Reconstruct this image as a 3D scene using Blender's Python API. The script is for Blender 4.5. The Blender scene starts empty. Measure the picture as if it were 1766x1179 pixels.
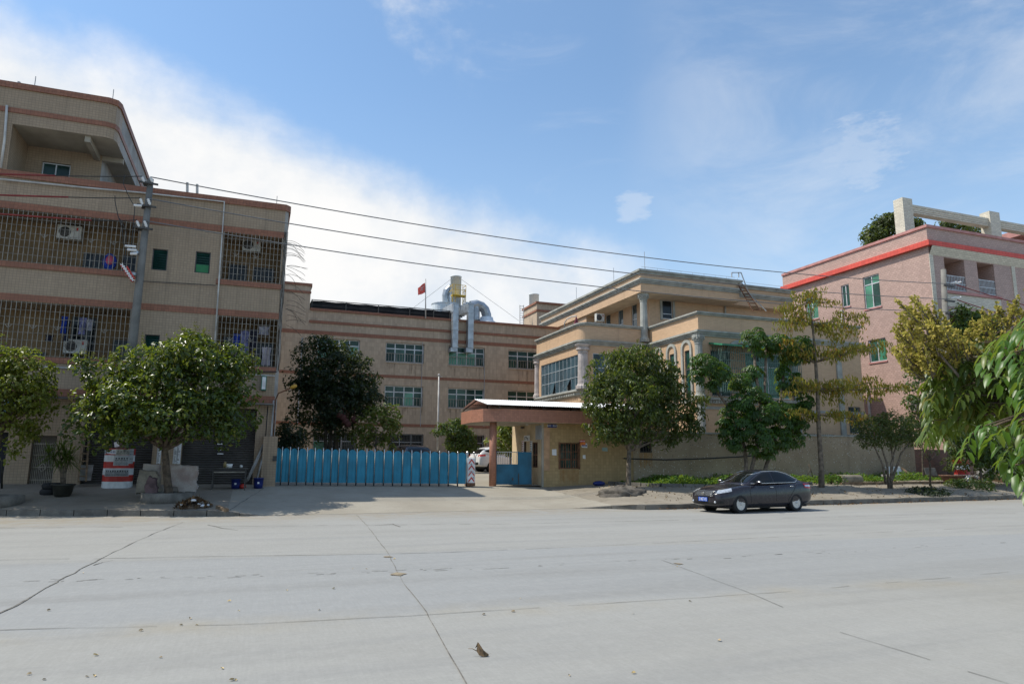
import bpy, math, random
import numpy as np
from mathutils import Vector, Matrix
random.seed(7)
SC = bpy.context.scene
COL = SC.collection
rad = math.radians

# ------------------------------------------------------------------ camera model (photo is 1766 x 1179)
F, CX, CY, H = 1185.0, 883.0, 589.5, 1.78
YAW, PITCH, ROLL = rad(-20.4), rad(9.6), rad(0.35)
def mm(a, b): return [[sum(a[i][k]*b[k][j] for k in range(3)) for j in range(3)] for i in range(3)]
def rx(t): c, s = math.cos(t), math.sin(t); return [[1,0,0],[0,c,-s],[0,s,c]]
def rz(t): c, s = math.cos(t), math.sin(t); return [[c,-s,0],[s,c,0],[0,0,1]]
R = mm(mm(rz(YAW), rx(math.pi/2+PITCH)), rz(ROLL))
def ray(u, v):
    d = ((u-CX)/F, -(v-CY)/F, -1)
    return [sum(R[i][k]*d[k] for k in range(3)) for i in range(3)]
def atY(u, v, Y): d = ray(u, v); t = Y/d[1]; return (d[0]*t, Y, H+d[2]*t)
def atX(u, v, X): d = ray(u, v); t = X/d[0]; return (X, d[1]*t, H+d[2]*t)
def atZ(u, v, z): d = ray(u, v); t = (z-H)/d[2]; return (d[0]*t, d[1]*t, z)
def atD(u, v, D):
    d = ray(u, v); n = math.hypot(d[0], d[1]); return (d[0]/n*D, d[1]/n*D, H+d[2]/n*D)

# ------------------------------------------------------------------ terrain
def pl(x, pts):
    if x <= pts[0][0]: return pts[0][1]
    for (a, b), (c, d) in zip(pts, pts[1:]):
        if x <= c: return b+(d-b)*(x-a)/(c-a)
    return pts[-1][1]
KERB = [(-40,32),(-14,27.3),(-6.93,25.06),(-0.94,23.1),(0.6,22.9),(11.6,23.2),(12.0,23.0),(12.7,22.2),(13.4,21.85),(34.9,23.1),(60,24.6),(120,28)]
KH = [(-40,.17),(-1.0,.17),(0.3,.0),(11.3,.0),(12.0,.07),(12.9,.17),(120,.17)]
ZB = [(-12,.8),(1,.66),(9,.54),(13,.47),(15,.56),(17.5,.6),(26,.62),(34,.74),(120,.74)]
def gz(x, y):
    k = pl(x, KERB)
    if y < k: return 0.0
    a, b = pl(x, KH), pl(x, ZB)
    if y <= 30:
        t = (y-k)/(30-k) if k < 29.9 else 1
        if x > 13:
            t2 = min(1, t*1.9); w = min(1, (x-13)/2)
            t = t*(1-w)+(t2*.93+.07*t)*w
        return a+(b-a)*t
    return b+(y-30)*.02
def G(u, v):
    d = ray(u, v); t = 3.0
    while t < 200:
        x, y, z = d[0]*t, d[1]*t, H+d[2]*t
        if z <= gz(x, y): return (x, y, gz(x, y))
        t += .01
    return (x, y, z)

# ------------------------------------------------------------------ mesh builder
class MB:
    def __init__(s): s.v = []; s.f = []; s.sm = []
    def quad(s, a, b, c, d, smooth=False): s.poly([a,b,c,d], smooth)
    def poly(s, pts, smooth=False):
        n = len(s.v); s.v += [tuple(p) for p in pts]; s.f.append(list(range(n, n+len(pts)))); s.sm.append(smooth)
    def box(s, x0, x1, y0, y1, z0, z1):
        if x0 > x1: x0, x1 = x1, x0
        if y0 > y1: y0, y1 = y1, y0
        if z0 > z1: z0, z1 = z1, z0
        n = len(s.v)
        s.v += [(x0,y0,z0),(x1,y0,z0),(x1,y1,z0),(x0,y1,z0),(x0,y0,z1),(x1,y0,z1),(x1,y1,z1),(x0,y1,z1)]
        for f in ((0,3,2,1),(4,5,6,7),(0,1,5,4),(1,2,6,5),(2,3,7,6),(3,0,4,7)): s.f.append([n+i for i in f]); s.sm.append(False)
        return s
    def obox(s, c, ax, ay, az):          # oriented box: centre and three half-axis vectors
        c, ax, ay, az = map(Vector, (c, ax, ay, az)); n = len(s.v)
        for sz in (-1, 1):
            for sx, sy in ((-1,-1),(1,-1),(1,1),(-1,1)): s.v.append(tuple(c+ax*sx+ay*sy+az*sz))
        for f in ((0,3,2,1),(4,5,6,7),(0,1,5,4),(1,2,6,5),(2,3,7,6),(3,0,4,7)): s.f.append([n+i for i in f]); s.sm.append(False)
        return s
    def bar(s, a, b, w, h=None):
        a, b = Vector(a), Vector(b); d = (b-a); L = d.length
        if L < 1e-6: return s
        d.normalize(); up = Vector((0,0,1)) if abs(d.z) < .95 else Vector((1,0,0))
        sx = d.cross(up).normalized(); sy = sx.cross(d)
        return s.obox((a+b)/2, sx*w/2, d*L/2, sy*(h or w)/2)
    def tube(s, pts, r, n=8, caps=True, smooth=True):
        pts = [Vector(p) for p in pts]
        rs = r if isinstance(r, (list, tuple)) else [r]*len(pts)
        ref = None; rings = []
        for i, p in enumerate(pts):
            d = (pts[min(i+1, len(pts)-1)]-pts[max(i-1, 0)])
            if d.length < 1e-9: d = Vector((0,0,1))
            d.normalize()
            if ref is None: ref = Vector((1,0,0)) if abs(d.x) < .8 else Vector((0,1,0))
            sx = (ref-d*ref.dot(d)).normalized(); sy = d.cross(sx); ref = sx
            base = len(s.v)
            for k in range(n):
                t = 2*math.pi*k/n; s.v.append(tuple(p+(sx*math.cos(t)+sy*math.sin(t))*rs[i]))
            rings.append(base)
        for a, b in zip(rings, rings[1:]):
            for k in range(n):
                s.f.append([a+k, a+(k+1)%n, b+(k+1)%n, b+k]); s.sm.append(smooth)
        if caps:
            s.f.append([rings[0]+k for k in range(n)][::-1]); s.sm.append(False)
            s.f.append([rings[-1]+k for k in range(n)]); s.sm.append(False)
        return s
    def lathe(s, c, prof, n=20, axis='z', smooth=True, a0=0, a1=2*math.pi, flute=0):
        rings = []; full = abs(a1-a0-2*math.pi) < 1e-6; m = n if full else n+1
        for r, h in prof:
            b = len(s.v)
            for k in range(m):
                t = a0+(a1-a0)*k/n; rr = r*(1-flute*(k % 2))
                x, y = rr*math.cos(t), rr*math.sin(t)
                p = (x, y, h) if axis == 'z' else ((h, x, y) if axis == 'x' else (x, h, y))
                s.v.append((c[0]+p[0], c[1]+p[1], c[2]+p[2]))
            rings.append(b)
        for a, b in zip(rings, rings[1:]):
            for k in range(n):
                s.f.append([a+k, a+(k+1)%m, b+(k+1)%m, b+k]); s.sm.append(smooth)
        if full:
            if prof[0][0] > 1e-4: s.f.append([rings[0]+k for k in range(m)][::-1]); s.sm.append(False)
            if prof[-1][0] > 1e-4: s.f.append([rings[-1]+k for k in range(m)]); s.sm.append(False)
        return s
    def sweep(s, path, prof, closed=False, zf=None):     # plan path (x,y); profile (offset outward = right of direction, z)
        P = [Vector((p[0], p[1])) for p in path]; n = len(P); rings = []
        for i in range(n):
            if closed: a, b = P[(i-1) % n], P[(i+1) % n]
            else: a, b = P[max(i-1, 0)], P[min(i+1, n-1)]
            d1 = (P[i]-a); d2 = (b-P[i])
            if d1.length < 1e-6: d1 = d2
            if d2.length < 1e-6: d2 = d1
            d1.normalize(); d2.normalize()
            n1 = Vector((d1.y, -d1.x)); n2 = Vector((d2.y, -d2.x)); m = n1+n2
            if m.length < 1e-5: m = n1
            m = m/ m.length**2*2 if m.length > .3 else n1
            base = len(s.v)
            for o, z in prof:
                q = P[i]+m*o; s.v.append((q.x, q.y, z+(zf(P[i].x, P[i].y) if zf else 0)))
            rings.append(base)
        k = len(prof)
        prs = list(zip(rings, rings[1:]))+([(rings[-1], rings[0])] if closed else [])
        for a, b in prs:
            for j in range(k-1):
                s.f.append([a+j, b+j, b+j+1, a+j+1]); s.sm.append(False)
        return s
    def ell(s, c, r, nu=12, nv=8, f=None):
        n0 = len(s.v)
        for j in range(nv+1):
            ph = math.pi*j/nv
            for i in range(nu):
                t = 2*math.pi*i/nu
                p = Vector((math.sin(ph)*math.cos(t), math.sin(ph)*math.sin(t), math.cos(ph)))
                k = f(p) if f else 1
                s.v.append((c[0]+p.x*r[0]*k, c[1]+p.y*r[1]*k, c[2]+p.z*r[2]*k))
        for j in range(nv):
            for i in range(nu):
                s.f.append([n0+j*nu+i, n0+(j+1)*nu+i, n0+(j+1)*nu+(i+1)%nu, n0+j*nu+(i+1)%nu]); s.sm.append(True)
        return s
    def islands(s, gap=.03):
        # groups of faces whose bounding boxes touch: one group per separate piece
        par = list(range(len(s.v)))
        def fd(a):
            while par[a] != a: par[a] = par[par[a]]; a = par[a]
            return a
        for f in s.f:
            for k in f[1:]: par[fd(k)] = fd(f[0])
        box = {}
        for f in s.f:
            r = fd(f[0]); b = box.setdefault(r, [1e9,1e9,1e9,-1e9,-1e9,-1e9])
            for k in f:
                p = s.v[k]
                for i in range(3): b[i] = min(b[i], p[i]); b[i+3] = max(b[i+3], p[i])
        ks = list(box); cl = {k: k for k in ks}
        def fc(a):
            while cl[a] != a: a = cl[a]
            return a
        for i, a in enumerate(ks):
            A = box[a]
            for b in ks[i+1:]:
                B = box[b]
                if all(A[j]-gap <= B[j+3] and B[j]-gap <= A[j+3] for j in range(3)): cl[fc(b)] = fc(a)
        out = {}
        for f, sm in zip(s.f, s.sm):
            m = out.setdefault(fc(fd(f[0])), MB()); n = len(m.v); m.v += [s.v[k] for k in f]; m.f.append(list(range(n, n+len(f)))); m.sm.append(sm)
        return list(out.values())
    def build(s, name, mat, parent=None, label=None, local=False, bevel=0):
        if name in SPLIT and parent:
            r = None
            for m in s.islands(): r = m.build1(name, mat, parent, label, local, bevel)
            return r
        return s.build1(name, mat, parent, label, local, bevel)
    def build1(s, name, mat, parent=None, label=None, local=False, bevel=0):
        o0 = ORG.get(parent.name, (0,0,0)) if parent else (0,0,0)
        if local: o0 = (0,0,0)
        me = bpy.data.meshes.new(name)
        me.from_pydata([(x-o0[0], y-o0[1], z-o0[2]) for x, y, z in s.v], [], s.f)
        me.polygons.foreach_set('use_smooth', s.sm)
        me.materials.append(mat)
        o = bpy.data.objects.new(name, me); COL.objects.link(o)
        if parent: o.parent = parent; ORG[o.name] = o0
        else: ORG[o.name] = (0,0,0)
        if label: o['label'] = label
        if bevel:
            m = o.modifiers.new('bevel', 'BEVEL'); m.width = bevel; m.segments = 2; m.limit_method = 'ANGLE'
        me.update()
        return o
ORG = {}
SPLIT = {'pillar','sill_ledge','capital','balcony_rail','ground_floor_grille','switch_insulator','clamp_band','vent_pipe','balcony_ledge','sill','balcony_wall','pilaster','window_bars','lightning_rod','insulator','crossarm','drain_pipe','guy_wire','jumper_cable','wall_cable','stuck_notices','red_panel','balcony_rail','lower_band','tower_ladder','dark_gap','printed_notice','handle','flange','pane','water_stain'}
def thing(name, label, cat, loc=(0,0,0), group=None, rz_=0):
    o = bpy.data.objects.new(name, None); COL.objects.link(o)
    o.empty_display_size = .2; o.location = loc; o.rotation_euler = (0,0,rz_)
    o['label'] = label; o['category'] = cat
    if group: o['group'] = group
    ORG[o.name] = tuple(loc)
    return o
def tag(o, label, cat, group=None, kind=None):
    o['label'] = label; o['category'] = cat
    if group: o['group'] = group
    if kind: o['kind'] = kind
    return o
def struct(name, mb, mat):
    o = mb.build(name, mat); o['kind'] = 'structure'; return o
def single(name, mb, mat, label, cat, group=None, kind=None, bevel=0):
    # one-mesh thing with its origin at its own base
    xs = [v[0] for v in mb.v]; ys = [v[1] for v in mb.v]; zs = [v[2] for v in mb.v]
    c = ((min(xs)+max(xs))/2, (min(ys)+max(ys))/2, min(zs))
    mb.v = [(x-c[0], y-c[1], z-c[2]) for x, y, z in mb.v]
    o = mb.build(name, mat, bevel=bevel); o.location = c
    return tag(o, label, cat, group, kind)

# ------------------------------------------------------------------ materials
def nodes(name):
    m = bpy.data.materials.new(name); m.use_nodes = True
    nt = m.node_tree; b = nt.nodes['Principled BSDF']
    return m, nt, b
def N(nt, t, **kw):
    n = nt.nodes.new(t)
    for k, v in kw.items():
        if k in n.inputs: n.inputs[k].default_value = v
        else: setattr(n, k, v)
    return n
def c4(c): return (c[0], c[1], c[2], 1)
def srgb(r, g, b):
    f = lambda x: (x/255/12.92) if x/255 <= .04045 else ((x/255+.055)/1.055)**2.4
    return (f(r), f(g), f(b))
def math_(nt, op, a, b=None):
    n = nt.nodes.new('ShaderNodeMath'); n.operation = op
    for i, x in enumerate((a, b)):
        if x is None: continue
        if isinstance(x, (int, float)): n.inputs[i].default_value = x
        else: nt.links.new(x, n.inputs[i])
    return n.outputs[0]
def mixc(nt, fac, a, b, blend='MIX'):
    n = nt.nodes.new('ShaderNodeMix'); n.data_type = 'RGBA'; n.blend_type = blend
    for idx, x in ((0, fac), (6, a), (7, b)):
        if isinstance(x, (int, float)): n.inputs[idx].default_value = x
        elif isinstance(x, tuple): n.inputs[idx].default_value = c4(x)
        else: nt.links.new(x, n.inputs[idx])
    return n.outputs[2]
def ramp(nt, x, a, b, va=0., vb=1.):
    n = nt.nodes.new('ShaderNodeMapRange'); n.interpolation_type = 'SMOOTHSTEP'
    nt.links.new(x, n.inputs[0]); n.inputs[1].default_value = a; n.inputs[2].default_value = b; n.inputs[3].default_value = va; n.inputs[4].default_value = vb
    return n.outputs[0]
def noise(nt, scale, vec=None, detail=4, rough=.55, stretch=None):
    n = N(nt, 'ShaderNodeTexNoise', Scale=scale, Detail=detail, Roughness=rough)
    src = vec
    if src is None: src = nt.nodes.new('ShaderNodeNewGeometry').outputs['Position']
    if stretch:
        mp = nt.nodes.new('ShaderNodeMapping'); mp.inputs['Scale'].default_value = stretch
        nt.links.new(src, mp.inputs['Vector']); src = mp.outputs[0]
    nt.links.new(src, n.inputs['Vector'])
    return n.outputs['Fac']
def mat(name, col, rough=.75, var=.12, scale=1.5, metal=0., spec=.4, fine=0., bump=0., streak=0., col2=None):
    m, nt, b = nodes(name)
    x = noise(nt, scale)
    c2 = col2 or tuple(max(0, k*(1-2*var)) for k in col)
    c = mixc(nt, ramp(nt, x, .3, .7), c2, tuple(min(1, k*(1+var*.6)) for k in col))
    if fine:
        y = noise(nt, 40); c = mixc(nt, ramp(nt, y, .3, .7, fine, 0), c, tuple(k*.45 for k in col))
    if streak:
        y = noise(nt, 1.0, stretch=(3.2, 3.2, .22), detail=6, rough=.65)
        c = mixc(nt, ramp(nt, y, .52, .8, 0, streak), c, tuple(k*.42 for k in col))
    nt.links.new(c, b.inputs['Base Color'])
    b.inputs['Roughness'].default_value = rough; b.inputs['Metallic'].default_value = metal
    b.inputs['Specular IOR Level'].default_value = spec
    if bump:
        bn = N(nt, 'ShaderNodeBump', Strength=bump, Distance=.02); nt.links.new(noise(nt, scale*12), bn.inputs['Height']); nt.links.new(bn.outputs[0], b.inputs['Normal'])
    return m
def wallvec(nt):
    g = nt.nodes.new('ShaderNodeNewGeometry'); sp = nt.nodes.new('ShaderNodeSeparateXYZ'); nt.links.new(g.outputs['Position'], sp.inputs[0])
    sn = nt.nodes.new('ShaderNodeSeparateXYZ'); nt.links.new(g.outputs['True Normal'], sn.inputs[0])
    k = math_(nt, 'GREATER_THAN', math_(nt, 'ABSOLUTE', sn.outputs[0]), .7)
    a = math_(nt, 'ADD', math_(nt, 'MULTIPLY', sp.outputs[0], math_(nt, 'SUBTRACT', 1.0, k)), math_(nt, 'MULTIPLY', sp.outputs[1], k))
    cb = nt.nodes.new('ShaderNodeCombineXYZ'); nt.links.new(a, cb.inputs[0]); nt.links.new(sp.outputs[2], cb.inputs[1])
    return cb.outputs[0]
def tilemat(name, col, grout, w, h, mortar=.008, offset=0., rough=.55, jit=.12, streak=.35, bump=.25, col2=None, stain=.25):
    m, nt, b = nodes(name)
    v = wallvec(nt)
    br = N(nt, 'ShaderNodeTexBrick', Scale=1.0); br.offset = offset; br.squash = 1
    br.inputs['Mortar Size'].default_value = mortar; br.inputs['Brick Width'].default_value = w; br.inputs['Row Height'].default_value = h
    br.inputs['Mortar Smooth'].default_value = .3; br.inputs['Bias'].default_value = 0
    br.inputs['Color1'].default_value = c4(tuple(min(1, k*(1+jit)) for k in col)); br.inputs['Color2'].default_value = c4(col2 or tuple(k*(1-jit) for k in col)); br.inputs['Mortar'].default_value = c4(grout)
    nt.links.new(v, br.inputs['Vector'])
    c = br.outputs['Color']
    c = mixc(nt, ramp(nt, noise(nt, .35, detail=5), .35, .7, 0, stain), c, tuple(k*.55 for k in col))
    y = noise(nt, 1.0, stretch=(2.6, 2.6, .13), detail=8, rough=.7)
    c = mixc(nt, ramp(nt, y, .50, .78, 0, streak), c, tuple(k*.3 for k in col))
    nt.links.new(c, b.inputs['Base Color']); b.inputs['Roughness'].default_value = rough; b.inputs['Specular IOR Level'].default_value = .35
    if bump:
        bn = N(nt, 'ShaderNodeBump', Strength=bump, Distance=.01); bn.invert = True; nt.links.new(br.outputs['Fac'], bn.inputs['Height']); nt.links.new(bn.outputs[0], b.inputs['Normal'])
    return m
def leafmat(name, col, col2, rough=.45, trans=.35, spec=.5, col3=None, tint=(.36,.46,.04)):
    m, nt, b = nodes(name)
    g = nt.nodes.new('ShaderNodeNewGeometry'); r = g.outputs['Random Per Island']
    c = mixc(nt, r, col, col2)
    if col3: c = mixc(nt, ramp(nt, r, .86, .9), c, col3)
    c = mixc(nt, ramp(nt, noise(nt, .9), .35, .65, .45, 0), c, tuple(k*.6 for k in col))
    nt.links.new(c, b.inputs['Base Color']); b.inputs['Roughness'].default_value = rough; b.inputs['Specular IOR Level'].default_value = spec
    tr = nt.nodes.new('ShaderNodeBsdfTranslucent'); t2 = mixc(nt, .55, c, tint); nt.links.new(t2, tr.inputs['Color'])
    ms = nt.nodes.new('ShaderNodeMixShader'); ms.inputs[0].default_value = trans
    nt.links.new(b.outputs[0], ms.inputs[1]); nt.links.new(tr.outputs[0], ms.inputs[2])
    nt.links.new(ms.outputs[0], nt.nodes['Material Output'].inputs['Surface'])
    return m
def glassmat(name, col, rough=.08, spec=.8, var=.3, metal=0.):
    m, nt, b = nodes(name)
    c = mixc(nt, ramp(nt, noise(nt, .8), .35, .65), tuple(k*(1-var) for k in col), tuple(k*(1+var) for k in col))
    nt.links.new(c, b.inputs['Base Color']); b.inputs['Roughness'].default_value = rough; b.inputs['Specular IOR Level'].default_value = spec; b.inputs['Metallic'].default_value = metal
    bn = N(nt, 'ShaderNodeBump', Strength=.04, Distance=.05); nt.links.new(noise(nt, 1.2, detail=1), bn.inputs['Height']); nt.links.new(bn.outputs[0], b.inputs['Normal'])
    return m

M = {}
M['tan_tile'] = tilemat('tan_tile', (.36,.268,.182), (.235,.175,.12), .115, .10, .008, stain=.32, streak=.55, jit=.07)
M['tan_tile_c'] = tilemat('tan_tile_fine', (.43,.33,.235), (.35,.265,.19), .16, .3, .007, bump=.1, stain=.25, streak=.45)
M['brown'] = tilemat('brown_tile', (.27,.115,.068), (.18,.078,.05), .13, .12, .008, streak=.25, stain=.2)
M['gate_tile'] = tilemat('yellow_tile', (.40,.27,.125), (.30,.20,.095), .15, .15, .007, streak=.3, stain=.25)
M['white_wall'] = mat('grey_white_render', (.34,.325,.30), .85, .14, 1.2, streak=.35)
M['soffit'] = mat('soffit_paint', (.36,.32,.255), .85, .12, .8)
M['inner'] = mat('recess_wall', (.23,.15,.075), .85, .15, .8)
M['bar'] = mat('galvanised_bar', (.28,.25,.21), .45, .2, 4, metal=.25)
M['alu'] = mat('aluminium_frame', (.55,.56,.57), .4, .1, 3, metal=.3)
M['dark_frame'] = mat('dark_frame', (.10,.095,.09), .5, .2, 3)
M['green_glass'] = glassmat('green_glass', (.012,.045,.036), .12, .3)
M['green_glass2'] = glassmat('pale_green_glass', (.025,.075,.058), .12, .35, .5)
M['lit_green'] = glassmat('green_curtain_glass', (.06,.22,.14), .2, .6)
M['dark_glass'] = glassmat('dark_glass', (.012,.016,.018), .12, .3)
M['blue_glass'] = glassmat('blue_grey_glass', (.05,.085,.105), .08, .6, .3, .1)
M['shutter'] = mat('shutter_steel', (.10,.092,.085), .55, .15, 1.2, metal=.2, streak=.3)
M['pipe_white'] = mat('white_pipe', (.52,.50,.47), .5, .15, 2)
M['pipe_grey'] = mat('grey_pipe', (.35,.36,.37), .5, .15, 2)
M['concrete'] = mat('pole_concrete', (.20,.19,.17), .85, .14, 2, fine=.3, streak=.3)
M['porcelain'] = mat('porcelain', (.72,.70,.68), .25, .05, 4)
M['steel_dark'] = mat('dark_steel', (.07,.065,.06), .6, .2, 5)
M['cable'] = mat('cable_black', (.03,.03,.03), .6, .1, 5)
M['cable_grey'] = mat('cable_aluminium', (.16,.16,.165), .5, .1, 5)
M['cable_red'] = mat('cable_red', (.24,.035,.03), .5, .15, 5)
M['galv'] = mat('galvanised_duct', (.40,.43,.46), .36, .15, 2.5, metal=.6, streak=.12)
M['stack'] = mat('stack_paint', (.70,.75,.78), .5, .08, 1.5, metal=.0, streak=.15)
M['yellow'] = mat('yellow_paint', (.62,.40,.03), .5, .1, 3)
M['red_flag'] = mat('flag_cloth', (.80,.13,.10), .8, .2, 3)
M['black_mesh'] = mat('black_shade_net', (.016,.015,.015), .9, .35, 1.2)
M['gate_blue'] = mat('gate_blue_paint', (.020,.225,.345), .5, .14, 1.0, streak=.4)
M['gate_blue2'] = mat('door_blue_paint', (.016,.115,.19), .5, .18, 1.5, streak=.3)
M['chrome'] = mat('stainless', (.62,.60,.57), .22, .08, 4, metal=.9)
M['rust'] = mat('rusty_steel', (.18,.085,.045), .8, .3, 6)
M['rust_stain'] = mat('rust_stain', (.25,.12,.035), .85, .35, 4, col2=(.40,.25,.11))
M['salmon'] = tilemat('salmon_tile', (.37,.17,.11), (.28,.13,.085), .1, .1, .006, streak=.2, stain=.2)
M['roof_white'] = mat('white_metal_sheet', (.80,.79,.77), .45, .06, 1.5, metal=.1)
M['paper'] = mat('paper', (.72,.72,.72), .8, .06, 4)
M['ink'] = mat('ink', (.04,.04,.05), .8, .1, 4)
M['red'] = mat('red_paint', (.48,.035,.025), .5, .15, 3)
M['white'] = mat('white_paint', (.72,.72,.71), .55, .12, 3, streak=.2)
M['orange'] = mat('orange_paint', (.75,.22,.05), .6, .1, 4)
M['sign_blue'] = mat('sign_blue', (.02,.035,.18), .4, .1, 4)
M['pebble'] = None
M['cream'] = tilemat('cream_tile', (.55,.37,.23), (.43,.285,.175), .26, .075, .006, offset=.5, bump=.1, jit=.06, streak=.3, stain=.2)
M['grey_trim'] = mat('grey_stone_trim', (.36,.36,.325), .8, .14, 2, streak=.22, fine=.12)
M['grey_col'] = mat('pinkish_column', (.47,.41,.38), .8, .15, 3, streak=.25)
M['pink'] = tilemat('pink_tile', (.44,.305,.26), (.33,.22,.185), .24, .13, .018, offset=.5, jit=.12, bump=.15, streak=.25, stain=.2)
M['red_tile'] = tilemat('red_tile', (.62,.085,.06), (.35,.05,.04), .3, .15, .01, streak=.15, stain=.1)
M['pale_tile'] = tilemat('pale_tile', (.60,.55,.45), (.40,.36,.30), .30, .11, .012, offset=.5, streak=.2, stain=.1)
M['pink_trim'] = mat('pink_trim', (.46,.22,.20), .7, .1, 2)
M['brick'] = tilemat('red_brick', (.22,.085,.05), (.14,.11,.085), .22, .075, .012, offset=.5, jit=.3, streak=.3, stain=.4)
M['bark'] = mat('bark', (.13,.095,.065), .9, .3, 7, bump=.8, fine=.4)
M['bark_pale'] = mat('bark_pale', (.20,.16,.12), .9, .3, 7, bump=.8, fine=.4)
M['bark_grey'] = mat('bark_grey', (.10,.08,.06), .9, .25, 7, bump=.8)
M['stone'] = mat('grey_stone', (.40,.355,.315), .9, .16, 2.5, fine=.35, bump=.6, col2=(.30,.22,.19))
M['stone2'] = mat('brown_stone', (.30,.26,.20), .9, .2, 3, fine=.4, bump=.6)
M['stone3'] = mat('dark_stone', (.14,.09,.09), .9, .3, 4, fine=.4, bump=.8)
M['kerb'] = mat('kerb_concrete', (.185,.17,.145), .9, .2, 2.5, fine=.35, bump=.5, streak=.3)
M['rubber'] = mat('rubber', (.018,.018,.019), .8, .2, 5)
M['pot_dark'] = mat('glazed_pot', (.028,.028,.022), .35, .2, 4)
M['pot_clay'] = mat('clay_pot', (.17,.09,.06), .8, .2, 4)
M['soil'] = mat('soil', (.13,.095,.065), .95, .3, 6, bump=.8)
M['wood'] = mat('old_wood', (.22,.15,.09), .85, .25, 5, streak=.3)
M['grey_wood'] = mat('grey_board', (.26,.25,.235), .85, .2, 3, streak=.3)
M['plywood'] = mat('plywood_panel', (.48,.29,.165), .75, .14, 2.5)
M['blue_plastic'] = mat('blue_plastic', (.010,.022,.14), .4, .12, 3)
M['cloth_blue'] = mat('blue_cloth', (.02,.06,.38), .9, .25, 5)
M['cloth_pink'] = mat('pink_cloth', (.55,.10,.16), .9, .2, 5)
M['cloth_pale'] = mat('pale_cloth', (.42,.40,.46), .9, .25, 5)
M['cloth_dark'] = mat('dark_cloth', (.03,.03,.05), .9, .25, 5)
M['cloth_lilac'] = mat('lilac_cloth', (.22,.22,.40), .9, .25, 5)
M['ac_white'] = mat('aircon_white', (.55,.53,.48), .5, .12, 3)
M['maroon'] = mat('maroon_cloth', (.16,.03,.05), .9, .2, 5)
# ------------------------------------------------------------------ camera, sun, sky
cam = bpy.data.cameras.new('camera'); co = bpy.data.objects.new('camera', cam); COL.objects.link(co)
cam.sensor_width = 36; cam.lens = F/1766*36; cam.clip_end = 5000; cam.clip_start = .1
mw = Matrix([[R[i][0], R[i][1], R[i][2], (0,0,H)[i]] for i in range(3)]+[[0,0,0,1]]); co.matrix_world = mw
SC.camera = co
S = Vector((-.53, .232, .815)).normalized()
sun = bpy.data.lights.new('sun', 'SUN'); so = bpy.data.objects.new('sun', sun); COL.objects.link(so)
sun.energy = 4.9; sun.angle = rad(.53); sun.color = (1, .95, .85)
so.rotation_euler = (-S).to_track_quat('-Z', 'Y').to_euler()
W = bpy.data.worlds.new('World'); SC.world = W; W.use_nodes = True
nt = W.node_tree; bg = nt.nodes['Background']
sky = nt.nodes.new('ShaderNodeTexSky'); sky.sky_type = 'NISHITA'; sky.sun_disc = False
sky.sun_elevation = math.asin(S.z); sky.sun_rotation = math.atan2(S.x, S.y) % (2*math.pi)
sky.air_density = 1.0; sky.dust_density = .6; sky.ozone_density = 2.2; sky.altitude = 50
tc = nt.nodes.new('ShaderNodeTexCoord'); D = tc.outputs['Generated']
def dotn(v):
    n = nt.nodes.new('ShaderNodeVectorMath'); n.operation = 'DOT_PRODUCT'; nt.links.new(D, n.inputs[0]); n.inputs[1].default_value = v; return n.outputs['Value']
def wn(scale, detail=6, rough=.6, stretch=(1,1,1), dist=0.):
    mp = nt.nodes.new('ShaderNodeMapping'); mp.inputs['Scale'].default_value = stretch; nt.links.new(D, mp.inputs['Vector'])
    n = N(nt, 'ShaderNodeTexNoise', Scale=scale, Detail=detail, Roughness=rough, Distortion=dist); nt.links.new(mp.outputs[0], n.inputs['Vector']); return n.outputs['Fac']
# the edge of the big white cloud bank is a nearly straight line across the sky
a, b = Vector(ray(90, 52)).normalized(), Vector(ray(900, 382)).normalized()
nb = a.cross(b).normalized()
if nb.dot(Vector(ray(100, 600))) < 0: nb = -nb
e = dotn(nb)
n1 = wn(3.2, 8, .58, (1,1,1.6), .3); n2 = wn(9, 6, .6)
e2 = math_(nt, 'ADD', e, math_(nt, 'MULTIPLY', math_(nt, 'SUBTRACT', n1, .5), .13))
e2 = math_(nt, 'ADD', e2, math_(nt, 'MULTIPLY', math_(nt, 'SUBTRACT', n2, .5), .075))
rr = Vector(ray(1500, 400)).normalized(); rgt = dotn(rr)
bank = math_(nt, 'MULTIPLY', ramp(nt, e2, -.035, .065), ramp(nt, rgt, .92, .999, 1, .25))
# slightly thinner and bluer low down in the bank
sepz = nt.nodes.new('ShaderNodeSeparateXYZ'); nt.links.new(D, sepz.inputs[0]); zz = sepz.outputs[2]
bank = math_(nt, 'MULTIPLY', bank, ramp(nt, math_(nt, 'ADD', zz, math_(nt, 'MULTIPLY', math_(nt, 'SUBTRACT', n1, .5), .35)), .08, .30, .72, 1))
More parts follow.
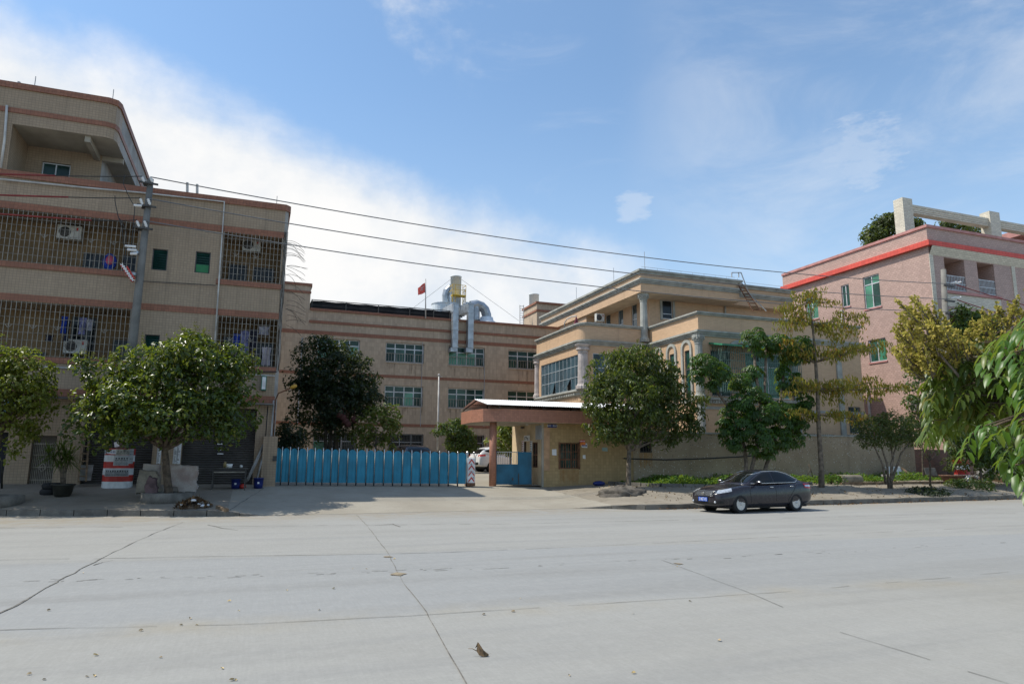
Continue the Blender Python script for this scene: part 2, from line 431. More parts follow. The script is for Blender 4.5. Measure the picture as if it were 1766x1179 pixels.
# thin cirrus higher up, soft wisps
ci = wn(2.0, 9, .62, (1.0,1.5,3.5), .8)
cirrus = math_(nt, 'MULTIPLY', ramp(nt, ci, .56, .86), .28)
top = math_(nt, 'MULTIPLY', ramp(nt, math_(nt, 'ADD', dotn(Vector(ray(800, -75)).normalized()), math_(nt, 'MULTIPLY', math_(nt, 'SUBTRACT', n2, .5), .03)), .9905, .999), ramp(nt, wn(5, 8, .6, (1,1,2)), .38, .66))
def puff(u, v, r0, r1, k):
    d = dotn(Vector(ray(u, v)).normalized())
    d = math_(nt, 'ADD', d, math_(nt, 'MULTIPLY', math_(nt, 'SUBTRACT', wn(26, 6, .62, (1,1,2.6)), .5), r0*3.2))
    return math_(nt, 'MULTIPLY', ramp(nt, d, 1-r0, 1-r1), k)
fac = math_(nt, 'MAXIMUM', bank, cirrus)
fac = math_(nt, 'MAXIMUM', fac, math_(nt, 'MULTIPLY', math_(nt, 'MULTIPLY', ramp(nt, dotn(Vector(ray(1700, 150)).normalized()), .90, .99), ramp(nt, wn(3.2, 9, .62, (1,1,2.4), .6), .36, .72)), .42))
fac = math_(nt, 'MAXIMUM', fac, math_(nt, 'MULTIPLY', top, .75))
for q in ((1092,357,.0004,.00001,.26), (1490,264,.0014,.0001,.24), (1440,275,.0009,.0001,.2)):
    fac = math_(nt, 'MAXIMUM', fac, puff(*q))
fwd = ramp(nt, dotn(Vector(ray(883, 300)).normalized()), .1, .75, .1, 1)      # haze kept to the viewed sky; unseen part left clear to limit ambient light
hz = math_(nt, 'MULTIPLY', ramp(nt, zz, .0, .55, .60, .13), fwd)
skc = mixc(nt, 1.0, sky.outputs[0], (.142,.178,.192), 'MULTIPLY')
skc = mixc(nt, 1.0, skc, (1.0,1.0,1.0), 'MULTIPLY')
back = math_(nt, 'MULTIPLY', ramp(nt, dotn(Vector((-.3,-1,.35)).normalized()), -.1, .6), ramp(nt, wn(2.6, 7, .6, (1,1,2)), .35, .65, .10, .38))      # unseen cloud behind the camera, added to whiten the light in shade
fac = math_(nt, 'MAXIMUM', fac, back)
skc = mixc(nt, hz, skc, (.66,.82,.96))
CLOUDV = (.95,.955,.965)
cv = mixc(nt, ramp(nt, math_(nt, 'ADD', math_(nt, 'MULTIPLY', n1, .6), math_(nt, 'MULTIPLY', n2, .4)), .38, .62), (.80,.845,.90), (1.0,.995,.985))
out = mixc(nt, fac, skc, cv)
nt.links.new(out, bg.inputs['Color']); bg.inputs['Strength'].default_value = 1.0
SC.view_settings.view_transform = 'Standard'; SC.view_settings.look = 'None'; SC.view_settings.exposure = 0; SC.view_settings.gamma = 1

# ------------------------------------------------------------------ ground
def roadmat():
    m, nt, b = nodes('road_concrete')
    g = nt.nodes.new('ShaderNodeNewGeometry'); P = g.outputs['Position']
    sp = nt.nodes.new('ShaderNodeSeparateXYZ'); nt.links.new(P, sp.inputs[0])
    p0, p1 = atZ(160, 963, 0), atZ(840, 950, 0); k1 = (p1[1]-p0[1])/(p1[0]-p0[0])
    s1 = math_(nt, 'SUBTRACT', sp.outputs[1], math_(nt, 'MULTIPLY', sp.outputs[0], k1*.5)); y1 = (p0[1]+p1[1])/2-k1*.5*(p0[0]+p1[0])/2
    q0, q1 = atZ(400, 1077, 0), atZ(1330, 1022, 0); yq = (q0[1]+q1[1])/2; k2 = (q1[1]-q0[1])/(q1[0]-q0[0])
    s2 = math_(nt, 'SUBTRACT', sp.outputs[1], math_(nt, 'MULTIPLY', sp.outputs[0], k2)); y2 = q0[1]-k2*q0[0]
    st = noise(nt, 1.0, stretch=(.10, 1.5, 1), detail=6, rough=.6)
    st2 = noise(nt, 1.0, stretch=(.30, 5.5, 1), detail=4)
    bl = noise(nt, .28, detail=6, rough=.6); gr = noise(nt, 70, detail=3)
    base = mixc(nt, ramp(nt, bl, .3, .7), (.292,.283,.257), (.315,.308,.284))
    band = math_(nt, 'MULTIPLY', ramp(nt, math_(nt, 'ADD', s1, math_(nt, 'MULTIPLY', st, .15)), y1-.12, y1+.02, 1, 0), ramp(nt, math_(nt, 'ADD', s2, math_(nt, 'MULTIPLY', st2, .8)), y2+.1, y2+.9))
    base = mixc(nt, math_(nt, 'MULTIPLY', band, .8), base, (.268,.272,.268))
    base = mixc(nt, ramp(nt, st, .45, .75, 0, .5), base, (.215,.214,.207))
    base = mixc(nt, ramp(nt, st2, .55, .8, 0, .30), base, (.335,.327,.307))
    tyre = math_(nt, 'MULTIPLY', ramp(nt, noise(nt, 1.0, stretch=(.035, .9, 1), detail=3), .48, .66, 0, .34), ramp(nt, noise(nt, .25, detail=3), .35, .6))
    base = mixc(nt, tyre, base, (.20,.195,.18))
    oil = math_(nt, 'MULTIPLY', ramp(nt, noise(nt, 1.3, detail=8, rough=.7), .66, .76, 0, .5), ramp(nt, noise(nt, .12, detail=2), .45, .6))
    base = mixc(nt, oil, base, (.13,.125,.115))
    dirt = math_(nt, 'MULTIPLY', ramp(nt, math_(nt, 'ADD', sp.outputs[1], math_(nt, 'MULTIPLY', noise(nt, .7, detail=6), 3.0)), 21.3, 24.4), ramp(nt, noise(nt, 2.2, detail=6), .3, .65, .15, .85))
    base = mixc(nt, dirt, base, (.27,.225,.16))
    near = math_(nt, 'MULTIPLY', ramp(nt, s2, y2-.7, y2, 0, 1), ramp(nt, s2, y2, y2+.7, 1, 0))
    base = mixc(nt, math_(nt, 'MULTIPLY', near, ramp(nt, noise(nt, .8, detail=5), .4, .7, 0, .7)), base, (.305,.272,.21))
    base = mixc(nt, ramp(nt, gr, .25, .5, .28, 0), base, (.20,.195,.18))
    base = mixc(nt, ramp(nt, noise(nt, 3.5, detail=7, rough=.7), .62, .78, 0, .28), base, (.24,.235,.22))
    g1 = noise(nt, 22, detail=7, rough=.75); base = mixc(nt, ramp(nt, g1, .35, .65, .20, 0), base, (.17,.165,.15))
    g2 = noise(nt, 6.0, detail=8, rough=.72); base = mixc(nt, ramp(nt, g2, .40, .70, 0, .22), base, (.37,.36,.335))
    vr = N(nt, 'ShaderNodeTexVoronoi', Scale=9.0); nt.links.new(P, vr.inputs['Vector']); base = mixc(nt, ramp(nt, vr.outputs['Distance'], .03, .07, .55, 0), base, (.16,.15,.13))
    ln = noise(nt, 1.0, stretch=(38, 2.0, 1), detail=2); base = mixc(nt, ramp(nt, ln, .40, .62, .10, 0), base, (.19,.185,.17))
    nt.links.new(base, b.inputs['Base Color']); b.inputs['Roughness'].default_value = .82; b.inputs['Specular IOR Level'].default_value = .3
    bn = N(nt, 'ShaderNodeBump', Strength=.25, Distance=.004); nt.links.new(noise(nt, 90, detail=3), bn.inputs['Height']); nt.links.new(bn.outputs[0], b.inputs['Normal'])
    return m
M['road'] = roadmat()
def groundmat(name, a, b_, c, sc=1., amt=.5):
    m, nt, b = nodes(name)
    base = mixc(nt, ramp(nt, noise(nt, .5*sc, detail=7, rough=.62), .32, .68), a, b_)
    base = mixc(nt, ramp(nt, noise(nt, 2.6*sc, detail=7, rough=.68), .5, .75, 0, amt), base, c)
    base = mixc(nt, ramp(nt, noise(nt, 45, detail=3), .25, .5, .35, 0), base, tuple(k*.5 for k in a))
    nt.links.new(base, b.inputs['Base Color']); b.inputs['Roughness'].default_value = .9; b.inputs['Specular IOR Level'].default_value = .25
    bn = N(nt, 'ShaderNodeBump', Strength=.4, Distance=.02); nt.links.new(noise(nt, 14, detail=6), bn.inputs['Height']); nt.links.new(bn.outputs[0], b.inputs['Normal'])
    return m
M['pave'] = groundmat('pavement_concrete', (.215,.185,.145), (.265,.232,.185), (.125,.105,.08))
M['drive'] = groundmat('driveway_concrete', (.275,.245,.195), (.325,.295,.24), (.20,.175,.14), 1.2, .4)
M['bank'] = groundmat('bank_concrete', (.225,.195,.15), (.28,.245,.195), (.12,.095,.065), 1.2, .75)
M['far'] = groundmat('dry_ground', (.22,.20,.15), (.28,.25,.19), (.10,.12,.06))

mb = MB(); mb.quad((-2500,-2500,-.06), (2500,-2500,-.06), (2500,2500,-.06), (-2500,2500,-.06)); struct('ground', mb, M['far'])
mb = MB()
xs = [-160,-80,-40]+list(range(-36, 64, 2))+[80,120,200]
for x0, x1 in zip(xs, xs[1:]):
    mb.quad((x0,-30,0), (x1,-30,0), (x1, pl(x1, KERB)+.25, -.0), (x0, pl(x0, KERB)+.25, -.0))
struct('road', mb, M['road'])
def slab(name, x0, x1, m, y1=30.0, nx=None, ny=10, jitter=0.):
    mb = MB(); nx = nx or max(2, int((x1-x0)/.5)); rng = random.Random(3); rows = []
    for i in range(nx+1):
        x = x0+(x1-x0)*i/nx; k = pl(x, KERB)+.02; c = []
        for j in range(ny+1):
            y = k+(y1-k)*j/ny; z = gz(x, y)+.003
            if jitter and 0 < j < ny: z += (rng.random()-.5)*jitter
            c.append((x, y, z))
        rows.append(c)
    n = ny+1
    for c in rows: mb.v += c
    for i in range(nx):
        for j in range(ny):
            mb.f.append([i*n+j, (i+1)*n+j, (i+1)*n+j+1, i*n+j+1]); mb.sm.append(True)
    return struct(name, mb, m)
slab('pavement', -40, -.6, M['pave'])
slab('driveway', -.6, 12.4, M['drive'])
slab('bank', 12.4, 90, M['bank'], nx=180, ny=14, jitter=.05)
mb = MB()
for x0, x1 in zip(list(range(-40, 90, 5)), list(range(-35, 95, 5))):
    mb.quad((x0,30,gz(x0,30)+.003), (x1,30,gz(x1,30)+.003), (x1,95,gz(x1,95)), (x0,95,gz(x0,95)))
struct('yard', mb, M['drive'])
def kerbline(name, x0, x1, step=.5):
    path = []; x = x0
    while x <= x1+1e-6: path.append((x, pl(x, KERB))); x += step
    mb = MB(); mb.sweep(path, [(-.16, -.05), (-.16, .012), (-.02, .012), (0, -.012), (.012, -.3)], zf=gz2)
    return struct(name, mb, M['kerb'])
def gz2(x, y): return gz(x, y+.05)
def seg_kerb(name, x0, x1, L=.95):          # kerb of separate stones with joints
    mb = MB(); x = x0; rng = random.Random(9)
    while x < x1:
        xe = min(x+L, x1); j = (rng.random()-.5)*.03; dz = (rng.random()-.5)*.02
        pts = [(x+.01, pl(x+.01, KERB)-.03+j), (xe-.012, pl(xe-.012, KERB)-.03+j)]
        h0, h1 = gz(pts[0][0], pts[0][1]+.2)+dz+.006, gz(pts[1][0], pts[1][1]+.2)+dz+.006
        (ax, ay), (bx, by) = pts
        A = [(ax,ay,-.02), (bx,by,-.02), (bx,by,h1-.01), (ax,ay,h0-.01)]
        Bk = [(ax,ay+.15,-.02), (bx,by+.15,-.02), (bx,by+.15,h1), (ax,ay+.15,h0)]
        mb.poly(A); mb.poly([A[3],A[2],Bk[2],Bk[3]]); mb.poly([A[1],Bk[1],Bk[2],A[2]]); mb.poly([Bk[0],A[0],A[3],Bk[3]])
        x = xe
    return struct(name, mb, M['kerb'])
seg_kerb('kerb_left', -30, .28, .93); seg_kerb('kerb_right', 11.35, 70)

# joints and cracks in the slabs (thin dark ribbons on the concrete)
M['joint'] = mat('joint_dirt', (.175,.162,.14), .95, .25, 8)
def ribbon(mb, px, w, fn, jit=.02, rng=random.Random(4), gap=0.):
    pts = [fn(*p) for p in px]; P = []
    for a, b in zip(pts, pts[1:]):
        L = math.hypot(b[0]-a[0], b[1]-a[1]); n = max(1, int(L/.35))
        for i in range(n): P.append((a[0]+(b[0]-a[0])*i/n+(rng.random()-.5)*jit, a[1]+(b[1]-a[1])*i/n+(rng.random()-.5)*jit))
    P.append(pts[-1][:2])
    ws = [w*(.35+1.0*rng.random()) for _ in P]
    for i in range(len(P)-1):
        if rng.random() < gap: continue
        a, b = Vector(P[i]), Vector(P[i+1]); d = b-a
        if d.length < 1e-6: continue
        d.normalize(); nn = Vector((-d.y, d.x)); q = [a-nn*ws[i]/2, b-nn*ws[i+1]/2, b+nn*ws[i+1]/2, a+nn*ws[i]/2]
        mb.quad(*[(k.x, k.y, gz(k.x, k.y)+.007) for k in q])
z0 = lambda u, v: atZ(u, v, 0)
mb = MB()
ribbon(mb, [(-60,1090),(0,1058),(60,1025),(100,1003)], .026, z0, .05); ribbon(mb, [(100,1003),(150,975),(215,943),(260,922),(315,900)], .02, z0, .05)
ribbon(mb, [(615,888),(632,905),(670,955)], .013, z0); ribbon(mb, [(670,955),(695,1005),(735,1055),(805,1179),(830,1230)], .010, z0)
ribbon(mb, [(0,965),(160,963)], .016, z0, .06, gap=.3); ribbon(mb, [(160,963),(440,958),(665,955),(750,953),(845,949)], .022, z0, .03)
ribbon(mb, [(845,949),(1100,938),(1330,926),(1766,906)], .014, z0, .03, gap=.15)
ribbon(mb, [(0,1086),(400,1077),(700,1062),(880,1051),(1330,1022),(1766,984)], .012, z0, .03, gap=.25)
ribbon(mb, [(0,910),(420,907),(880,903),(1330,893),(1766,884)], .025, z0, .06, gap=.4)
ribbon(mb, [(1140,965),(1300,1025),(1450,1090),(1740,1179)], .010, z0, .02, gap=.2)
ribbon(mb, [(355,905),(380,910),(410,914)], .03, z0, .1); ribbon(mb, [(650,905),(672,903),(690,908)], .04, z0, .15); ribbon(mb, [(160,975),(175,970),(195,966)], .03, z0, .1)
struct('road_joints', mb, M['joint']); mb = MB()
rng = random.Random(12)
for i in range(150):
    u = rng.random()*1766; v = 1001-(u/1766)**1.5*68+(rng.random()-.5)*5
    if rng.random() < .45: continue
    p = z0(u, v); L = .02+rng.random()**2*.10; w = .005+rng.random()*.012
    mb.quad((p[0]-L,p[1]-w,.007), (p[0]+L*.8,p[1]-w*.6,.007), (p[0]+L,p[1]+w,.007), (p[0]-L*.7,p[1]+w*.7,.007))
struct('road_pits', mb, mat('worn_pits', (.205,.195,.175), .95, .2, 8)); mb = MB()
ribbon(mb, [(395,880),(430,857),(455,841)], .04, G, .06)
struct('pavement_crack', mb, M['joint'])
mb = MB()
for (u, v, w) in ((685,990,.11), (670,960,.07), (1170,972,.07)):
    p = z0(u, v); pts = []
    for k in range(9):
        t = k/9*2*math.pi; r = w*(.6+.6*rng.random()); pts.append((p[0]+r*math.cos(t)*1.2, p[1]+r*math.sin(t)*1.4, .009))
    mb.poly(pts)
struct('road_patches', mb, mat('sand_patch', (.27,.22,.15), .95, .2, 9))

# ------------------------------------------------------------------ wall helpers
def YF(Y): return lambda u, z, d: (u, Y+d, z)             # wall facing the camera (-Y)
def XF(X, s=1): return lambda u, z, d: (X+d*s, u, z)       # wall facing -X: u runs along Y
def wall(mb, fn, u0, u1, z0, z1, ops=(), depth=.15, floor=None):
    us = sorted(set([u0, u1]+[o[0] for o in ops]+[o[1] for o in ops])); zs = sorted(set([z0, z1]+[o[2] for o in ops]+[o[3] for o in ops]))
    us = [u for u in us if u0 <= u <= u1]; zs = [z for z in zs if z0 <= z <= z1]
    for a, b in zip(us, us[1:]):
        for c, d in zip(zs, zs[1:]):
            um, zm = (a+b)/2, (c+d)/2
            if any(o[0] < um < o[1] and o[2] < zm < o[3] for o in ops): continue
            mb.quad(fn(a,c,0), fn(b,c,0), fn(b,d,0), fn(a,d,0))
    for o in ops:
        a, b, c, d = o[:4]; dp = o[4] if len(o) > 4 else depth
        mb.quad(fn(a,c,0), fn(a,d,0), fn(a,d,dp), fn(a,c,dp)); mb.quad(fn(b,d,0), fn(b,c,0), fn(b,c,dp), fn(b,d,dp))
        mb.quad(fn(a,d,0), fn(b,d,0), fn(b,d,dp), fn(a,d,dp)); mb.quad(fn(b,c,0), fn(a,c,0), fn(a,c,dp), fn(b,c,dp))
def fbox(mb, fn, u0, u1, z0, z1, d0, d1):
    c = [fn(u, z, d) for d in (d0, d1) for z in (z0, z1) for u in (u0, u1)]
    mb.box(min(p[0] for p in c), max(p[0] for p in c), min(p[1] for p in c), max(p[1] for p in c), min(p[2] for p in c), max(p[2] for p in c))
def window(root, fn, u0, u1, z0, z1, us, zs, fm, gm, depth=.14, w=.05, guard=None, lit=None, litm=None, name='window'):
    mb = MB(); d0, d1 = depth-.05, depth
    fbox(mb, fn, u0, u0+w, z0, z1, d0, d1); fbox(mb, fn, u1-w, u1, z0, z1, d0, d1)
    fbox(mb, fn, u0+w, u1-w, z0, z0+w, d0, d1); fbox(mb, fn, u0+w, u1-w, z1-w, z1, d0, d1)
    for u in us: fbox(mb, fn, u-w/2, u+w/2, z0+w, z1-w, d0+.003, d1)
    for z in zs: fbox(mb, fn, u0+w, u1-w, z-w/2, z+w/2, d0+.006, d1)
    wo = mb.build(name, fm, root)
    cols = [u0]+list(us)+[u1]
    mb = MB(); ml = MB(); mv = MB()
    rows = [z0]+list(zs)+[z1]
    for i, (a, b) in enumerate(zip(cols, cols[1:])):
        for j, (c, d) in enumerate(zip(rows, rows[1:])):
            t = (random.random()-.5)*.012; t2 = (random.random()-.5)*.012
            q = (fn(a,c,depth-.02+t), fn(b,c,depth-.02-t), fn(b,d,depth-.02-t+t2), fn(a,d,depth-.02+t+t2))
            (ml if lit and (i, j) in lit else (mv if random.random() < .3 and gm.name.startswith('green') else mb)).quad(*q)
    if mb.v: mb.build('pane', gm, wo)
    if mv.v: mv.build('pane', M['green_glass2'], wo)
    if ml.v: ml.build('pane', litm or M['lit_green'], wo, 'pale green curtained pane')
    if guard:
        mb = MB(); n = max(3, int((u1-u0)/guard[1])); zt = guard[0]
        for k in range(n+1):
            u = u0+.03+(u1-u0-.06)*k/n; fbox(mb, fn, u-.012, u+.012, z0+.02, zt, .02, .045)
        fbox(mb, fn, u0, u1, zt, zt+.035, .015, .05); fbox(mb, fn, u0, u1, z0+.05, z0+.08, .015, .05)
        mb.build('guard_rail', M['bar'], wo)
    return wo
def rY(u0, v0, u1, v1, Y): a, b = atY(u0, v0, Y), atY(u1, v1, Y); return (min(a[0],b[0]), max(a[0],b[0]), min(a[2],b[2]), max(a[2],b[2]))
def rX(u0, v0, u1, v1, X): a, b = atX(u0, v0, X), atX(u1, v1, X); return (min(a[1],b[1]), max(a[1],b[1]), min(a[2],b[2]), max(a[2],b[2]))
# ------------------------------------------------------------------ left dormitory / workshop building (facade Y = 30)
YA = 30.0; f0 = YF(YA)
L = thing('dormitory_building', 'large tan tiled building with brown bands and barred balconies at left', 'building', (-8, 33, .7))
XL, XR_ = -20.0, .68
opsA = [(-12.5,-4.82,8.96,11.0,1.5), (-1.68,.62,8.98,11.04,1.5)]; opsB = [(-12.5,-4.82,5.42,7.46,1.5), (-1.66,.66,5.44,7.46,1.5)]
louv = [rY(264,428,287,467,30), rY(338,433,361,472,30), rY(250,576,273,612,30), rY(327,581,350,617,30)]
louv = [(a,b,c,d,.12) for a,b,c,d in louv]
shut = [(-2.6,.07,.62,3.7,.35), (-5.95,-3.62,.62,3.7,.35)]
dr = (-7.6,-6.82,.6,2.5,.25); dd = (-9.9,-8.35,.6,2.6,.6)
mb = MB(); wall(mb, f0, XL, XR_, .4, 12.3, opsA+opsB+louv+shut+[dr, dd])
mb.quad((XL,30,12.35), (XL,30,16.1), (XL,44,16.1), (XL,44,.4)); mb.quad((XL,44,.4), (1.0,44,.4), (1.0,44,12.3), (XL,44,12.3))
mb.build('wall', M['tan_tile'], L)
mb = MB(); mb.quad((.68,30,.4), (.82,30.14,.4), (.82,30.14,12.3), (.68,30,12.3)); mb.quad((.82,30.14,.4), (.82,44,.4), (.82,44,12.3), (.82,30.14,12.3))
mb.build('side_wall', M['white_wall'], L, 'grey white rendered side wall')
mb = MB(); mb.quad((XL,30,12.2), (.82,30.14,12.2), (.82,44,12.2), (XL,44,12.2)); mb.build('roof', M['concrete'], L)
# recess interiors
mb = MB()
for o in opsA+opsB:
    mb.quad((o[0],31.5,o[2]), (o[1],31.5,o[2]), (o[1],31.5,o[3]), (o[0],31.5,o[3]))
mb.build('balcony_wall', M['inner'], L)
# brown bands (2 cm proud)
def band(mb, x0, x1, z0, z1, p=.03, Y=30): mb.box(x0, x1, Y-p, Y+.02, z0, z1)
mb = MB()
for a, c in ((11.01,11.28), (7.48,7.74)): mb.sweep([(XL,30),(.68,30)], [(0,a),(.03,a),(.03,c),(0,c)])
for a, c in ((8.74,8.955), (5.2,5.415)):
    band(mb, XL, -4.6, a, c, .06); band(mb, -1.85, .70, a+.02, c+.02, .06)
mb.box(XL, .72, 29.94, 30.02, 3.92, 4.24)
mb.sweep([(XL,30),(.68,30),(.84,30.16),(.84,44)], [(0,12.25),(.06,12.25),(.06,12.52),(-.25,12.52),(-.25,12.2)])
mb.build('brown_band', M['brown'], L)
# penthouse
mb = MB(); fp = YF(32.0)
pw = rY(73,278,119,312,32)
wall(mb, f0, XL, -9.5, 12.3, 16.0); wall(mb, fp, -9.5, -6.8, 12.2, 14.6, [pw+(.12,)])
mb.quad((-9.5,30,12.3), (-9.5,32,12.3), (-9.5,32,14.5), (-9.5,30,14.5))
mb.sweep([(-9.5,30),(-6.35,30),(-6.08,30.12),(-6.0,30.4),(-6.0,31)], [(0,14.40),(0,16.0)])
mb.build('penthouse_wall', M['tan_tile'], L)
mb = MB(); mb.quad((-6.8,32,12.2), (-6.8,44,12.2), (-6.8,44,14.4), (-6.8,32,14.4)); mb.quad((-6.0,31,14.40), (-6.0,44,14.40), (-6.0,44,16.0), (-6.0,31,16.0))
mb.build('penthouse_side', M['white_wall'], L, 'grey white rendered fascia of the penthouse')
mb = MB(); mb.poly([(-9.5,30,14.395), (-6.35,30,14.395), (-6.08,30.12,14.395), (-6.0,30.4,14.395), (-6.0,44,14.395), (-9.5,44,14.395)])
mb.box(-7.08, -6.88, 30.1, 32.2, 14.14, 14.39); mb.box(-6.8, -6.02, 32.0, 32.2, 14.18, 14.39)
mb.build('soffit', M['soffit'], L)
mb = MB(); ppath = [(XL,30),(-6.35,30),(-6.08,30.12),(-6.0,30.4),(-6.0,44)]
mb.sweep(ppath, [(0,15.86),(.06,15.86),(.06,16.1),(-.3,16.1),(-.3,15.7)]); mb.sweep(ppath, [(0,14.86),(.035,14.86),(.035,15.06),(0,15.06)])
mb.build('coping', M['brown'], L)
mb = MB(); mb.quad((XL,30.2,15.75), (-6.2,30.4,15.75), (-6.2,44,15.75), (XL,44,15.75)); mb.build('penthouse_roof', M['concrete'], L)
window(L, fp, *pw, [pw[0]+(pw[1]-pw[0])*.48], [], M['alu'], M['green_glass'])
mb = MB()
for x in (-9.1,-6.35): mb.tube([(x,30.5,16.05),(x,30.5,16.75)], .015, 5)
mb.tube([(XL,30.4,16.28),(-9,30.4,16.32),(-7.5,30.4,16.3),(-6.3,30.4,16.25)], .008, 4); mb.tube([(-9.6,30.4,16.0),(-9.6,30.4,16.35)], .06, 6)
mb.tube([(.3,30.6,12.6),(.3,30.6,13.1)], .012, 4)
mb.build('lightning_rod', M['pipe_grey'], L)
mb = MB()
for u, v0_, v1_ in ((323,315,332), (340,318,336)):
    a, b = atY(u, v1_, 31.5), atY(u, v0_, 31.5); mb.tube([a, b], .055, 8)
mb.build('vent_pipe', M['pipe_white'], L)
# louvre windows
for o in louv:
    mb = MB(); a, b, c, d, dp = o
    fbox(mb, f0, a, a+.035, c, d, .03, .12); fbox(mb, f0, b-.035, b, c, d, .03, .12); fbox(mb, f0, a+.035, b-.035, c, c+.03, .03, .12); fbox(mb, f0, a+.035, b-.035, d-.03, d, .03, .12)
    w = mb.build('louvre_window', M['dark_frame'], L)
    mb = MB(); n = 8
    for k in range(n):
        z = c+.05+(d-c-.09)*k/n; mb.quad((a+.03,30.04,z), (b-.03,30.04,z), (b-.03,30.10,z+(d-c)/n*.95), (a+.03,30.10,z+(d-c)/n*.95))
    mb.quad((a,30.12,c), (b,30.12,c), (b,30.12,d), (a,30.12,d)); mb.build('slats', M['green_glass'], w)
a, b, c, d, dp = louv[1]
mb = MB(); mb.quad((a+.05,30.035,c+.04), (b-.05,30.035,c+.04), (b-.05,30.035,c+.36), (a+.05,30.035,c+.36)); mb.build('green_panel', mat('green_board', (.02,.16,.06), .6), L)
# barred grilles
def grille(o, step, rows, x0=None):
    mb = MB(); a, b, c, d = o[:4]; x0 = x0 or a; n = int((b-x0)/step); Y = 29.97
    for k in range(n+1):
        x = x0+(b-x0)*k/n; mb.bar((x,Y,c), (x,Y,d), .021)
    for k in range(rows+1):
        z = c+.03+(d-c-.06)*k/rows; mb.bar((x0,Y+.028,z), (b,Y+.024,z), .013)
    for k in range(int((b-x0)/.78)):
        x = x0+.5+k*.78; z = c+(d-c)*.5
        mb.bar((x,Y-.01,z), (x-.12,Y-.01,z+.14), .016); mb.bar((x,Y-.01,z), (x+.12,Y-.01,z+.14), .016); mb.bar((x,Y-.01,z), (x,Y-.01,z+.16), .016)
    return mb.build('window_grille', M['bar'], L)
grille(opsA[0], .157, 7, -12.4); grille(opsB[0], .157, 7, -12.4); grille(opsA[1], .15, 8); grille(opsB[1], .15, 8)
# balcony doors and windows at the back of the recesses
fb = YF(31.45)
def bwin(u0, v0, u1, v1, gm, mul=True):
    r = rY(u0, v0, u1, v1, 31.45); r = (r[0], r[1], max(r[2], 5.43 if r[2] < 8 else 8.97), r[3])
    window(L, fb, *r, [(r[0]+r[1])/2] if mul else [], [], M['dark_frame'], gm, depth=.04)
for q in ((145,435,176,470), (212,440,240,480), (395,455,425,486), (437,460,472,486), (30,605,78,620), (125,545,160,618), (195,585,222,622), (385,580,425,630), (440,590,470,634)): bwin(*q, M['dark_glass'])
# shutters, doors
for i, o in enumerate(shut):
    mb = MB(); n = int((o[3]-o[2])/.09)
    for k in range(n):
        z = o[2]+k*(o[3]-o[2])/n; h = (o[3]-o[2])/n
        mb.quad((o[0],30.30,z), (o[1],30.30,z), (o[1],30.26,z+h*.55), (o[0],30.26,z+h*.55)); mb.quad((o[0],30.26,z+h*.55), (o[1],30.26,z+h*.55), (o[1],30.30,z+h), (o[0],30.30,z+h))
    s_ = mb.build('roller_shutter', M['shutter'], L)
    mb = MB(); xm = (o[0]+o[1])/2
    if i == 0:
        for (du, dv) in ((0,0),(0,10),(0,17)):
            p = atY(380+du, 765+dv, 30.2); mb.box(p[0]-.11, p[0]+.11, 30.245, 30.25, p[2]-.025, p[2]+.02)
        mb.build('printed_notice', M['paper'], s_)
mb = MB(); a, b, c, d = dr[:4]
mb.box(a, b, 30.2, 30.24, c, d); do = mb.build('door', mat('door_dark', (.10,.085,.07), .6), L)
mb = MB()
for k in range(13): x = a+.05+(b-a-.1)*k/12; mb.bar((x,30.16,c+.1), (x,30.16,d-.25), .018)
for z in (c+.3, c+.75, c+1.2, c+1.6): mb.bar((a+.03,30.15,z), (b-.03,30.15,z), .03)
xm = (a+b)/2; zc = c+.75
for s in (-1, 1):
    mb.bar((xm,30.13,zc+.16), (xm+s*.13,30.13,zc), .02); mb.bar((xm,30.13,zc-.16), (xm+s*.13,30.13,zc), .02)
mb.build('door_grille', M['bar'], do)
mb = MB(); mb.box(dd[0], dd[1], 30.55, 30.6, dd[2], dd[3]); mb.build('doorway', mat('navy_shutter', (.02,.022,.035), .7), L)
mb = MB(); mb.box(-16, .68, 29.55, 29.93, 3.86, 3.915); mb.build('ledge', M['concrete'], L)
# pipes on the facade
mb = MB(); Y = 29.90
def ptube(px, r=.03, Y=29.9, n=6):
    m1 = MB(); m1.tube([atY(u, v, Y) for u, v in px], r, n); m1.build1('drain_pipe' if r > .022 else 'wall_cable', M['pipe_white'] if r > .022 else M['cable'], L)
ptube([(0,309),(150,324),(240,332),(387,348),(378,480),(366,655)], .035)
ptube([(0,628),(60,632),(160,636)], .03); ptube([(12,182),(8,240),(1,290)], .045)
ptube([(405,644),(474,648)], .025, 29.92)
ptube([(472,690),(467,760),(464,830)], .03, 29.85); ptube([(462,700),(458,752)], .02, 29.85)
ptube([(235,484),(300,488),(372,492)], .015); ptube([(420,640),(478,641)], .02); ptube([(60,682),(125,685),(180,676)], .012, 29.5)
# pier strips with stuck notices between shutters
mb = MB()
for u in (277,287,305,311):
    a_ = atY(u, 752, 29.98); b_ = atY(u-3, 800, 29.98)
    for k in range(6):
        z0_ = b_[2]+(a_[2]-b_[2])*k/6; mb.box(a_[0]-.07, a_[0]+.07, 29.985, 29.99, z0_+.01, z0_+.19)
mb.build('stuck_notices', M['paper'], L)
mb = MB()
for u in (277,287,305,311):
    a_ = atY(u, 752, 29.98); b_ = atY(u-3, 800, 29.98)
    for k in range(24): z = b_[2]+(a_[2]-b_[2])*(k+.5)/24; mb.box(a_[0]-.05, a_[0]-.05+random.random()*.1, 29.978, 29.982, z-.008, z+.008)
for k in range(4):
    p = atY(296, 750+k*4, 29.97); mb.box(p[0]-.16, p[0]+.18, 29.975, 29.985, p[2]-.03, p[2]+.02)
mb.build('notice_text', M['ink'], L)
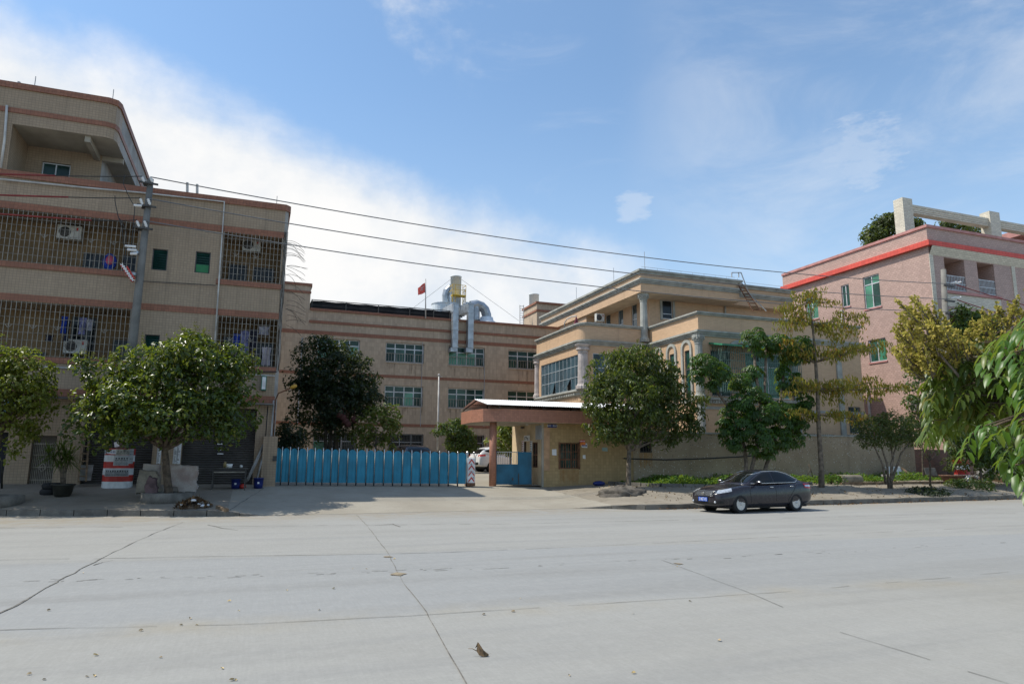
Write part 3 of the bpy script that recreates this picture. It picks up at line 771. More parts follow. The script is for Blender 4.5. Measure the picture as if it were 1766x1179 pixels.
# lit-sign box on the wall
p = atY(455, 661, 29.7)
mb = MB(); mb.box(p[0]-.10, p[0]+.10, 29.55, 29.95, p[2]-.29, p[2]+.29); lb = mb.build('sign_box', mat('sign_green', (.03,.14,.09), .5), L, bevel=.01)
mb = MB(); mb.box(p[0]-.07, p[0]+.07, 29.538, 29.55, p[2]-.25, p[2]+.25); mb.build('sign_face', M['white'], lb)

# things hanging on / standing in the balconies
def aircon(u, v, Y, w, label):
    p = atY(u, v, Y); r = thing('air_conditioner', label, 'air conditioner', (p[0], Y, p[2]-.3), 'wall air conditioners')
    mb = MB(); mb.box(p[0]-w/2, p[0]+w/2, Y-.15, Y+.15, p[2]-.28, p[2]+.28); mb.build('casing', M['ac_white'], r, bevel=.015)
    mb = MB(); mb.lathe((p[0]-w*.18, Y-.151, p[2]), [(.0,-.012),(.2,-.012),(.21,0)], 20, 'y'); mb.build('fan_grille', M['steel_dark'], r)
    mb = MB(); mb.box(p[0]-w/2, p[0]-w/2+.04, Y-.15, Y+.35, p[2]-.33, p[2]-.29); mb.box(p[0]+w/2-.04, p[0]+w/2, Y-.15, Y+.35, p[2]-.33, p[2]-.29); mb.build('bracket', M['bar'], r)
    mb = MB(); mb.box(p[0]+w*.28, p[0]+w*.36, Y-.156, Y-.15, p[2]+.08, p[2]+.2); mb.build('badge', M['red'], r)
    return r
aircon(121, 402, 31.15, .85, 'air conditioner behind the long upper balcony grille with red mark')
aircon(434, 424, 31.15, .75, 'air conditioner behind the small upper right balcony grille')
aircon(131, 598, 31.15, .8, 'air conditioner low behind the long middle balcony grille')
def cloth(name, u0, v0, u1, v1, Y, m, label, cat='clothing', wave=.05):
    a, b = atY(u0, v0, Y), atY(u1, v1, Y); mb = MB(); nx, nz = 8, 7; n0 = 0
    for i in range(nx+1):
        for j in range(nz+1):
            s, t = i/nx, j/nz; tap = 1-.18*math.sin(t*3.1)
            x = (a[0]+b[0])/2+(s-.5)*(b[0]-a[0])*tap; z = a[2]+(b[2]-a[2])*t
            mb.v.append((x, Y+wave*math.sin(s*9+t*2), z))
    for i in range(nx):
        for j in range(nz):
            k = i*(nz+1)+j; mb.f.append([k, k+1, k+nz+2, k+nz+1]); mb.sm.append(True)
    n = len(mb.v); mb.v += [(x, y+.03, z) for x, y, z in mb.v]
    mb.f += [[q+n for q in f][::-1] for f in mb.f]; mb.sm = [True]*len(mb.f)
    return single(name, mb, m, label, cat, 'laundry hanging in the balconies')
cloth('hanging_shirt', 106, 545, 114, 575, 30.5, M['cloth_blue'], 'blue cloth hanging behind the long middle balcony grille')
cloth('hanging_shirt', 137, 547, 147, 577, 30.5, M['cloth_lilac'], 'lilac shirt hanging behind the long middle balcony grille')
cloth('hanging_towel', 148, 550, 160, 570, 30.5, M['cloth_pale'], 'pale towel hanging behind the long middle balcony grille')
cloth('hanging_trousers', 112, 552, 118, 588, 30.55, M['cloth_dark'], 'dark narrow trousers hanging behind the middle balcony grille')
cloth('hanging_shirt', 415, 570, 428, 610, 30.5, M['cloth_lilac'], 'lilac shirt in the crowded lower right balcony')
cloth('hanging_shirt', 431, 567, 443, 606, 30.55, M['cloth_dark'], 'dark shirt in the crowded lower right balcony')
cloth('hanging_towel', 446, 562, 464, 578, 30.5, M['cloth_pale'], 'pale towel at top of the crowded lower right balcony')
cloth('hanging_shirt', 402, 575, 413, 605, 30.5, M['cloth_blue'], 'blue garment at left in the crowded lower right balcony')
cloth('hanging_towel', 452, 598, 466, 630, 30.5, mat('white_cloth', (.5,.45,.5), .9), 'white patterned towel low in the lower right balcony')
cloth('hanging_underwear', 78, 577, 92, 588, 30.45, M['cloth_dark'], 'small dark garment hanging alone in the long middle balcony')
p = atY(189, 452, 30.6); bk = thing('backpack', 'blue and pink bag hung inside the long upper balcony grille', 'bag', (p[0],30.6,p[2]-.35))
mb = MB(); mb.ell((p[0],30.6,p[2]), (.26,.14,.36)); mb.build('bag_body', M['cloth_blue'], bk)
mb = MB(); mb.ell((p[0]+.02,30.49,p[2]+.05), (.15,.06,.2)); mb.build('pocket', M['cloth_pink'], bk)
# striped awning at the far left
r = thing('striped_awning', 'blue and white striped awning over the doorway at far left', 'awning', (-9.2, 29.5, 3.2))
mb = MB(); mw_ = MB(); n = 14
for k in range(n):
    x0, x1 = -11.4+k*.24, -11.4+(k+1)*.24
    (mb if k % 2 else mw_).poly([(x0,29.95,4.0), (x0,28.7,3.45), (x1,28.7,3.45), (x1,29.95,4.0)])
    (mb if k % 2 else mw_).poly([(x0,28.7,3.45), (x0,28.68,3.2), (x1,28.68,3.2), (x1,28.7,3.45)])
mb.build('blue_stripes', mat('awning_blue', (.02,.14,.30), .8), r); mw_.build('white_stripes', M['white'], r)
# bare creeper on the corner
mb = MB(); rng = random.Random(5)
for k in range(26):
    p = Vector(atY(492+rng.random()*3, 415+rng.random()*150, 30.1)); pts = [p.copy()]; d = Vector((.5+rng.random()*.5, -.1, .5*(rng.random()-.2)))
    for j in range(9): d += Vector(((rng.random()-.45)*.3, (rng.random()-.5)*.2, -.12+(rng.random()-.5)*.35)); p = p+d.normalized()*.10; pts.append(p.copy())
    mb.tube(pts, [.008]*9+[.003], 4)
for k in range(6):
    u = 489+k; pts = [atY(u-(v-400)*.062+rng.random()*3, v, 30.0-.02) for v in range(400, 660, 20)]; mb.tube(pts, .009, 4)
single('bare_creeper', mb, M['bark_grey'], 'bare twiggy creeper on the right corner of the tan building', 'plant')
# ------------------------------------------------------------------ gate pier, retractable gate
a, b = atY(457, 752, 29.9), atY(474, 836, 29.9)
mb = MB(); mb.box(.38, .93, 29.55, 30.0, gz(.6,29.7)-.1, 2.6)
pr = thing('gate_pier', 'tan tiled gate pier beside the left end of the blue gate', 'pillar', (.65,29.75,gz(.6,29.7)))
mb.build('pier_shaft', M['tan_tile'], pr)
mb = MB(); mb.box(.78, .93, 29.5, 29.55, 1.62, 1.82); mb.build('switch_box', M['steel_dark'], pr)
gt = thing('retractable_gate', 'blue retractable gate of scalloped panels and steel posts across the factory entrance', 'gate', (5, 30, .6))
YG = 30.0; postsu = [440+.3737*q for q in (85,120,157,193,236,272,310,349,383,424,466,511,548,592,634,677,719,762,804,847,890,932,973)]
px = [atY(u, 810, YG)[0] for u in postsu]
for i, x in enumerate(px):
    zb = gz(x, YG); zt = zb+1.52
    mb = MB(); Yp = YG-.10
    mb.tube([(x,Yp,zb+.06), (x,Yp,zt-.06), (x,Yp+.02,zt-.01), (x,Yp+.07,zt+.0), (x,Yp+.12,zt-.02), (x,Yp+.14,zt-.10)], .022, 6)
    po = mb.build('post', M['chrome'], gt)
    mb = MB(); mb.lathe((x,Yp,zb+.055), [(.0,-.02),(.055,-.02),(.055,.02),(0,.02)], 10, 'x'); mb.build('wheel', M['rubber'], po)
for x0, x1 in zip(px, px[1:]):
    zb = gz((x0+x1)/2, YG)+.11; w = (x1-x0)-.03; xc = (x0+x1)/2; mb = MB(); nb_ = 10; rows = []
    for i in range(nb_+1):
        s = i/nb_*2-1; y = YG-.06-.016*math.sin(abs(s)*math.pi)+.012*(1-abs(s))**2; zt = zb+1.17+.20*math.sqrt(max(0, 1-s*s*.98))
        rows.append(((xc+s*w/2, y, zb), (xc+s*w/2, y, zt)))
    for a, b in zip(rows, rows[1:]): mb.quad(a[0], b[0], b[1], a[1], True)
    rows2 = [((p[0], p[1]+.03, p[2]), (q[0], q[1]+.03, q[2])) for p, q in rows]
    for a, b in zip(rows2, rows2[1:]): mb.quad(b[0], a[0], a[1], b[1], True)
    for (a, b), (a2, b2) in zip(zip(rows, rows[1:]), zip(rows2, rows2[1:])): mb.quad(a[1], b[1], b2[1], a2[1])
    mb.quad(rows[0][1], rows[0][0], rows2[0][0], rows2[0][1]); mb.quad(rows[-1][0], rows[-1][1], rows2[-1][1], rows2[-1][0])
    mb.build('panel', M['gate_blue'], gt)
mb = MB()
for i, (x0, x1) in enumerate(zip(px, px[1:])):
    za, zc = gz(x0, YG)+.16, gz(x1, YG)+.16
    mb.bar((x0,YG+.06,za), (x1,YG+.06,zc+.9), .02); mb.bar((x0,YG+.06,za+.9), (x1,YG+.06,zc), .02); mb.bar((x0,YG+.03,za-.04), (x1,YG+.03,zc-.04), .03)
mb.build('scissor_bars', M['chrome'], gt)
# control head with red chevrons
x0, x1 = px[-1]+.02, atY(817, 810, YG)[0]; zb = gz(x0, YG)
mb = MB(); mb.box(x0, x1, YG-.22, YG+.2, zb+.05, zb+1.24); hd = mb.build('control_head', M['white'], gt, bevel=.015)
mb = MB(); xm = (x0+x1)/2; hw = (x1-x0)/2-.03
for k in range(4):
    z = zb+.22+k*.26; t = .09
    for s in (-1, 1): mb.quad((xm,YG-.223,z+.12), (xm+s*hw,YG-.223,z-.06), (xm+s*hw,YG-.223,z-.06+t), (xm,YG-.223,z+.12+t)) if s > 0 else mb.quad((xm+s*hw,YG-.223,z-.06), (xm,YG-.223,z+.12), (xm,YG-.223,z+.12+t), (xm+s*hw,YG-.223,z-.06+t))
mb.build('chevrons', M['red'], hd)
mb = MB(); mb.box(x0-.01, x1+.01, YG-.225, YG+.21, zb+.02, zb+.16); mb.build('head_base', M['rust'], hd)
mb = MB()
for x in (x0+.03, x1-.02): mb.tube([(x,YG-.1,zb+1.22), (x,YG-.1,zb+1.47), (x,YG-.06,zb+1.53), (x,YG+.02,zb+1.5), (x,YG+.04,zb+1.42)], .022, 6)
mb.build('head_handle', M['chrome'], hd)
mb = MB(); rng = random.Random(3)
for (dx, dz) in ((-.06,.62),(.05,.6),(-.02,.95),(.09,.36)):
    mb.poly([(xm+dx-.05,YG-.226,zb+dz), (xm+dx+.03,YG-.226,zb+dz-.02), (xm+dx+.05,YG-.226,zb+dz+.04), (xm+dx-.02,YG-.226,zb+dz+.07)])
mb.build('torn_sticker', M['pipe_grey'], hd)
mb = MB(); 
for (a, b) in ((.4,9.4),):
    n = 18
    for i in range(n):
        xa, xb = a+(b-a)*i/n, a+(b-a)*(i+1)/n; mb.quad((xa,29.72,gz(xa,29.72)+.008), (xb,29.72,gz(xb,29.72)+.008), (xb,29.78,gz(xb,29.78)+.008), (xa,29.78,gz(xa,29.78)+.008))
struct('gate_rail', mb, M['steel_dark'])

# ------------------------------------------------------------------ gatehouse
gh = thing('gatehouse', 'yellow tiled gatehouse with salmon canopy slab and white corrugated roof', 'gatehouse', (14, 31, .5))
gy = M['gate_tile']; YH = 30.0; XC = 12.69; XE = 17.55
gwin = rY(965, 763, 998, 808, YH)
mb = MB(); wall(mb, YF(YH), XC, XE, .2, 3.42, [gwin+(.14,)])
mb.quad((XE,30,.2), (XE,34,.2), (XE,34,3.42), (XE,30,3.42)); mb.quad((XE,34,.2), (XC,34,.2), (XC,34,3.42), (XE,34,3.42))
mb.build('wall', gy, gh)
cr = atX(903, 800, XC)[1]
sd = (30.55, 31.25, 1.35, 2.55, .1); dd_ = (32.0, 32.7, .5, 2.6, .2)
mb = MB(); wall(mb, XF(XC), 30, 34, .2, 3.42, [sd, dd_]); mb.build('side_wall', mat('gatehouse_cream', (.56,.43,.27), .8, .15, 1.2, streak=.3), gh, 'cream painted side wall')
window(gh, YF(YH), *gwin, [gwin[0]+(gwin[1]-gwin[0])*k for k in (.33,.66)], [gwin[2]+.45], M['rust'], M['green_glass'], depth=.12, w=.05)
mb = MB()
for k in range(8): x = gwin[0]+.04+(gwin[1]-gwin[0]-.08)*k/7; mb.bar((x,29.96,gwin[2]), (x,29.96,gwin[3]), .022)
for k in range(4): z = gwin[2]+.03+(gwin[3]-gwin[2]-.06)*k/3; mb.bar((gwin[0]-.03,29.975,z), (gwin[1]+.03,29.975,z), .03)
for x in (gwin[0]-.03, gwin[1]+.03): mb.bar((x,29.972,gwin[2]-.02), (x,29.972,gwin[3]+.02), .05)
mb.build('window_grille', M['rust'], gh)
def strips(x0, x1, zt, zb, n, Y, rng=random.Random(8)):
    mb = MB()
    for k in range(n):
        x = x0+(x1-x0)*k/n; w = (x1-x0)/n*(.35+.6*rng.random()); L = (zt-zb)*(.6+.4*rng.random())
        mb.quad((x,Y,zt-L), (x+w*.7,Y,zt-L-.05), (x+w,Y,zt), (x,Y,zt))
    return mb
strips(gwin[0], gwin[1], gwin[2]-.05, gz(14,30)+.05, 22, 29.994).build('rust_stain', M['rust_stain'], gh)
window(gh, XF(XC), *sd[:4], [30.9], [1.95], M['rust'], M['dark_glass'], depth=.1)
mb = MB(); mb.box(XC+.16, XC+.2, 32.0, 32.7, .5, 2.6); mb.build('door', mat('door_brown', (.10,.055,.03), .6), gh)
# canopy slab
zs0, zs1 = 3.42, 4.0
path = [(10.2,33.6),(9.6,33.0),(9.5,31.0),(9.75,29.95),(10.65,29.45),(18.2,29.45),(18.2,33.8)]
mb = MB(); mb.sweep(path, [(0,zs0),(0,zs1)]); mb.poly([(x,y,zs1-.03) for x, y in path]); mb.build('canopy_fascia', M['salmon'], gh)
mb = MB(); mb.poly([(x,y,zs0-.002) for x, y in path][::-1]); mb.build('canopy_soffit', M['soffit'], gh)
mb = MB(); mb.lathe((10.33,30.2,gz(10.3,30.2)-.05), [(.165,0),(.165,3.0)], 20); mb.build('column', M['salmon'], gh)
# corrugated sheet roof on short props
mb = MB(); xe0, xe1 = 9.75, 17.9; yr, ye, yb = 31.3, 29.25, 33.8
zr, ze = 4.55, 4.16; n = 170
for i in range(n):
    xa, xb = xe0+(xe1-xe0)*i/n, xe0+(xe1-xe0)*(i+1)/n; da, db = (.014 if i % 2 else -.014), (-.014 if i % 2 else .014)
    mb.quad((xa,ye,ze+da), (xb,ye,ze+db), (xb,yr,zr+db), (xa,yr,zr+da), True); mb.quad((xa,yr,zr+da), (xb,yr,zr+db), (xb,yb,ze+db), (xa,yb,ze+da), True)
mb.build('sheet_roof', M['roof_white'], gh)
mb = MB()
for x in (10.4, 12.6, 14.8, 17.0):
    mb.bar((x,29.6,4.0), (x,29.6,4.2), .05); mb.bar((x,31.3,4.0), (x,31.3,4.52), .05); mb.bar((x,33.4,4.0), (x,33.4,4.2), .05)
for y, z in ((29.5,4.17),(30.4,4.34),(31.3,4.51),(32.5,4.36)): mb.bar((9.9,y,z), (17.8,y,z), .04)
mb.bar((9.9,29.4,4.14), (9.9,31.3,4.5), .04); mb.bar((9.9,31.3,4.5), (9.9,33.7,4.14), .04)
mb.build('roof_frame', M['steel_dark'], gh)
# signs, board, notices on the gatehouse
r = rY(945, 731, 960.5, 737, 29.96); mb = MB(); mb.box(r[0], r[1], 29.975, 29.995, r[2], r[3]); pl_ = mb.build('street_plate', M['sign_blue'], gh, 'dark blue plate with white characters')
def text(body, size, x, z, Y, m, parent, name, rotz=0, wide=1.):
    cu = bpy.data.curves.new(name, 'FONT'); cu.body = body; cu.size = size; cu.align_x = 'CENTER'; cu.align_y = 'CENTER'; cu.extrude = .002
    t = bpy.data.objects.new(name, cu); COL.objects.link(t); dg = bpy.context.evaluated_depsgraph_get()
    me = bpy.data.meshes.new_from_object(t.evaluated_get(dg)); bpy.data.objects.remove(t); me.name = name; me.materials.clear(); me.materials.append(m)
    o0 = ORG.get(parent.name, (0,0,0)); ca, sa = math.cos(rotz), math.sin(rotz)
    for v in me.vertices:
        lx, ly, lz = v.co; lx *= wide; v.co = (x+lx*ca+lz*sa-o0[0], Y+lx*sa-lz*ca-o0[1], z+ly-o0[2])
    o = bpy.data.objects.new(name, me); COL.objects.link(o); o.parent = parent; ORG[o.name] = o0; return o
text('金鸿一街5号', .105, (r[0]+r[1])/2, (r[2]+r[3])/2, 29.972, M['white'], pl_, 'lettering')
r = rY(938, 737, 948, 811, 29.97); mb = MB(); mb.box(r[0], r[1], 29.96, 29.995, r[2], r[3]); mb.build('plywood_board', M['plywood'], gh)
r = rX(924, 734, 934, 757, XC-.02); mb = MB(); mb.box(XC-.04, XC, r[0], r[1], r[2], r[3]); mb.build('meter_box', M['pipe_grey'], gh)
r = rX(903.5, 751, 913, 760, XC-.02); mb = MB(); mb.box(XC-.02, XC, r[0], r[1], r[2], r[3]); so_ = mb.build('room_sign', M['paper'], gh)
mb = MB()
for k, (a, b, c, d) in enumerate(((.15,.25,.2,.8),(.25,.42,.7,.8),(.42,.5,.45,.8),(.55,.65,.2,.6),(.65,.8,.5,.6),(.62,.85,.2,.3))):
    y = lambda t: r[1]-(r[1]-r[0])*t
    z = lambda t: r[2]+(r[3]-r[2])*t
    mb.box(XC-.023, XC-.02, y(b), y(a), z(c), z(d))
mb.build('sign_strokes', M['ink'], so_)
for u in (901.5, 915.5):
    r = rX(u-1.7, 760, u+1.7, 779, XC-.02); mb = MB(); mb.box(XC-.018, XC, r[0], r[1], r[2], r[3]); cp = mb.build('couplet_strip', M['paper'], gh)
    mb = MB()
    for k in range(5): z = r[2]+(r[3]-r[2])*(k+.5)/5; mb.box(XC-.021, XC-.018, r[0]+.05, r[1]-.05, z-.02, z+.02); 
    mb.build('couplet_strokes', M['red'] if u < 905 else M['ink'], cp)
mb = MB(); p = atX(909, 731, XC-.3); mb.lathe((p[0],p[1],p[2]), [(.02,.09),(.07,.07),(.07,-.05),(.04,-.07)], 10); mb.bar((p[0],p[1],p[2]), (XC,p[1],p[2]+.02), .03); mb.build('lamp', M['pipe_white'], gh)
p = atX(901, 737, XC-.1); mb = MB(); mb.ell((p[0],p[1],p[2]), (.1,.1,.06)); mb.build('camera_dome', M['steel_dark'], gh)
for nm, q, m in (('white_notice', (952,774,960,785), 'paper'), ('red_poster', (999,758,1009,763), 'red'), ('blue_poster', (1003,764,1013,772), 'paper'), ('pale_poster', (1038,771,1048,778), 'pale_p'), ('torn_notice', (1005,784,1010,791), 'paper')):
    if m == 'pale_p': M[m] = mat('pale_green_paper', (.32,.42,.38), .8)
    r = rY(*q, 29.985); mb = MB(); z_ = (r[3]-r[2]); mb.quad((r[0],29.985,r[2]+.02), (r[1],29.985,r[2]), (r[1]-.01,29.985,r[3]), (r[0],29.985,r[3]-.01)); po = mb.build(nm, M[m], gh)
    mb = MB()
    if nm == 'red_poster':
        mb.quad((r[0],29.983,r[2]-.12), (r[1]+.03,29.983,r[2]-.12), (r[1]+.02,29.983,r[2]+.01), (r[0],29.983,r[2]+.01)); mb.build('orange_strip', M['orange'], po); mb = MB()
    for k in range(4):
        xx = r[0]+(r[1]-r[0])*(k+.25)/4.4; mb.quad((xx,29.98,r[2]+z_*.3), (xx+.05,29.98,r[2]+z_*.32), (xx+.045,29.98,r[2]+z_*.75), (xx+.01,29.98,r[2]+z_*.7))
    if nm in ('blue_poster', 'red_poster'): mb.build('poster_strokes', M['sign_blue'] if nm == 'blue_poster' else M['paper'], po)
mb = MB(); mb.box(XC-.02, XC+.07, 29.965, 30.03, .35, 3.42); mb.build('corner_strip', M['soffit'], gh)
# blue side gate
sg = thing('side_gate', 'small blue steel pedestrian gate between salmon column and gatehouse', 'gate', (11.4, 30.3, .5))
xa, xm_, xb = 10.52, atY(894, 800, 30.3)[0], atY(916.5, 800, 30.3)[0]; zb = gz(11.4, 30.3)+.09; zm = atY(870, 800, 30.3)[2]; zt = atY(905, 779, 30.3)[2]
mb = MB(); mb.box(xa, xm_, 30.28, 30.32, zb, zm); mb.box(xm_+.01, xb, 30.27, 30.32, zb, zt)
for x in (xa, xm_-.03): mb.box(x, x+.04, 30.275, 30.325, zb, zt+.02)
mb.build('sheet_panel', M['gate_blue2'], sg)
mb = MB(); n = 10
for k in range(1, n): x = xa+(xm_-xa)*k/n; mb.bar((x,30.3,zm), (x,30.3,zt-.02), .02)
mb.bar((xa,30.3,zt-.01), (xm_,30.3,zt-.01), .035); mb.build('bars', M['pipe_white'], sg)
mb = MB(); mb.box(xm_-.32, xm_-.26, 30.26, 30.28, zb+.18, zb+.3); mb.box(xm_-.02, xm_+.02, 30.255, 30.28, zb+.02, zb+.5); mb.build('latch', M['steel_dark'], sg)

# ------------------------------------------------------------------ boundary wall with pebble dash
def pebblemat():
    m, nt, b = nodes('pebble_dash')
    v = N(nt, 'ShaderNodeTexVoronoi', Scale=11.0); nt.links.new(nt.nodes.new('ShaderNodeNewGeometry').outputs['Position'], v.inputs['Vector'])
    c = mixc(nt, ramp(nt, noise(nt, .6, detail=6), .3, .7), (.30,.23,.155), (.38,.305,.215))
    k = math_(nt, 'MULTIPLY', ramp(nt, v.outputs['Distance'], .20, .26, 1, 0), math_(nt, 'GREATER_THAN', nt_sep(nt, v.outputs['Color']), .70))
    c = mixc(nt, k, c, (.66,.64,.60))
    k2 = math_(nt, 'MULTIPLY', ramp(nt, v.outputs['Distance'], .2, .3, 1, 0), ramp(nt, nt_sep(nt, v.outputs['Color']), .28, .3, 1, 0))
    c = mixc(nt, k2, c, (.12,.09,.07))
    c = mixc(nt, ramp(nt, noise(nt, 1., stretch=(2,2,.2), detail=6), .52, .8, 0, .5), c, (.15,.12,.09))
    nt.links.new(c, b.inputs['Base Color']); b.inputs['Roughness'].default_value = .85
    bn = N(nt, 'ShaderNodeBump', Strength=.5, Distance=.02); bn.invert = True; nt.links.new(v.outputs['Distance'], bn.inputs['Height']); nt.links.new(bn.outputs[0], b.inputs['Normal'])
    return m
def nt_sep(nt, c):
    s = nt.nodes.new('ShaderNodeSeparateColor'); nt.links.new(c, s.inputs[0]); return s.outputs[0]
M['pebble'] = pebblemat()
bwl = thing('boundary_wall', 'long pebble dashed boundary wall behind the parked dark car', 'wall', (27, 30.1, .6))
bo = rY(1103, 753, 1124, 780, 30)
mb = MB(); wall(mb, YF(30.0), XE+.01, 36.4, .2, 3.08, [bo+(.2,)]); mb.quad((36.4,30,.2), (36.4,30.25,.2), (36.4,30.25,3.08), (36.4,30,3.08)); mb.quad((36.4,30.25,.2), (XE,30.25,.2), (XE,30.25,3.08), (36.4,30.25,3.08)); mb.build('wall_body', M['pebble'], bwl)
mb = MB(); mb.box(XE+.3, 36.45, 29.95, 30.3, 3.082, 3.16); mb.build('coping', M['grey_trim'], bwl)
mb = MB(); mb.box(bo[0], bo[1], 30.17, 30.2, bo[2], bo[3]); wb = mb.build('window_opening', M['dark_glass'], bwl)
mb = MB()
for k in range(5): x = bo[0]+.03+(bo[1]-bo[0]-.06)*k/4; mb.bar((x,29.99,bo[2]), (x,29.99,bo[3]), .022)
mb.bar((bo[0],29.98,bo[2]+.04), (bo[1],29.98,bo[2]+.04), .03); mb.bar((bo[0],29.98,bo[3]-.04), (bo[1],29.98,bo[3]-.04), .03); mb.build('window_bars', M['steel_dark'], wb)
strips(bo[0]-.02, bo[1]+.05, bo[2]-.02, bo[2]-.75, 9, 29.994).build('rust_stain', M['rust_stain'], bwl)
mb = MB(); mb.tube([atY(1076, 790, 29.9), atY(1094, 791, 29.9), atY(1150, 792.5, 29.9), atY(1215, 790.5, 29.9), atY(1280, 787, 29.9), atY(1330, 783, 29.9)], .035, 6); mb.build('wall_cable', M['cable'], bwl)
mb = MB(); wall(mb, YF(30.4), 36.46, 41.8, .2, 2.45); mb.quad((36.46,30.4,2.45), (41.8,30.4,2.45), (41.8,30.65,2.45), (36.46,30.65,2.45)); mb.quad((41.8,30.4,.2), (41.8,30.65,.2), (41.8,30.65,2.45), (41.8,30.4,2.45)); mb.quad((41.8,30.65,.2), (36.46,30.65,.2), (36.46,30.65,2.45), (41.8,30.65,2.45))
single('brick_wall', mb, M['brick'], 'low rough red brick wall in the shade under the thin shrub tree', 'wall')

M['stain'] = mat('water_stain', (.335,.255,.18), .8, .2, 3, streak=.4)
# ------------------------------------------------------------------ central factory block (facade Y = 49)
YC = 49.0; fc = YF(YC)
C = thing('factory_building', 'three storey tan factory block behind the gate with window rows', 'building', (12, 55, 1))
X0, X1 = 1.0, 22.2
rows = [[(548,583,620,609),(666,590,731,628),(774,598,836,633),(877,601,944,638)], [(548,655,618,692),(664,664,729,702),(773,669,835,706),(876,672,942,709)], [(541,744,613,782),(671,747,729,785),(772,749,834,786),(875,751,944,787)]]
zr_ = [(8.56,10.0), (5.39,6.88), (1.75,3.45)]
ops = []
for j, rw in enumerate(rows):
    for q in rw: r = rY(*q, YC); ops.append((r[0], r[1], zr_[j][0], zr_[j][1], .28))
mb = MB(); wall(mb, fc, X0, X1, .3, 11.97, ops)
wall(mb, fc, X0, 3.12, 11.97, 13.75); mb.quad((3.12,49,11.97), (3.12,53,11.97), (3.12,53,13.75), (3.12,49,13.75)); mb.quad((X0,49,13.7), (3.12,49,13.7), (3.12,53,13.7), (X0,53,13.7))
mb.quad((X1,49,.3), (X1,70,.3), (X1,70,11.97), (X1,49,11.97)); mb.quad((X0,70,.3), (X0,49,.3), (X0,49,11.97), (X0,70,11.97)); mb.quad((X1,70,.3), (X0,70,.3), (X0,70,11.97), (X1,70,11.97))
mb.build('wall', M['tan_tile_c'], C)
mb = MB(); mb.quad((X0,49.2,11.5), (X1,49.2,11.5), (X1,70,11.5), (X0,70,11.5)); mb.build('roof', M['concrete'], C)
mb = MB()
for a, c, p in ((10.23,10.48,.03), (7.42,7.62,.03), (3.96,4.16,.03)): mb.box(X0, X1, YC-p, YC+.01, a, c)
mb.box(3.12, X1, YC-.06, YC+.01, 11.02, 11.2); mb.box(3.15, X1+.05, YC-.1, YC+.2, 11.9, 12.06)
mb.box(X0, 3.2, YC-.06, YC+.2, 13.62, 13.8); mb.box(X0, 3.16, YC-.05, YC+.01, 13.08, 13.24); mb.box(3.12, 3.22, YC+.2, YC+4, 13.62, 13.8)
mb.build('brown_band', M['brown'], C)
k = 0
for j, rw in enumerate(rows):
    for i, q in enumerate(rw):
        o = ops[k]; k += 1; w = o[1]-o[0]
        if j < 2: window(C, fc, o[0], o[1], o[2], o[3], [o[0]+w*t for t in (.25,.51,.76)], [o[2]+(o[3]-o[2])*.70], M['alu'], M['green_glass'], depth=.26, w=.07, guard=(o[2]+.62, .2), lit={(0,0),(1,0),(2,0)} if (j, i) == (0, 2) else ({(0,0),(3,0)} if (j, i) == (0, 0) else ({(2,0)} if (j, i) == (1, 1) else None)))
        else: window(C, fc, o[0], o[1], o[2], o[3], [o[0]+w*t for t in (.33,.66)], [o[2]+(o[3]-o[2])*.66], M['alu'], M['dark_glass'], depth=.26, w=.06, lit={(0,0)} if i == 0 else None)
mb = MB()
for o in ops[8:]:
    n = 22
    for k in range(n+1): x = o[0]+(o[1]-o[0])*k/n; mb.bar((x,48.97,o[2]), (x,48.97,o[3]), .022)
    for k in range(5): z = o[2]+.03+(o[3]-o[2]-.06)*k/4; mb.bar((o[0],48.985,z), (o[1],48.985,z), .022)
mb.build('ground_floor_grille', M['dark_frame'], C)
for o in ops[:8]:
    ms = MB(); rg0 = random.Random(int(o[0]*10)+int(o[2]))
    for k in range(11):
        x = o[0]+(o[1]-o[0])*rg0.random(); w = .03+.16*rg0.random()**2; Ls = .25+1.1*rg0.random()**1.6; y_ = 48.994-.0004*k; zt0 = o[2]-.07
        ms.poly([(x,y_,zt0), (x+w*.15,y_,zt0-Ls*.6), (x+w*.4,y_,zt0-Ls), (x+w*.7,y_,zt0-Ls*.75), (x+w,y_,zt0)])
    ms.build('water_stain', M['stain'], C)
mb = MB()
for o in ops[:8]:
    mb.box(o[0]-.05, o[1]+.05, YC-.05, YC+.1, o[2]-.07, o[2]-.005)
mb.build('sill', M['tan_tile_c'], C)
mb = MB()
def vp(u, v0_, v1_, Y, r): a, b = atY(u, v0_, Y), atY(u, v1_, Y); x = (a[0]+b[0])/2; mb.tube([(x,Y,a[2]), (x,Y,b[2])], r, 6)
vp(517,582,730,48.9,.05); vp(835,633,735,48.9,.025); vp(727,590,735,48.94,.02)
mb.build('drain_pipe', M['pipe_grey'], C)
mb = MB(); mb.tube([(X0,48.93,3.3),(8.4,48.93,3.32)], .02, 5); mb.build('wall_cable', M['cable'], C)
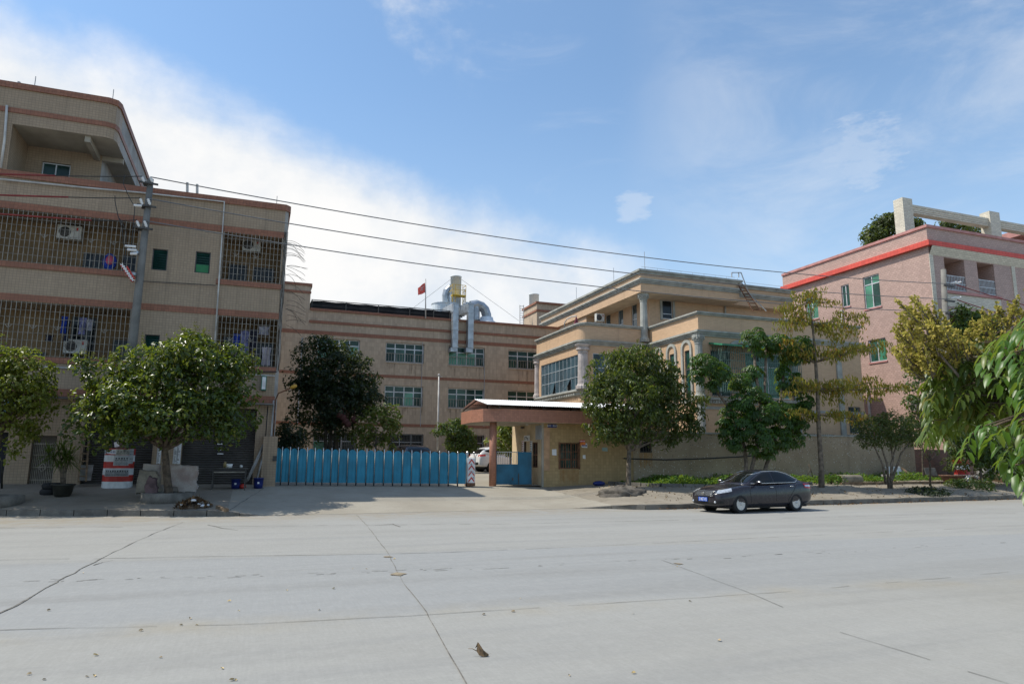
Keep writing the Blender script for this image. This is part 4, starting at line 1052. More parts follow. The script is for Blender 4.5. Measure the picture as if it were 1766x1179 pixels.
# rear stair tower and pipe
mb = MB(); xt = atY(926, 525, 57)[0]; zt = atY(926, 521, 57)[2]; yl = atX(902, 531, xt)[1]
mb.quad((xt,57,11), (xt+5,57,11), (xt+5,57,zt), (xt,57,zt)); mb.quad((xt,yl,11), (xt,57,11), (xt,57,zt), (xt,yl,zt)); mb.quad((xt,57,zt-.05), (xt+5,57,zt-.05), (xt+5,yl,zt-.05), (xt,yl,zt-.05)); mb.quad((xt+5,57,11), (xt+5,yl,11), (xt+5,yl,zt), (xt+5,57,zt))
mb.build('stair_tower', M['tan_tile_c'], C)
mb = MB(); tp = [(xt,yl),(xt,57),(xt+5,57),(xt+5,yl)]
mb.sweep(tp, [(0,zt-.12),(.12,zt-.12),(.12,zt+.06),(-.3,zt+.06),(-.3,zt-.3)]); mb.sweep(tp, [(0,zt-.85),(.08,zt-.85),(.08,zt-.67),(0,zt-.67)]); mb.build('tower_band', M['brown'], C)
mb = MB(); p = Vector(atX(900, 545, xt-.3))
for u in (896.5, 903): 
    a, b = atY(u, 562, 58.5), atY(u, 526, 58.5); mb.bar(a, b, .05)
for k in range(9): v = 560-k*4; mb.bar(atY(896.5, v, 58.5), atY(903, v, 58.5), .04)
mb.build('tower_ladder', M['pipe_white'], C)
# black shade net canopy along the roof edge
sn = thing('shade_net', 'black shade net lean-to along the factory roof edge', 'canopy', (8, 49.5, 12))
za, zb_ = 12.08, 12.66; mb = MB(); n = 24
for i in range(n):
    xa, xb = 3.2+(13.3-3.2)*i/n, 3.2+(13.3-3.2)*(i+1)/n
    mb.quad((xa,49.1,za), (xb,49.1,za), (xb,49.25,zb_+.02*math.sin(i*1.7)), (xa,49.25,zb_+.02*math.sin((i-1)*1.7)))
    mb.quad((xa,49.25,zb_+.02*math.sin((i-1)*1.7)), (xb,49.25,zb_+.02*math.sin(i*1.7)), (xb,53,zb_+.05), (xa,53,zb_+.05))
mb.quad((13.3,49.1,za), (13.3,53,za), (13.3,53,zb_+.05), (13.3,49.25,zb_)); mb.quad((3.2,53,za), (3.2,49.1,za), (3.2,49.25,zb_), (3.2,53,zb_+.05)); mb.quad((13.3,53,za), (3.2,53,za), (3.2,53,zb_+.05), (13.3,53,zb_+.05))
mb.build('net', M['black_mesh'], sn)
mb = MB()
for x in (3.25,5.6,7.9,10.2,12.0,13.25): mb.bar((x,49.06,za), (x,49.06,zb_), .06)
mb.bar((3.2,49.08,zb_+.02), (13.3,49.08,zb_+.02), .05); mb.bar((3.2,49.05,12.3), (13.3,49.05,12.3), .025); mb.build('frame', M['steel_dark'], sn)

# ------------------------------------------------------------------ rooftop exhaust plant
def P(u, v, Y): return Vector(atY(u, v, Y))
YS = 51.5
ex = thing('exhaust_stack', 'tall pale blue exhaust stack with yellow platform on factory roof', 'exhaust stack', (P(787,560,YS).x, YS, 11.5))
xs_ = P(786,500,YS).x; rs = (P(796,500,YS).x-P(778,500,YS).x)/2; zt = P(787,477,YS).z
mb = MB(); mb.lathe((xs_,YS,11.5), [(rs,0),(rs,zt-11.5-.06),(rs*1.05,zt-11.5-.06),(rs*1.05,zt-11.5),(rs*.93,zt-11.5),(rs*.93,zt-12.2)], 24); mb.build('pipe', M['stack'], ex)
zp = P(787,513,YS).z; mb = MB(); mb.box(xs_-rs*1.2, xs_+rs*1.3, YS-rs-.55, YS-rs, zp-.06, zp+.02)
zr2 = P(787,496,YS).z
for x in (xs_-rs*1.2, xs_-.3, xs_+.3, xs_+rs*1.3):
    mb.bar((x,YS-rs-.53,P(787,530,YS).z), (x,YS-rs-.53,zr2), .03)
for z in (zr2, (zr2+zp)/2): mb.bar((xs_-rs*1.2,YS-rs-.53,z), (xs_+rs*1.3,YS-rs-.53,z), .03); mb.bar((xs_+rs*1.3,YS-rs-.53,z), (xs_+rs*1.3,YS,z), .03); mb.bar((xs_-rs*1.2,YS-rs-.53,z), (xs_-rs*1.2,YS,z), .03)
mb.bar((xs_-rs*1.2,YS-rs-.5,zp), (xs_-rs*.9,YS-rs*.3,zp-1.1), .03); mb.bar((xs_+rs*1.2,YS-rs-.5,zp), (xs_+rs*.9,YS-rs*.3,zp-1.1), .03); mb.build('platform', M['yellow'], ex)
mb = MB()
for u in (800.5, 803): mb.bar(P(u,530,YS-.6), P(u,498,YS-.6), .045)
for k in range(9): mb.bar(P(798,528-k*3.6,YS-.6), P(803,528-k*3.6,YS-.6), .035)
mb.build('ladder', M['pipe_white'], ex)
mb = MB()
mb.tube([P(777,482,YS), P(690,548,52)], .012, 4); mb.tube([P(796,482,YS), P(895,553,53)], .012, 4); mb.build('guy_wire', M['cable_grey'], ex)
sc = thing('scrubber_tank', 'squat grey scrubber tank with bent pipe left of the exhaust stack', 'tank', (P(763,540,YS+1).x, YS+1, 11.5))
xk = P(765,530,YS+1).x; rk = P(785,530,YS+1).x-xk; zk = P(765,526,YS+1).z; mb = MB(); mb.lathe((xk,YS+1,11.5), [(rk,0),(rk,zk-11.5),(rk*1.04,zk-11.5),(rk*1.04,zk-11.5+.06),(rk*.3,zk-11.5+.2)], 24, smooth=False); mb.build('tank', M['stack'], sc)
mb = MB(); pts = [P(770,522,YS+.8), P(769,510,YS+.8), P(771,502,YS+.8), P(776,497,YS+.8), P(784,496,YS+.8)]; mb.tube(pts, .33, 12, smooth=False); mb.build('elbow_pipe', M['galv'], sc)
def duct(px, w, d, Y, label):
    x = [P(u, v, Y) for u, v in px]
    r = thing('air_duct', label, 'air duct', (x[-1].x, Y, x[-1].z), 'galvanised ducts hanging over the factory facade')
    top, bot = x[0], x[1]; mb = MB()
    mb.box(bot.x-w/2, bot.x+w/2, Y-d/2, Y+d/2, bot.z, top.z); mb.obox(((top.x+bot.x)/2-.0, Y+1.6, top.z-.18-.0), (w/2,0,0), (0,1.6,.12), (0,0,.33)); mb.build('duct_body', M['galv'], r, bevel=.02)
    mb = MB(); n = int((top.z-bot.z)/.62)
    for k in range(n+1): z = bot.z+.03+(top.z-bot.z-.06)*k/n; mb.box(bot.x-w/2-.025, bot.x+w/2+.025, Y-d/2-.025, Y+d/2+.025, z-.02, z+.02)
    for k in range(5): mb.box(bot.x-w/2-.025, bot.x+w/2+.025, Y+.5+k*.6, Y+.54+k*.6, top.z-.5, top.z+.25)
    mb.build('flange', M['galv'], r)
    mb = MB(); zc = bot.z; mb.box(bot.x-w/2-.12, bot.x+w/2-.03, Y-.22, Y+.4, zc-.30, zc-.003); mb.build('hood', M['galv'], r)
    return r
duct([(784,524),(783.5,600)], .43, .5, 48.55, 'galvanised square duct dropping down the factory facade nearer the flag')
duct([(810.5,524),(810,601)], .43, .5, 48.55, 'galvanised square duct dropping down the facade just right of its twin')
bd = thing('bent_duct', 'round segmented silver duct bending down right of the square ducts', 'air duct', (P(835,550,50.2).x, 50.2, 11.6))
mb = MB(); mb.tube([P(812,527,50.2), P(822,525,50.2), P(830,528,50.2), P(836,534,50.2), P(839,543,50.2), P(839.5,549,50.2)], .38, 12, smooth=False); mb.tube([P(820,552,50.2), P(820,524,50.2)], .34, 12, smooth=False); mb.build('pipe', M['galv'], bd)
mb = MB(); c = P(839,556,50.2); mb.lathe((c.x,50.2,11.5), [(1.1,0),(1.1,c.z-11.5-.25),(.55,c.z-11.5+.15),(.5,c.z-11.5+.4)], 18); mb.build('fan_cone', M['stack'], bd)
st = thing('vent_stack', 'short pale blue vent pipe standing behind the rear stair tower', 'vent pipe', (P(921,520,60).x, 60, 12))
mb = MB(); c = P(921,509,61); r_ = .48; mb.lathe((c.x,61,12), [(r_,0),(r_,c.z-12),(r_*1.06,c.z-12),(r_*1.06,c.z-11.93),(r_*.9,c.z-11.93)], 18); mb.build('pipe', M['stack'], st)
# flag on the roof
fl = thing('flagpole', 'roof flagpole with red flag in front of the black shade net', 'flagpole', (P(734,548,48.8).x, 48.8, P(734,548,48.8).z))
mb = MB(); mb.tube([P(734,549,48.8), P(734,481,48.8)], [.05,.035], 8); mb.build('pole', M['pipe_white'], fl)
mb = MB(); A, B_, Cc, Dd = P(734,487,48.8), P(734,504,48.8), P(721.5,508,48.8), P(721,494,48.8); n = 10
for i in range(n+1):
    for j in range(6):
        s, t = i/n, j/5; p = (A*(1-t)+B_*t)*(1-s)+(Dd*(1-t)+Cc*t)*s; mb.v.append((p.x, p.y+.10*math.sin(s*7+t)*s, p.z-.08*s*s+.06*math.sin(s*6+t*2)*s))
for i in range(n):
    for j in range(5): k = i*6+j; mb.f.append([k,k+1,k+7,k+6]); mb.sm.append(True)
flag = mb.build('flag', M['red_flag'], fl)
mb = MB()
for (s, t) in ((.35,.3),(.5,.45),(.62,.35),(.45,.62),(.65,.6)):
    p = (A*(1-t)+B_*t)*(1-s)+(Dd*(1-t)+Cc*t)*s; y = p.y+.10*math.sin(s*7+t)*s-.02; mb.bar((p.x-.06,y,p.z-.04), (p.x+.07,y-.01,p.z+.05), .022)
mb.build('flag_emblem', M['white'], flag)
wp = thing('bare_pole', 'slim bare white pole standing in the factory yard', 'pole', (P(755,790,46).x, 46, gz(15,46)))
mb = MB(); mb.tube([P(754,800,46), P(757,648,46)], [.075,.05], 8); mb.build('shaft', M['pipe_white'], wp)
mb = MB(); p = P(757,647,46); mb.ell((p.x,46,p.z+.02), (.09,.09,.09)); mb.tube([(p.x,46,p.z-.1),(p.x+.22,45.9,p.z-.1)], .02, 5); mb.build('finial', M['pipe_white'], wp)
# ------------------------------------------------------------------ cream villa office block
V = thing('villa_building', 'cream villa style office block with grey cornices and big glazed corner', 'building', (27, 38, .6))
XA, XB, YB, YI, XEnd = 18.5, 23.24, 32.2, 37.47, 35.2
arc = [(XA+.55-.55*math.cos(t), YI+.55-.55*math.sin(t)) for t in [math.pi/2*k/6 for k in range(7)]]
low = [(XA,44.7)]+arc+[(XB,YI),(XB,YB),(XEnd,YB),(XEnd,44.7)]
cw = M['cream']
M['frame_blue'] = mat('pale_frame', (.36,.40,.42), .5, .1, 3)
big = (37.95, 43.9, 6.0, 8.15, .1)
arcs = []
for u0, u1 in ((1130,1142),(1150,1167),(1175.5,1194)):
    a, b = atX(u0, 600, XB)[1], atX(u1, 600, XB)[1]; arcs.append((min(a,b), max(a,b)))
aw = [(a+.27, b-.27, 5.25, 8.0, .12) for a, b in arcs]
gl = [(24.0,25.3,5.3,7.9,.12), (26.4,29.6,5.3,7.9,.15), (33.9,34.8,3.4,5.0,.12)]
ggw = [(29.9,32.6,1.0,3.3,.15)]
mb = MB()
wall(mb, XF(XA), YI+.55, 44.7, .3, 9.95, [big])
for p, q in zip(arc, arc[1:]): mb.quad((p[0],p[1],.3), (q[0],q[1],.3), (q[0],q[1],9.95), (p[0],p[1],9.95), True)
pk = (19.25, 21.6, 6.0, 8.2, .1)
wall(mb, YF(YI), XA+.55, XB, .3, 9.95, [pk]); wall(mb, XF(XB), YB, YI, .3, 9.95, aw); wall(mb, YF(YB), XB, XEnd, .3, 9.95, gl+ggw)
mb.quad((XEnd,YB,.3), (XEnd,44.7,.3), (XEnd,44.7,9.95), (XEnd,YB,9.95)); mb.quad((XEnd,44.7,.3), (XA,44.7,.3), (XA,44.7,9.95), (XEnd,44.7,9.95))
mb.build('wall', cw, V)
mb = MB(); mb.poly([(x,y,9.1) for x, y in low]); mb.build('terrace_floor', M['concrete'], V)
def cornice(z0, z1, p, path, steps=3):
    mb = MB(); pr_ = [(0,z0)]
    for k in range(steps):
        o = p*(k+1)/steps; za = z0+(z1-z0)*k/steps; pr_ += [(o, za+.0), (o, z0+(z1-z0)*(k+1)/steps)]
    pr_ += [(-.25, z1+.02), (-.25, z0)]
    return mb.sweep(path, pr_)
cornice(8.68, 9.0, .24, low).build('cornice', M['grey_trim'], V)
cornice(9.90, 10.08, .17, low, 2).build('parapet_cap', M['grey_trim'], V)
# dentils under the first cornice and sill ledges
mb = MB()
mb.sweep([(XA,44.6)]+arc+[(XA+1.2,YI)], [(0,5.55),(.1,5.62),(.14,5.78),(.26,5.84),(.26,5.95),(0,5.98)])
for k in range(24): y = 38.2+k*.26; mb.box(XA-.2, XA, y, y+.12, 5.62, 5.74)
for q in gl[:2]:
    mb.box(q[0]-.45, q[1]+.45, YB-.28, YB, 5.06, 5.2); mb.box(q[0]-.35, q[1]+.35, YB-.16, YB, 4.86, 5.055)
    for k in range(int((q[1]-q[0]+.6)/.18)): x = q[0]-.3+k*.18; mb.box(x, x+.09, YB-.22, YB-.16, 4.9, 5.05)
mb.box(33.6, 35.1, YB-.22, YB, 3.1, 3.3)
for a, b in arcs: mb.box(XB-.14, XB, a, b, 4.95, 5.1)
mb.build('sill_ledge', M['grey_trim'], V)
# arched trims on the sunny flank, arch over the grille bay
def archtrim(fn, a, b, zs, zt, w, d, n=14):
    mb = MB(); c = (a+b)/2; r = (b-a)/2; zc = zt-r
    def pt(t, rr): return (c-rr*math.cos(t), zc+rr*math.sin(t))
    seq = [((a, zs), (a+w, zs))]+[(pt(math.pi*k/n, r), pt(math.pi*k/n, r-w)) for k in range(n+1)]+[((b, zs), (b-w, zs))]
    for (o1, i1), (o2, i2) in zip(seq, seq[1:]):
        mb.quad(fn(o1[0],o1[1],-d), fn(o2[0],o2[1],-d), fn(i2[0],i2[1],-d), fn(i1[0],i1[1],-d)); mb.quad(fn(o1[0],o1[1],0), fn(o2[0],o2[1],0), fn(o2[0],o2[1],-d), fn(o1[0],o1[1],-d)); mb.quad(fn(i1[0],i1[1],-d), fn(i2[0],i2[1],-d), fn(i2[0],i2[1],0), fn(i1[0],i1[1],0))
    return mb
for (a, b), w_ in zip(arcs, aw):
    fn = XF(XB); wo = window(V, fn, *w_[:4], [], [6.9], M['dark_frame'], M['green_glass'], depth=.11, w=.05)
    archtrim(fn, a, b, 5.1, 8.62, .17, .09).build('arch_trim', M['grey_trim'], V)
archtrim(YF(YB), 24.9, 27.3, 7.9, 8.62, .22, .1).build('arch_trim', M['grey_trim'], V)
# glazing
w = big[1]-big[0]; h = big[3]-big[2]
window(V, XF(XA), *big[:4], [big[0]+w*k/10 for k in range(1, 10)], [big[2]+h*.36, big[2]+h*.68], M['frame_blue'], M['blue_glass'], depth=.09, w=.036)
for k, ang in ((2, .45), (6, .22)):
    y0 = big[0]+w*k/10+.03; y1 = y0+w/10-.06; zt = big[2]+h*.34; hh = h*.31; ox, oz = math.sin(ang)*hh, math.cos(ang)*hh
    mb = MB(); mb.quad((XA,y0,zt), (XA-ox,y0,zt-oz), (XA-ox,y1,zt-oz), (XA,y1,zt)); mb.quad((XA+.02,y1,zt), (XA-ox+.02,y1,zt-oz), (XA-ox+.02,y0,zt-oz), (XA+.02,y0,zt)); po = mb.build('open_casement', M['blue_glass'], V)
    mb = MB(); mb.box(XA+.05, XA+.06, y0, y1, zt-hh, zt); mb.build('dark_gap', M['dark_glass'], po)
window(V, YF(YI), *pk[:4], [20.4], [7.3], M['alu'], M['blue_glass'], depth=.09)
for q in gl: window(V, YF(YB), *q[:4], [(q[0]+q[1])/2], [q[2]+(q[3]-q[2])*.7], M['alu'], M['lit_green'] if q is gl[1] else M['green_glass'], depth=.11)
window(V, YF(YB), *ggw[0][:4], [31.2], [], M['alu'], M['dark_glass'], depth=.12)
mb = MB()
for q, st_ in ((gl[0],.13),(gl[2],.11),(ggw[0],.16)):
    n = int((q[1]-q[0])/st_)
    for k in range(n+1): x = q[0]+(q[1]-q[0])*k/n; mb.bar((x,YB-.03,q[2]), (x,YB-.03,q[3]), .022)
    for z in (q[2]+.05, (q[2]+q[3])/2, q[3]-.05): mb.bar((q[0],YB-.045,z), (q[1],YB-.045,z), .022)
mb.build('window_bars', M['dark_frame'], V)
# columns
def column(x, y, z0, z1, r, m, name='column', cap=True):
    mb = MB(); h = z1-z0
    mb.lathe((x,y,z0), [(r*1.35,0),(r*1.35,.18),(r*1.1,.26),(r,.34),(r*.88,h-.55),(r*1.0,h-.5),(r*.9,h-.45)]+([(r*1.05,h-.38),(r*1.35,h-.18),(r*1.5,h-.16),(r*1.5,h)] if cap else [(r*.9,h)]), 32, flute=.06, smooth=False)
    if cap:
        for k in range(8):
            t = k*math.pi/4; mb.ell((x+r*1.25*math.cos(t), y+r*1.25*math.sin(t), z1-.22), (r*.28,r*.28,r*.35), 6, 4)
    return mb.build(name, m, V)
column(XA+.12, YI+.1, 5.95, 8.68, .34, M['grey_col'], cap=False); column(XA-.02, 44.5, 5.95, 8.68, .22, M['grey_col'], cap=False)
mb = MB(); mb.lathe((XA+.12, YI+.1, 8.28), [(.32,0),(.42,.08),(.42,.18),(.36,.2),(.5,.36),(.5,.4)], 24); mb.lathe((XA-.02, 44.5, 8.3), [(.22,0),(.3,.1),(.25,.2),(.34,.38)], 16); mb.build('capital', M['grey_col'], V)
column(XB-.05, YB-.02, 5.1, 8.7, .24, M['grey_trim']); column(XB-.05, YB-.02, .6, 4.9, .25, M['grey_trim'], cap=False)
mb = MB()
for x in (29.95, 33.35): mb.box(x-.19, x+.19, YB-.1, YB, .4, 8.68)
mb.box(XB, XEnd, YB-.05, YB, 4.55, 4.7); mb.build('pilaster', M['grey_trim'], V)
# green caged bay
mb = MB(); cx0, cx1, cy, cz0, cz1 = 24.05, 29.55, YB-.95, 5.45, 8.12; cxm = 26.1
for x0, x1, ya, zz0 in ((cx0, cx1, cy, cz0),):
    n = 42
    for k in range(n+1): x = x0+(x1-x0)*k/n; mb.bar((x,ya,zz0), (x,ya,cz1), .026)
    for k in range(7): z = zz0+(cz1-zz0)*k/6; mb.bar((x0,ya,z), (x1,ya,z), .03)
    for xs in (x0, x1):
        for k in range(1, 7): y = ya+(YB-ya)*k/7; mb.bar((xs,y,zz0), (xs,y,cz1), .026)
        for k in range(4): z = zz0+(cz1-zz0)*k/3; mb.bar((xs,ya,z), (xs,YB,z), .03)
    for k in range(12): x = x0+(x1-x0)*k/11; mb.bar((x,ya,zz0), (x,YB,zz0), .03)
cg = mb.build('window_cage', mat('cage_green_grey', (.10,.17,.14), .5, .2, 4), V)
mb = MB(); mb.poly([(cx0-.15,cy-.25,cz1-.02), (cx1+.15,cy-.25,cz1-.02), (cx1+.15,YB,cz1+.22), (cx0-.15,YB,cz1+.22)]); mb.poly([(cx0-.15,cy-.25,cz1-.12), (cx1+.15,cy-.25,cz1-.12), (cx1+.15,cy-.25,cz1-.02), (cx0-.15,cy-.25,cz1-.02)]); mb.poly([(cx0-.15,YB,cz1+.22), (cx0-.15,YB,cz1+.12), (cx0-.15,cy-.25,cz1-.12), (cx0-.15,cy-.25,cz1-.02)])
mb.build('cage_canopy', mat('canopy_green', (.04,.22,.12), .5, .15, 3), cg)
# upper storey set back on the terrace
UX, UY, UZ0, UZ1, UB = 22.47, 37.0, 12.25, 13.5, 53.3
up = [(UX,UB),(UX,UY),(30.1,UY),(30.1,UY+.85),(XEnd+.1,UY+.85),(XEnd+.1,UB)]
mb = MB(); mb.sweep(up, [(0,UZ0),(0,UZ1)])
xw, yw = 24.0, 38.5
fw = rY(1139,514,1163,556,yw); fw = (fw[0]+.1, fw[1]-.1, 11.0, fw[3]-.1, .12); uw = []
for q in ((1044,543,1053,558),(1065.5,534.5,1075,560),(1088.5,525,1099,562)): r = rX(*q, xw); uw.append((r[0], r[1], 9.9, r[3], .12))
wall(mb, YF(yw), xw, XEnd, 9.1, 12.25, [fw]); wall(mb, XF(xw), yw, 45.0, 9.1, 12.25, uw); mb.quad((xw,45,9.1), (UX+.15,45,9.1), (UX+.15,45,12.25), (xw,45,12.25))
so2 = (45.9, 51.9, 10.2, 10.95, .5); wall(mb, XF(UX+.15), 45.0, UB, 9.1, 12.25, [so2]); mb.quad((XEnd,yw,9.1), (XEnd,UB,9.1), (XEnd,UB,12.25), (XEnd,yw,12.25)); mb.quad((XEnd,UB,.3), (XA+3.97,UB,.3), (XA+3.97,UB,13.5), (XEnd,UB,13.5)); mb.quad((XEnd,44.7,.3), (XEnd,UB,.3), (XEnd,UB,12.25), (XEnd,44.7,12.25)); mb.quad((UX+.15,UB,.3), (UX+.15,44.7,.3), (UX+.15,44.7,9.2), (UX+.15,UB,9.2))
mb.build('upper_wall', cw, V)
mb = MB(); mb.poly([(x,y,UZ0-.003) for x, y in up][::-1]); mb.build('upper_soffit', mat('cream_soffit', (.62,.50,.36), .85, .1, 1), V)
mb = MB(); mb.poly([(x,y,13.3) for x, y in up]); mb.build('upper_roof', M['concrete'], V)
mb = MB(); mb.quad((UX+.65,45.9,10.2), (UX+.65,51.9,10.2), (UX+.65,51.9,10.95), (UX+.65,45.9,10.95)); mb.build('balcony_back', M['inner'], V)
cornice(12.82, 13.12, .2, up).build('cornice', M['grey_trim'], V); cornice(13.45, 13.72, .2, up, 2).build('parapet_cap', M['grey_trim'], V)
column(UX+.45, UY+.45, 9.1, 12.25, .25, M['grey_trim']); column(UX+.1, 53.0, 9.1, 12.8, .28, M['grey_trim'])
window(V, YF(yw), *fw[:4], [], [11.35], M['alu'], M['dark_glass'], depth=.11)
mb = MB(); a, b, c, d = fw[:4]; t = .16
mb.box(a-t, a, yw-.06, yw, c-.1, d+t); mb.box(b, b+t, yw-.06, yw, c-.1, d+t); mb.box(a, b, yw-.06, yw, d, d+t); mb.build('window_trim', M['grey_trim'], V)
for q in uw: window(V, XF(xw), *q[:4], [], [q[2]+(q[3]-q[2])*.55], M['alu'], M['blue_glass'], depth=.11, w=.06)
mb = MB(); p = atY(1250, 520, yw-.06); mb.tube([(p[0],yw-.08,9.2), (p[0],yw-.08,12.24)], .06, 6); mb.build('drain_pipe', M['grey_trim'], V)
mb = MB()
for u, v in ((1105,464),(1052,486),(988,512)): q = Vector(atX(u, v, UX)); mb.tube([(UX+.3,q.y,13.6), (UX+.3,q.y,14.9)], .018, 4)
mb.tube([(UX+.2,UY+.2,13.98), (30,UY+.2,13.98)], .012, 4); mb.tube([(30.3,UY+1,13.98), (XEnd,UY+1,13.98)], .012, 4)
for k in range(9): mb.tube([(UX+.5+k*.9,UY+.2,13.7), (UX+.5+k*.9,UY+.2,13.98)], .01, 4)
mb.build('lightning_rod', M['pipe_grey'], V)
aircon(1034, 548, 41.8, .62, 'air conditioner on the villa roof terrace porch')
o = bpy.data.objects['air_conditioner.003'] if 'air_conditioner.003' in bpy.data.objects else None
# terrace ladder
ld = thing('roof_ladder', 'steel ladder leaning at the edge of the villa upper roof', 'ladder', (31, UY, 10))
yl = UY-.05; a0, b0 = Vector(atY(1283, 541, yl)), Vector(atY(1272, 488, yl)); a1, b1 = Vector(atY(1296, 541, yl)), Vector(atY(1279, 488, yl)); tp = Vector((0,.7,0))
mb = MB(); a0.y -= .9; a1.y -= .9
for a, b in ((a0,b0),(a1,b1)): mb.bar(a, b, .07)
for k in range(9): s = (k+.5)/9; mb.bar(a0.lerp(b0, s), a1.lerp(b1, s), .06)
mb.build('rungs', M['rust'], ld)
mb = MB(); h0, h1 = Vector(atY(1306, 541, yl)), Vector(atY(1278, 470, yl)); h0.y -= .9; q = [Vector(atY(1262, 478, yl)), Vector(atY(1262, 470, yl)), h1, Vector(atY(1291, 505, yl)), h0]
for a, b in zip(q, q[1:]): mb.bar(a, b, .05)
mb.bar(Vector(atY(1274,478,yl)), Vector(atY(1274,470,yl)), .05); mb.bar(b1.lerp(a1,.4), Vector(atY(1291,505,yl)), .05); mb.build('handrail', M['pipe_grey'], ld)
# folded sunshade and rail on the terrace
pu = thing('folded_parasol', 'folded maroon parasol on curved pole above villa terrace parapet', 'parasol', (18.9, 42, 9.1))
xq = 19.2; mb = MB(); mb.tube([atX(u, v, xq) for u, v in ((973,566),(974,556),(978,550),(986,546),(994,545))], .04, 6); mb.build('pole', M['pipe_white'], pu)
mb = MB(); c = atX(994, 556, xq); mb.lathe((c[0],c[1],c[2]-.35), [(.24,0),(.16,.3),(.1,.5),(.03,.72)], 10, flute=.3, smooth=False); mb.build('canopy', M['maroon'], pu)

# ------------------------------------------------------------------ pink tiled building at the right
K = thing('pink_building', 'pink tiled building with red cornice band at right', 'building', (48, 40, .7))
KX, KY = 40.47, 31.0; fk, fs = YF(KY), XF(KX)
def zk(u, v): return atY(u, v, KY)[2]
zt = zk(1597, 390); zr0, zr1 = atY(1602, 431, KY-.3)[2]-.0, 0
zr1 = atY(1602, 413, KY-.3)[2]; zr0 = atY(1602, 421.5, KY-.3)[2]
yE = atX(1349, 473, KX)[1]
sw = []
for q in ((1487.5,479,1520,527),(1450,493,1466.5,527),(1388.5,508,1412,548),(1497,587,1530,621),(1420,600,1440,632)): r = rX(*q, KX); sw.append((r[0], r[1], r[2], r[3], .14))
b1 = [rY(1627,442,1668,505,KY)+(1.3,), rY(1684,452,1720,516,KY)+(1.3,)]
dz = atY(1640,540,KY)[2]-atY(1640,445,KY)[2]
b1 = [(a,b,13.0 if 0 else c,d,e) for a,b,c,d,e in b1]
zb1 = max(b1[0][2], b1[1][2]); zt1 = min(b1[0][3], b1[1][3]); b1 = [(a,b,zb1,zt1,e) for a,b,c,d,e in b1]
b2 = [(a,b,c+dz,d+dz,e) for a,b,c,d,e in b1]; b3 = [(a,b,c+2*dz,d+2*dz,e) for a,b,c,d,e in b1]
mb = MB(); wall(mb, fs, KY, yE, .3, zt, sw); wall(mb, fk, KX, KX+22, .3, zt, b1+b2+b3)
mb.quad((KX,yE,.3), (KX,yE,zt), (KX+22,yE,zt), (KX+22,yE,.3)); mb.quad((KX+22,KY,.3), (KX+22,yE,.3), (KX+22,yE,zt), (KX+22,KY,zt)); mb.build('wall', M['pink'], K)
mb = MB(); mb.quad((KX,KY,zt-.8), (KX+22,KY,zt-.8), (KX+22,yE,zt-.8), (KX,yE,zt-.8)); mb.build('roof', M['concrete'], K)
kp = [(KX,yE),(KX,KY),(KX+22,KY)]
mb = MB(); mb.sweep(kp, [(0,zr0),(.3,zr0),(.3,zr1),(0,zr1+.12)]); mb.build('red_band', M['red_tile'], K)
mb = MB(); mb.sweep(kp, [(0,zt-.08),(.1,zt-.08),(.1,zt+.1),(-.25,zt+.1),(-.25,zt-.8)]); mb.build('parapet_cap', M['pink_trim'], K)
mb = MB(); mb.sweep(kp[1:], [(.004,zr0-.55),(.02,zr0-.55),(.295,zr0-.01)]); mb.box(KX-.02, KX+.32, KY-.03, KY, .5, zr0-.55)
x_ = atY(1746, 460, KY)[0]; mb.box(x_-.16, x_+.16, KY-.04, KY, .5, zr0-.55)
for i, bb in enumerate((b1, b2)): mb.box(b1[0][0]-.1, b1[1][1]+.3, KY-.03, KY, bb[0][2]-1.05, bb[0][2]-.2)
mb.build('pale_trim', M['pale_tile'], K)
mb = MB()
for bb in (b1, b2, b3): mb.box(b1[0][0]-.15, b1[1][1]+.35, KY-.12, KY+.01, bb[0][2]-.19, bb[0][2]-.003)
mb.build('balcony_ledge', M['pink_trim'], K)
mb = MB()
for bb in (b1, b2, b3):
    for o in bb:
        n = 13; zt_ = o[2]+1.05
        for k in range(n+1): x = o[0]+(o[1]-o[0])*k/n; mb.bar((x,KY+.05,o[2]), (x,KY+.05,zt_), .03)
        for z in (o[2]+.1, o[2]+.55, zt_): mb.bar((o[0],KY+.05,z), (o[1],KY+.05,z), .04)
mb.build('balcony_rail', M['alu'], K)
mb = MB()
for bb in (b1, b2, b3):
    for o in bb: mb.quad((o[0],KY+1.3,o[2]), (o[1],KY+1.3,o[2]), (o[1],KY+1.3,o[3]), (o[0],KY+1.3,o[3]))
mb.build('balcony_wall', M['pink'], K)
for i, q in enumerate(sw):
    w = q[1]-q[0]; h = q[3]-q[2]
    window(K, fs, *q[:4], [q[0]+w*.5], [q[2]+h*.74] if i in (0,2,4) else [], M['alu'], M['lit_green'] if i != 1 else M['green_glass'], depth=.13, w=.07)
mb = MB()
for q in sw: mb.box(KX-.06, KX, q[0]-.06, q[1]+.06, q[2]-.1, q[2]-.003)
mb.build('sill', M['pink_trim'], K)
mb = MB(); p = atX(1452, 535, KX-.05); mb.bar((KX-.08,p[1],p[2]-1.6), (KX-.08,p[1],p[2]), .18); p = atX(1499, 700, KX-.1)
mb.tube([(KX-.12,p[1],.5), (KX-.12,p[1],6.8)], .08, 8); mb.build('drain_pipe', M['pipe_white'], K)
mb = MB(); q = rX(1576,690,1588,708,KX-.02); mb.box(KX-.35, KX, q[0], q[1], q[2], q[3]); mb.build('window_grille', M['dark_frame'], K)
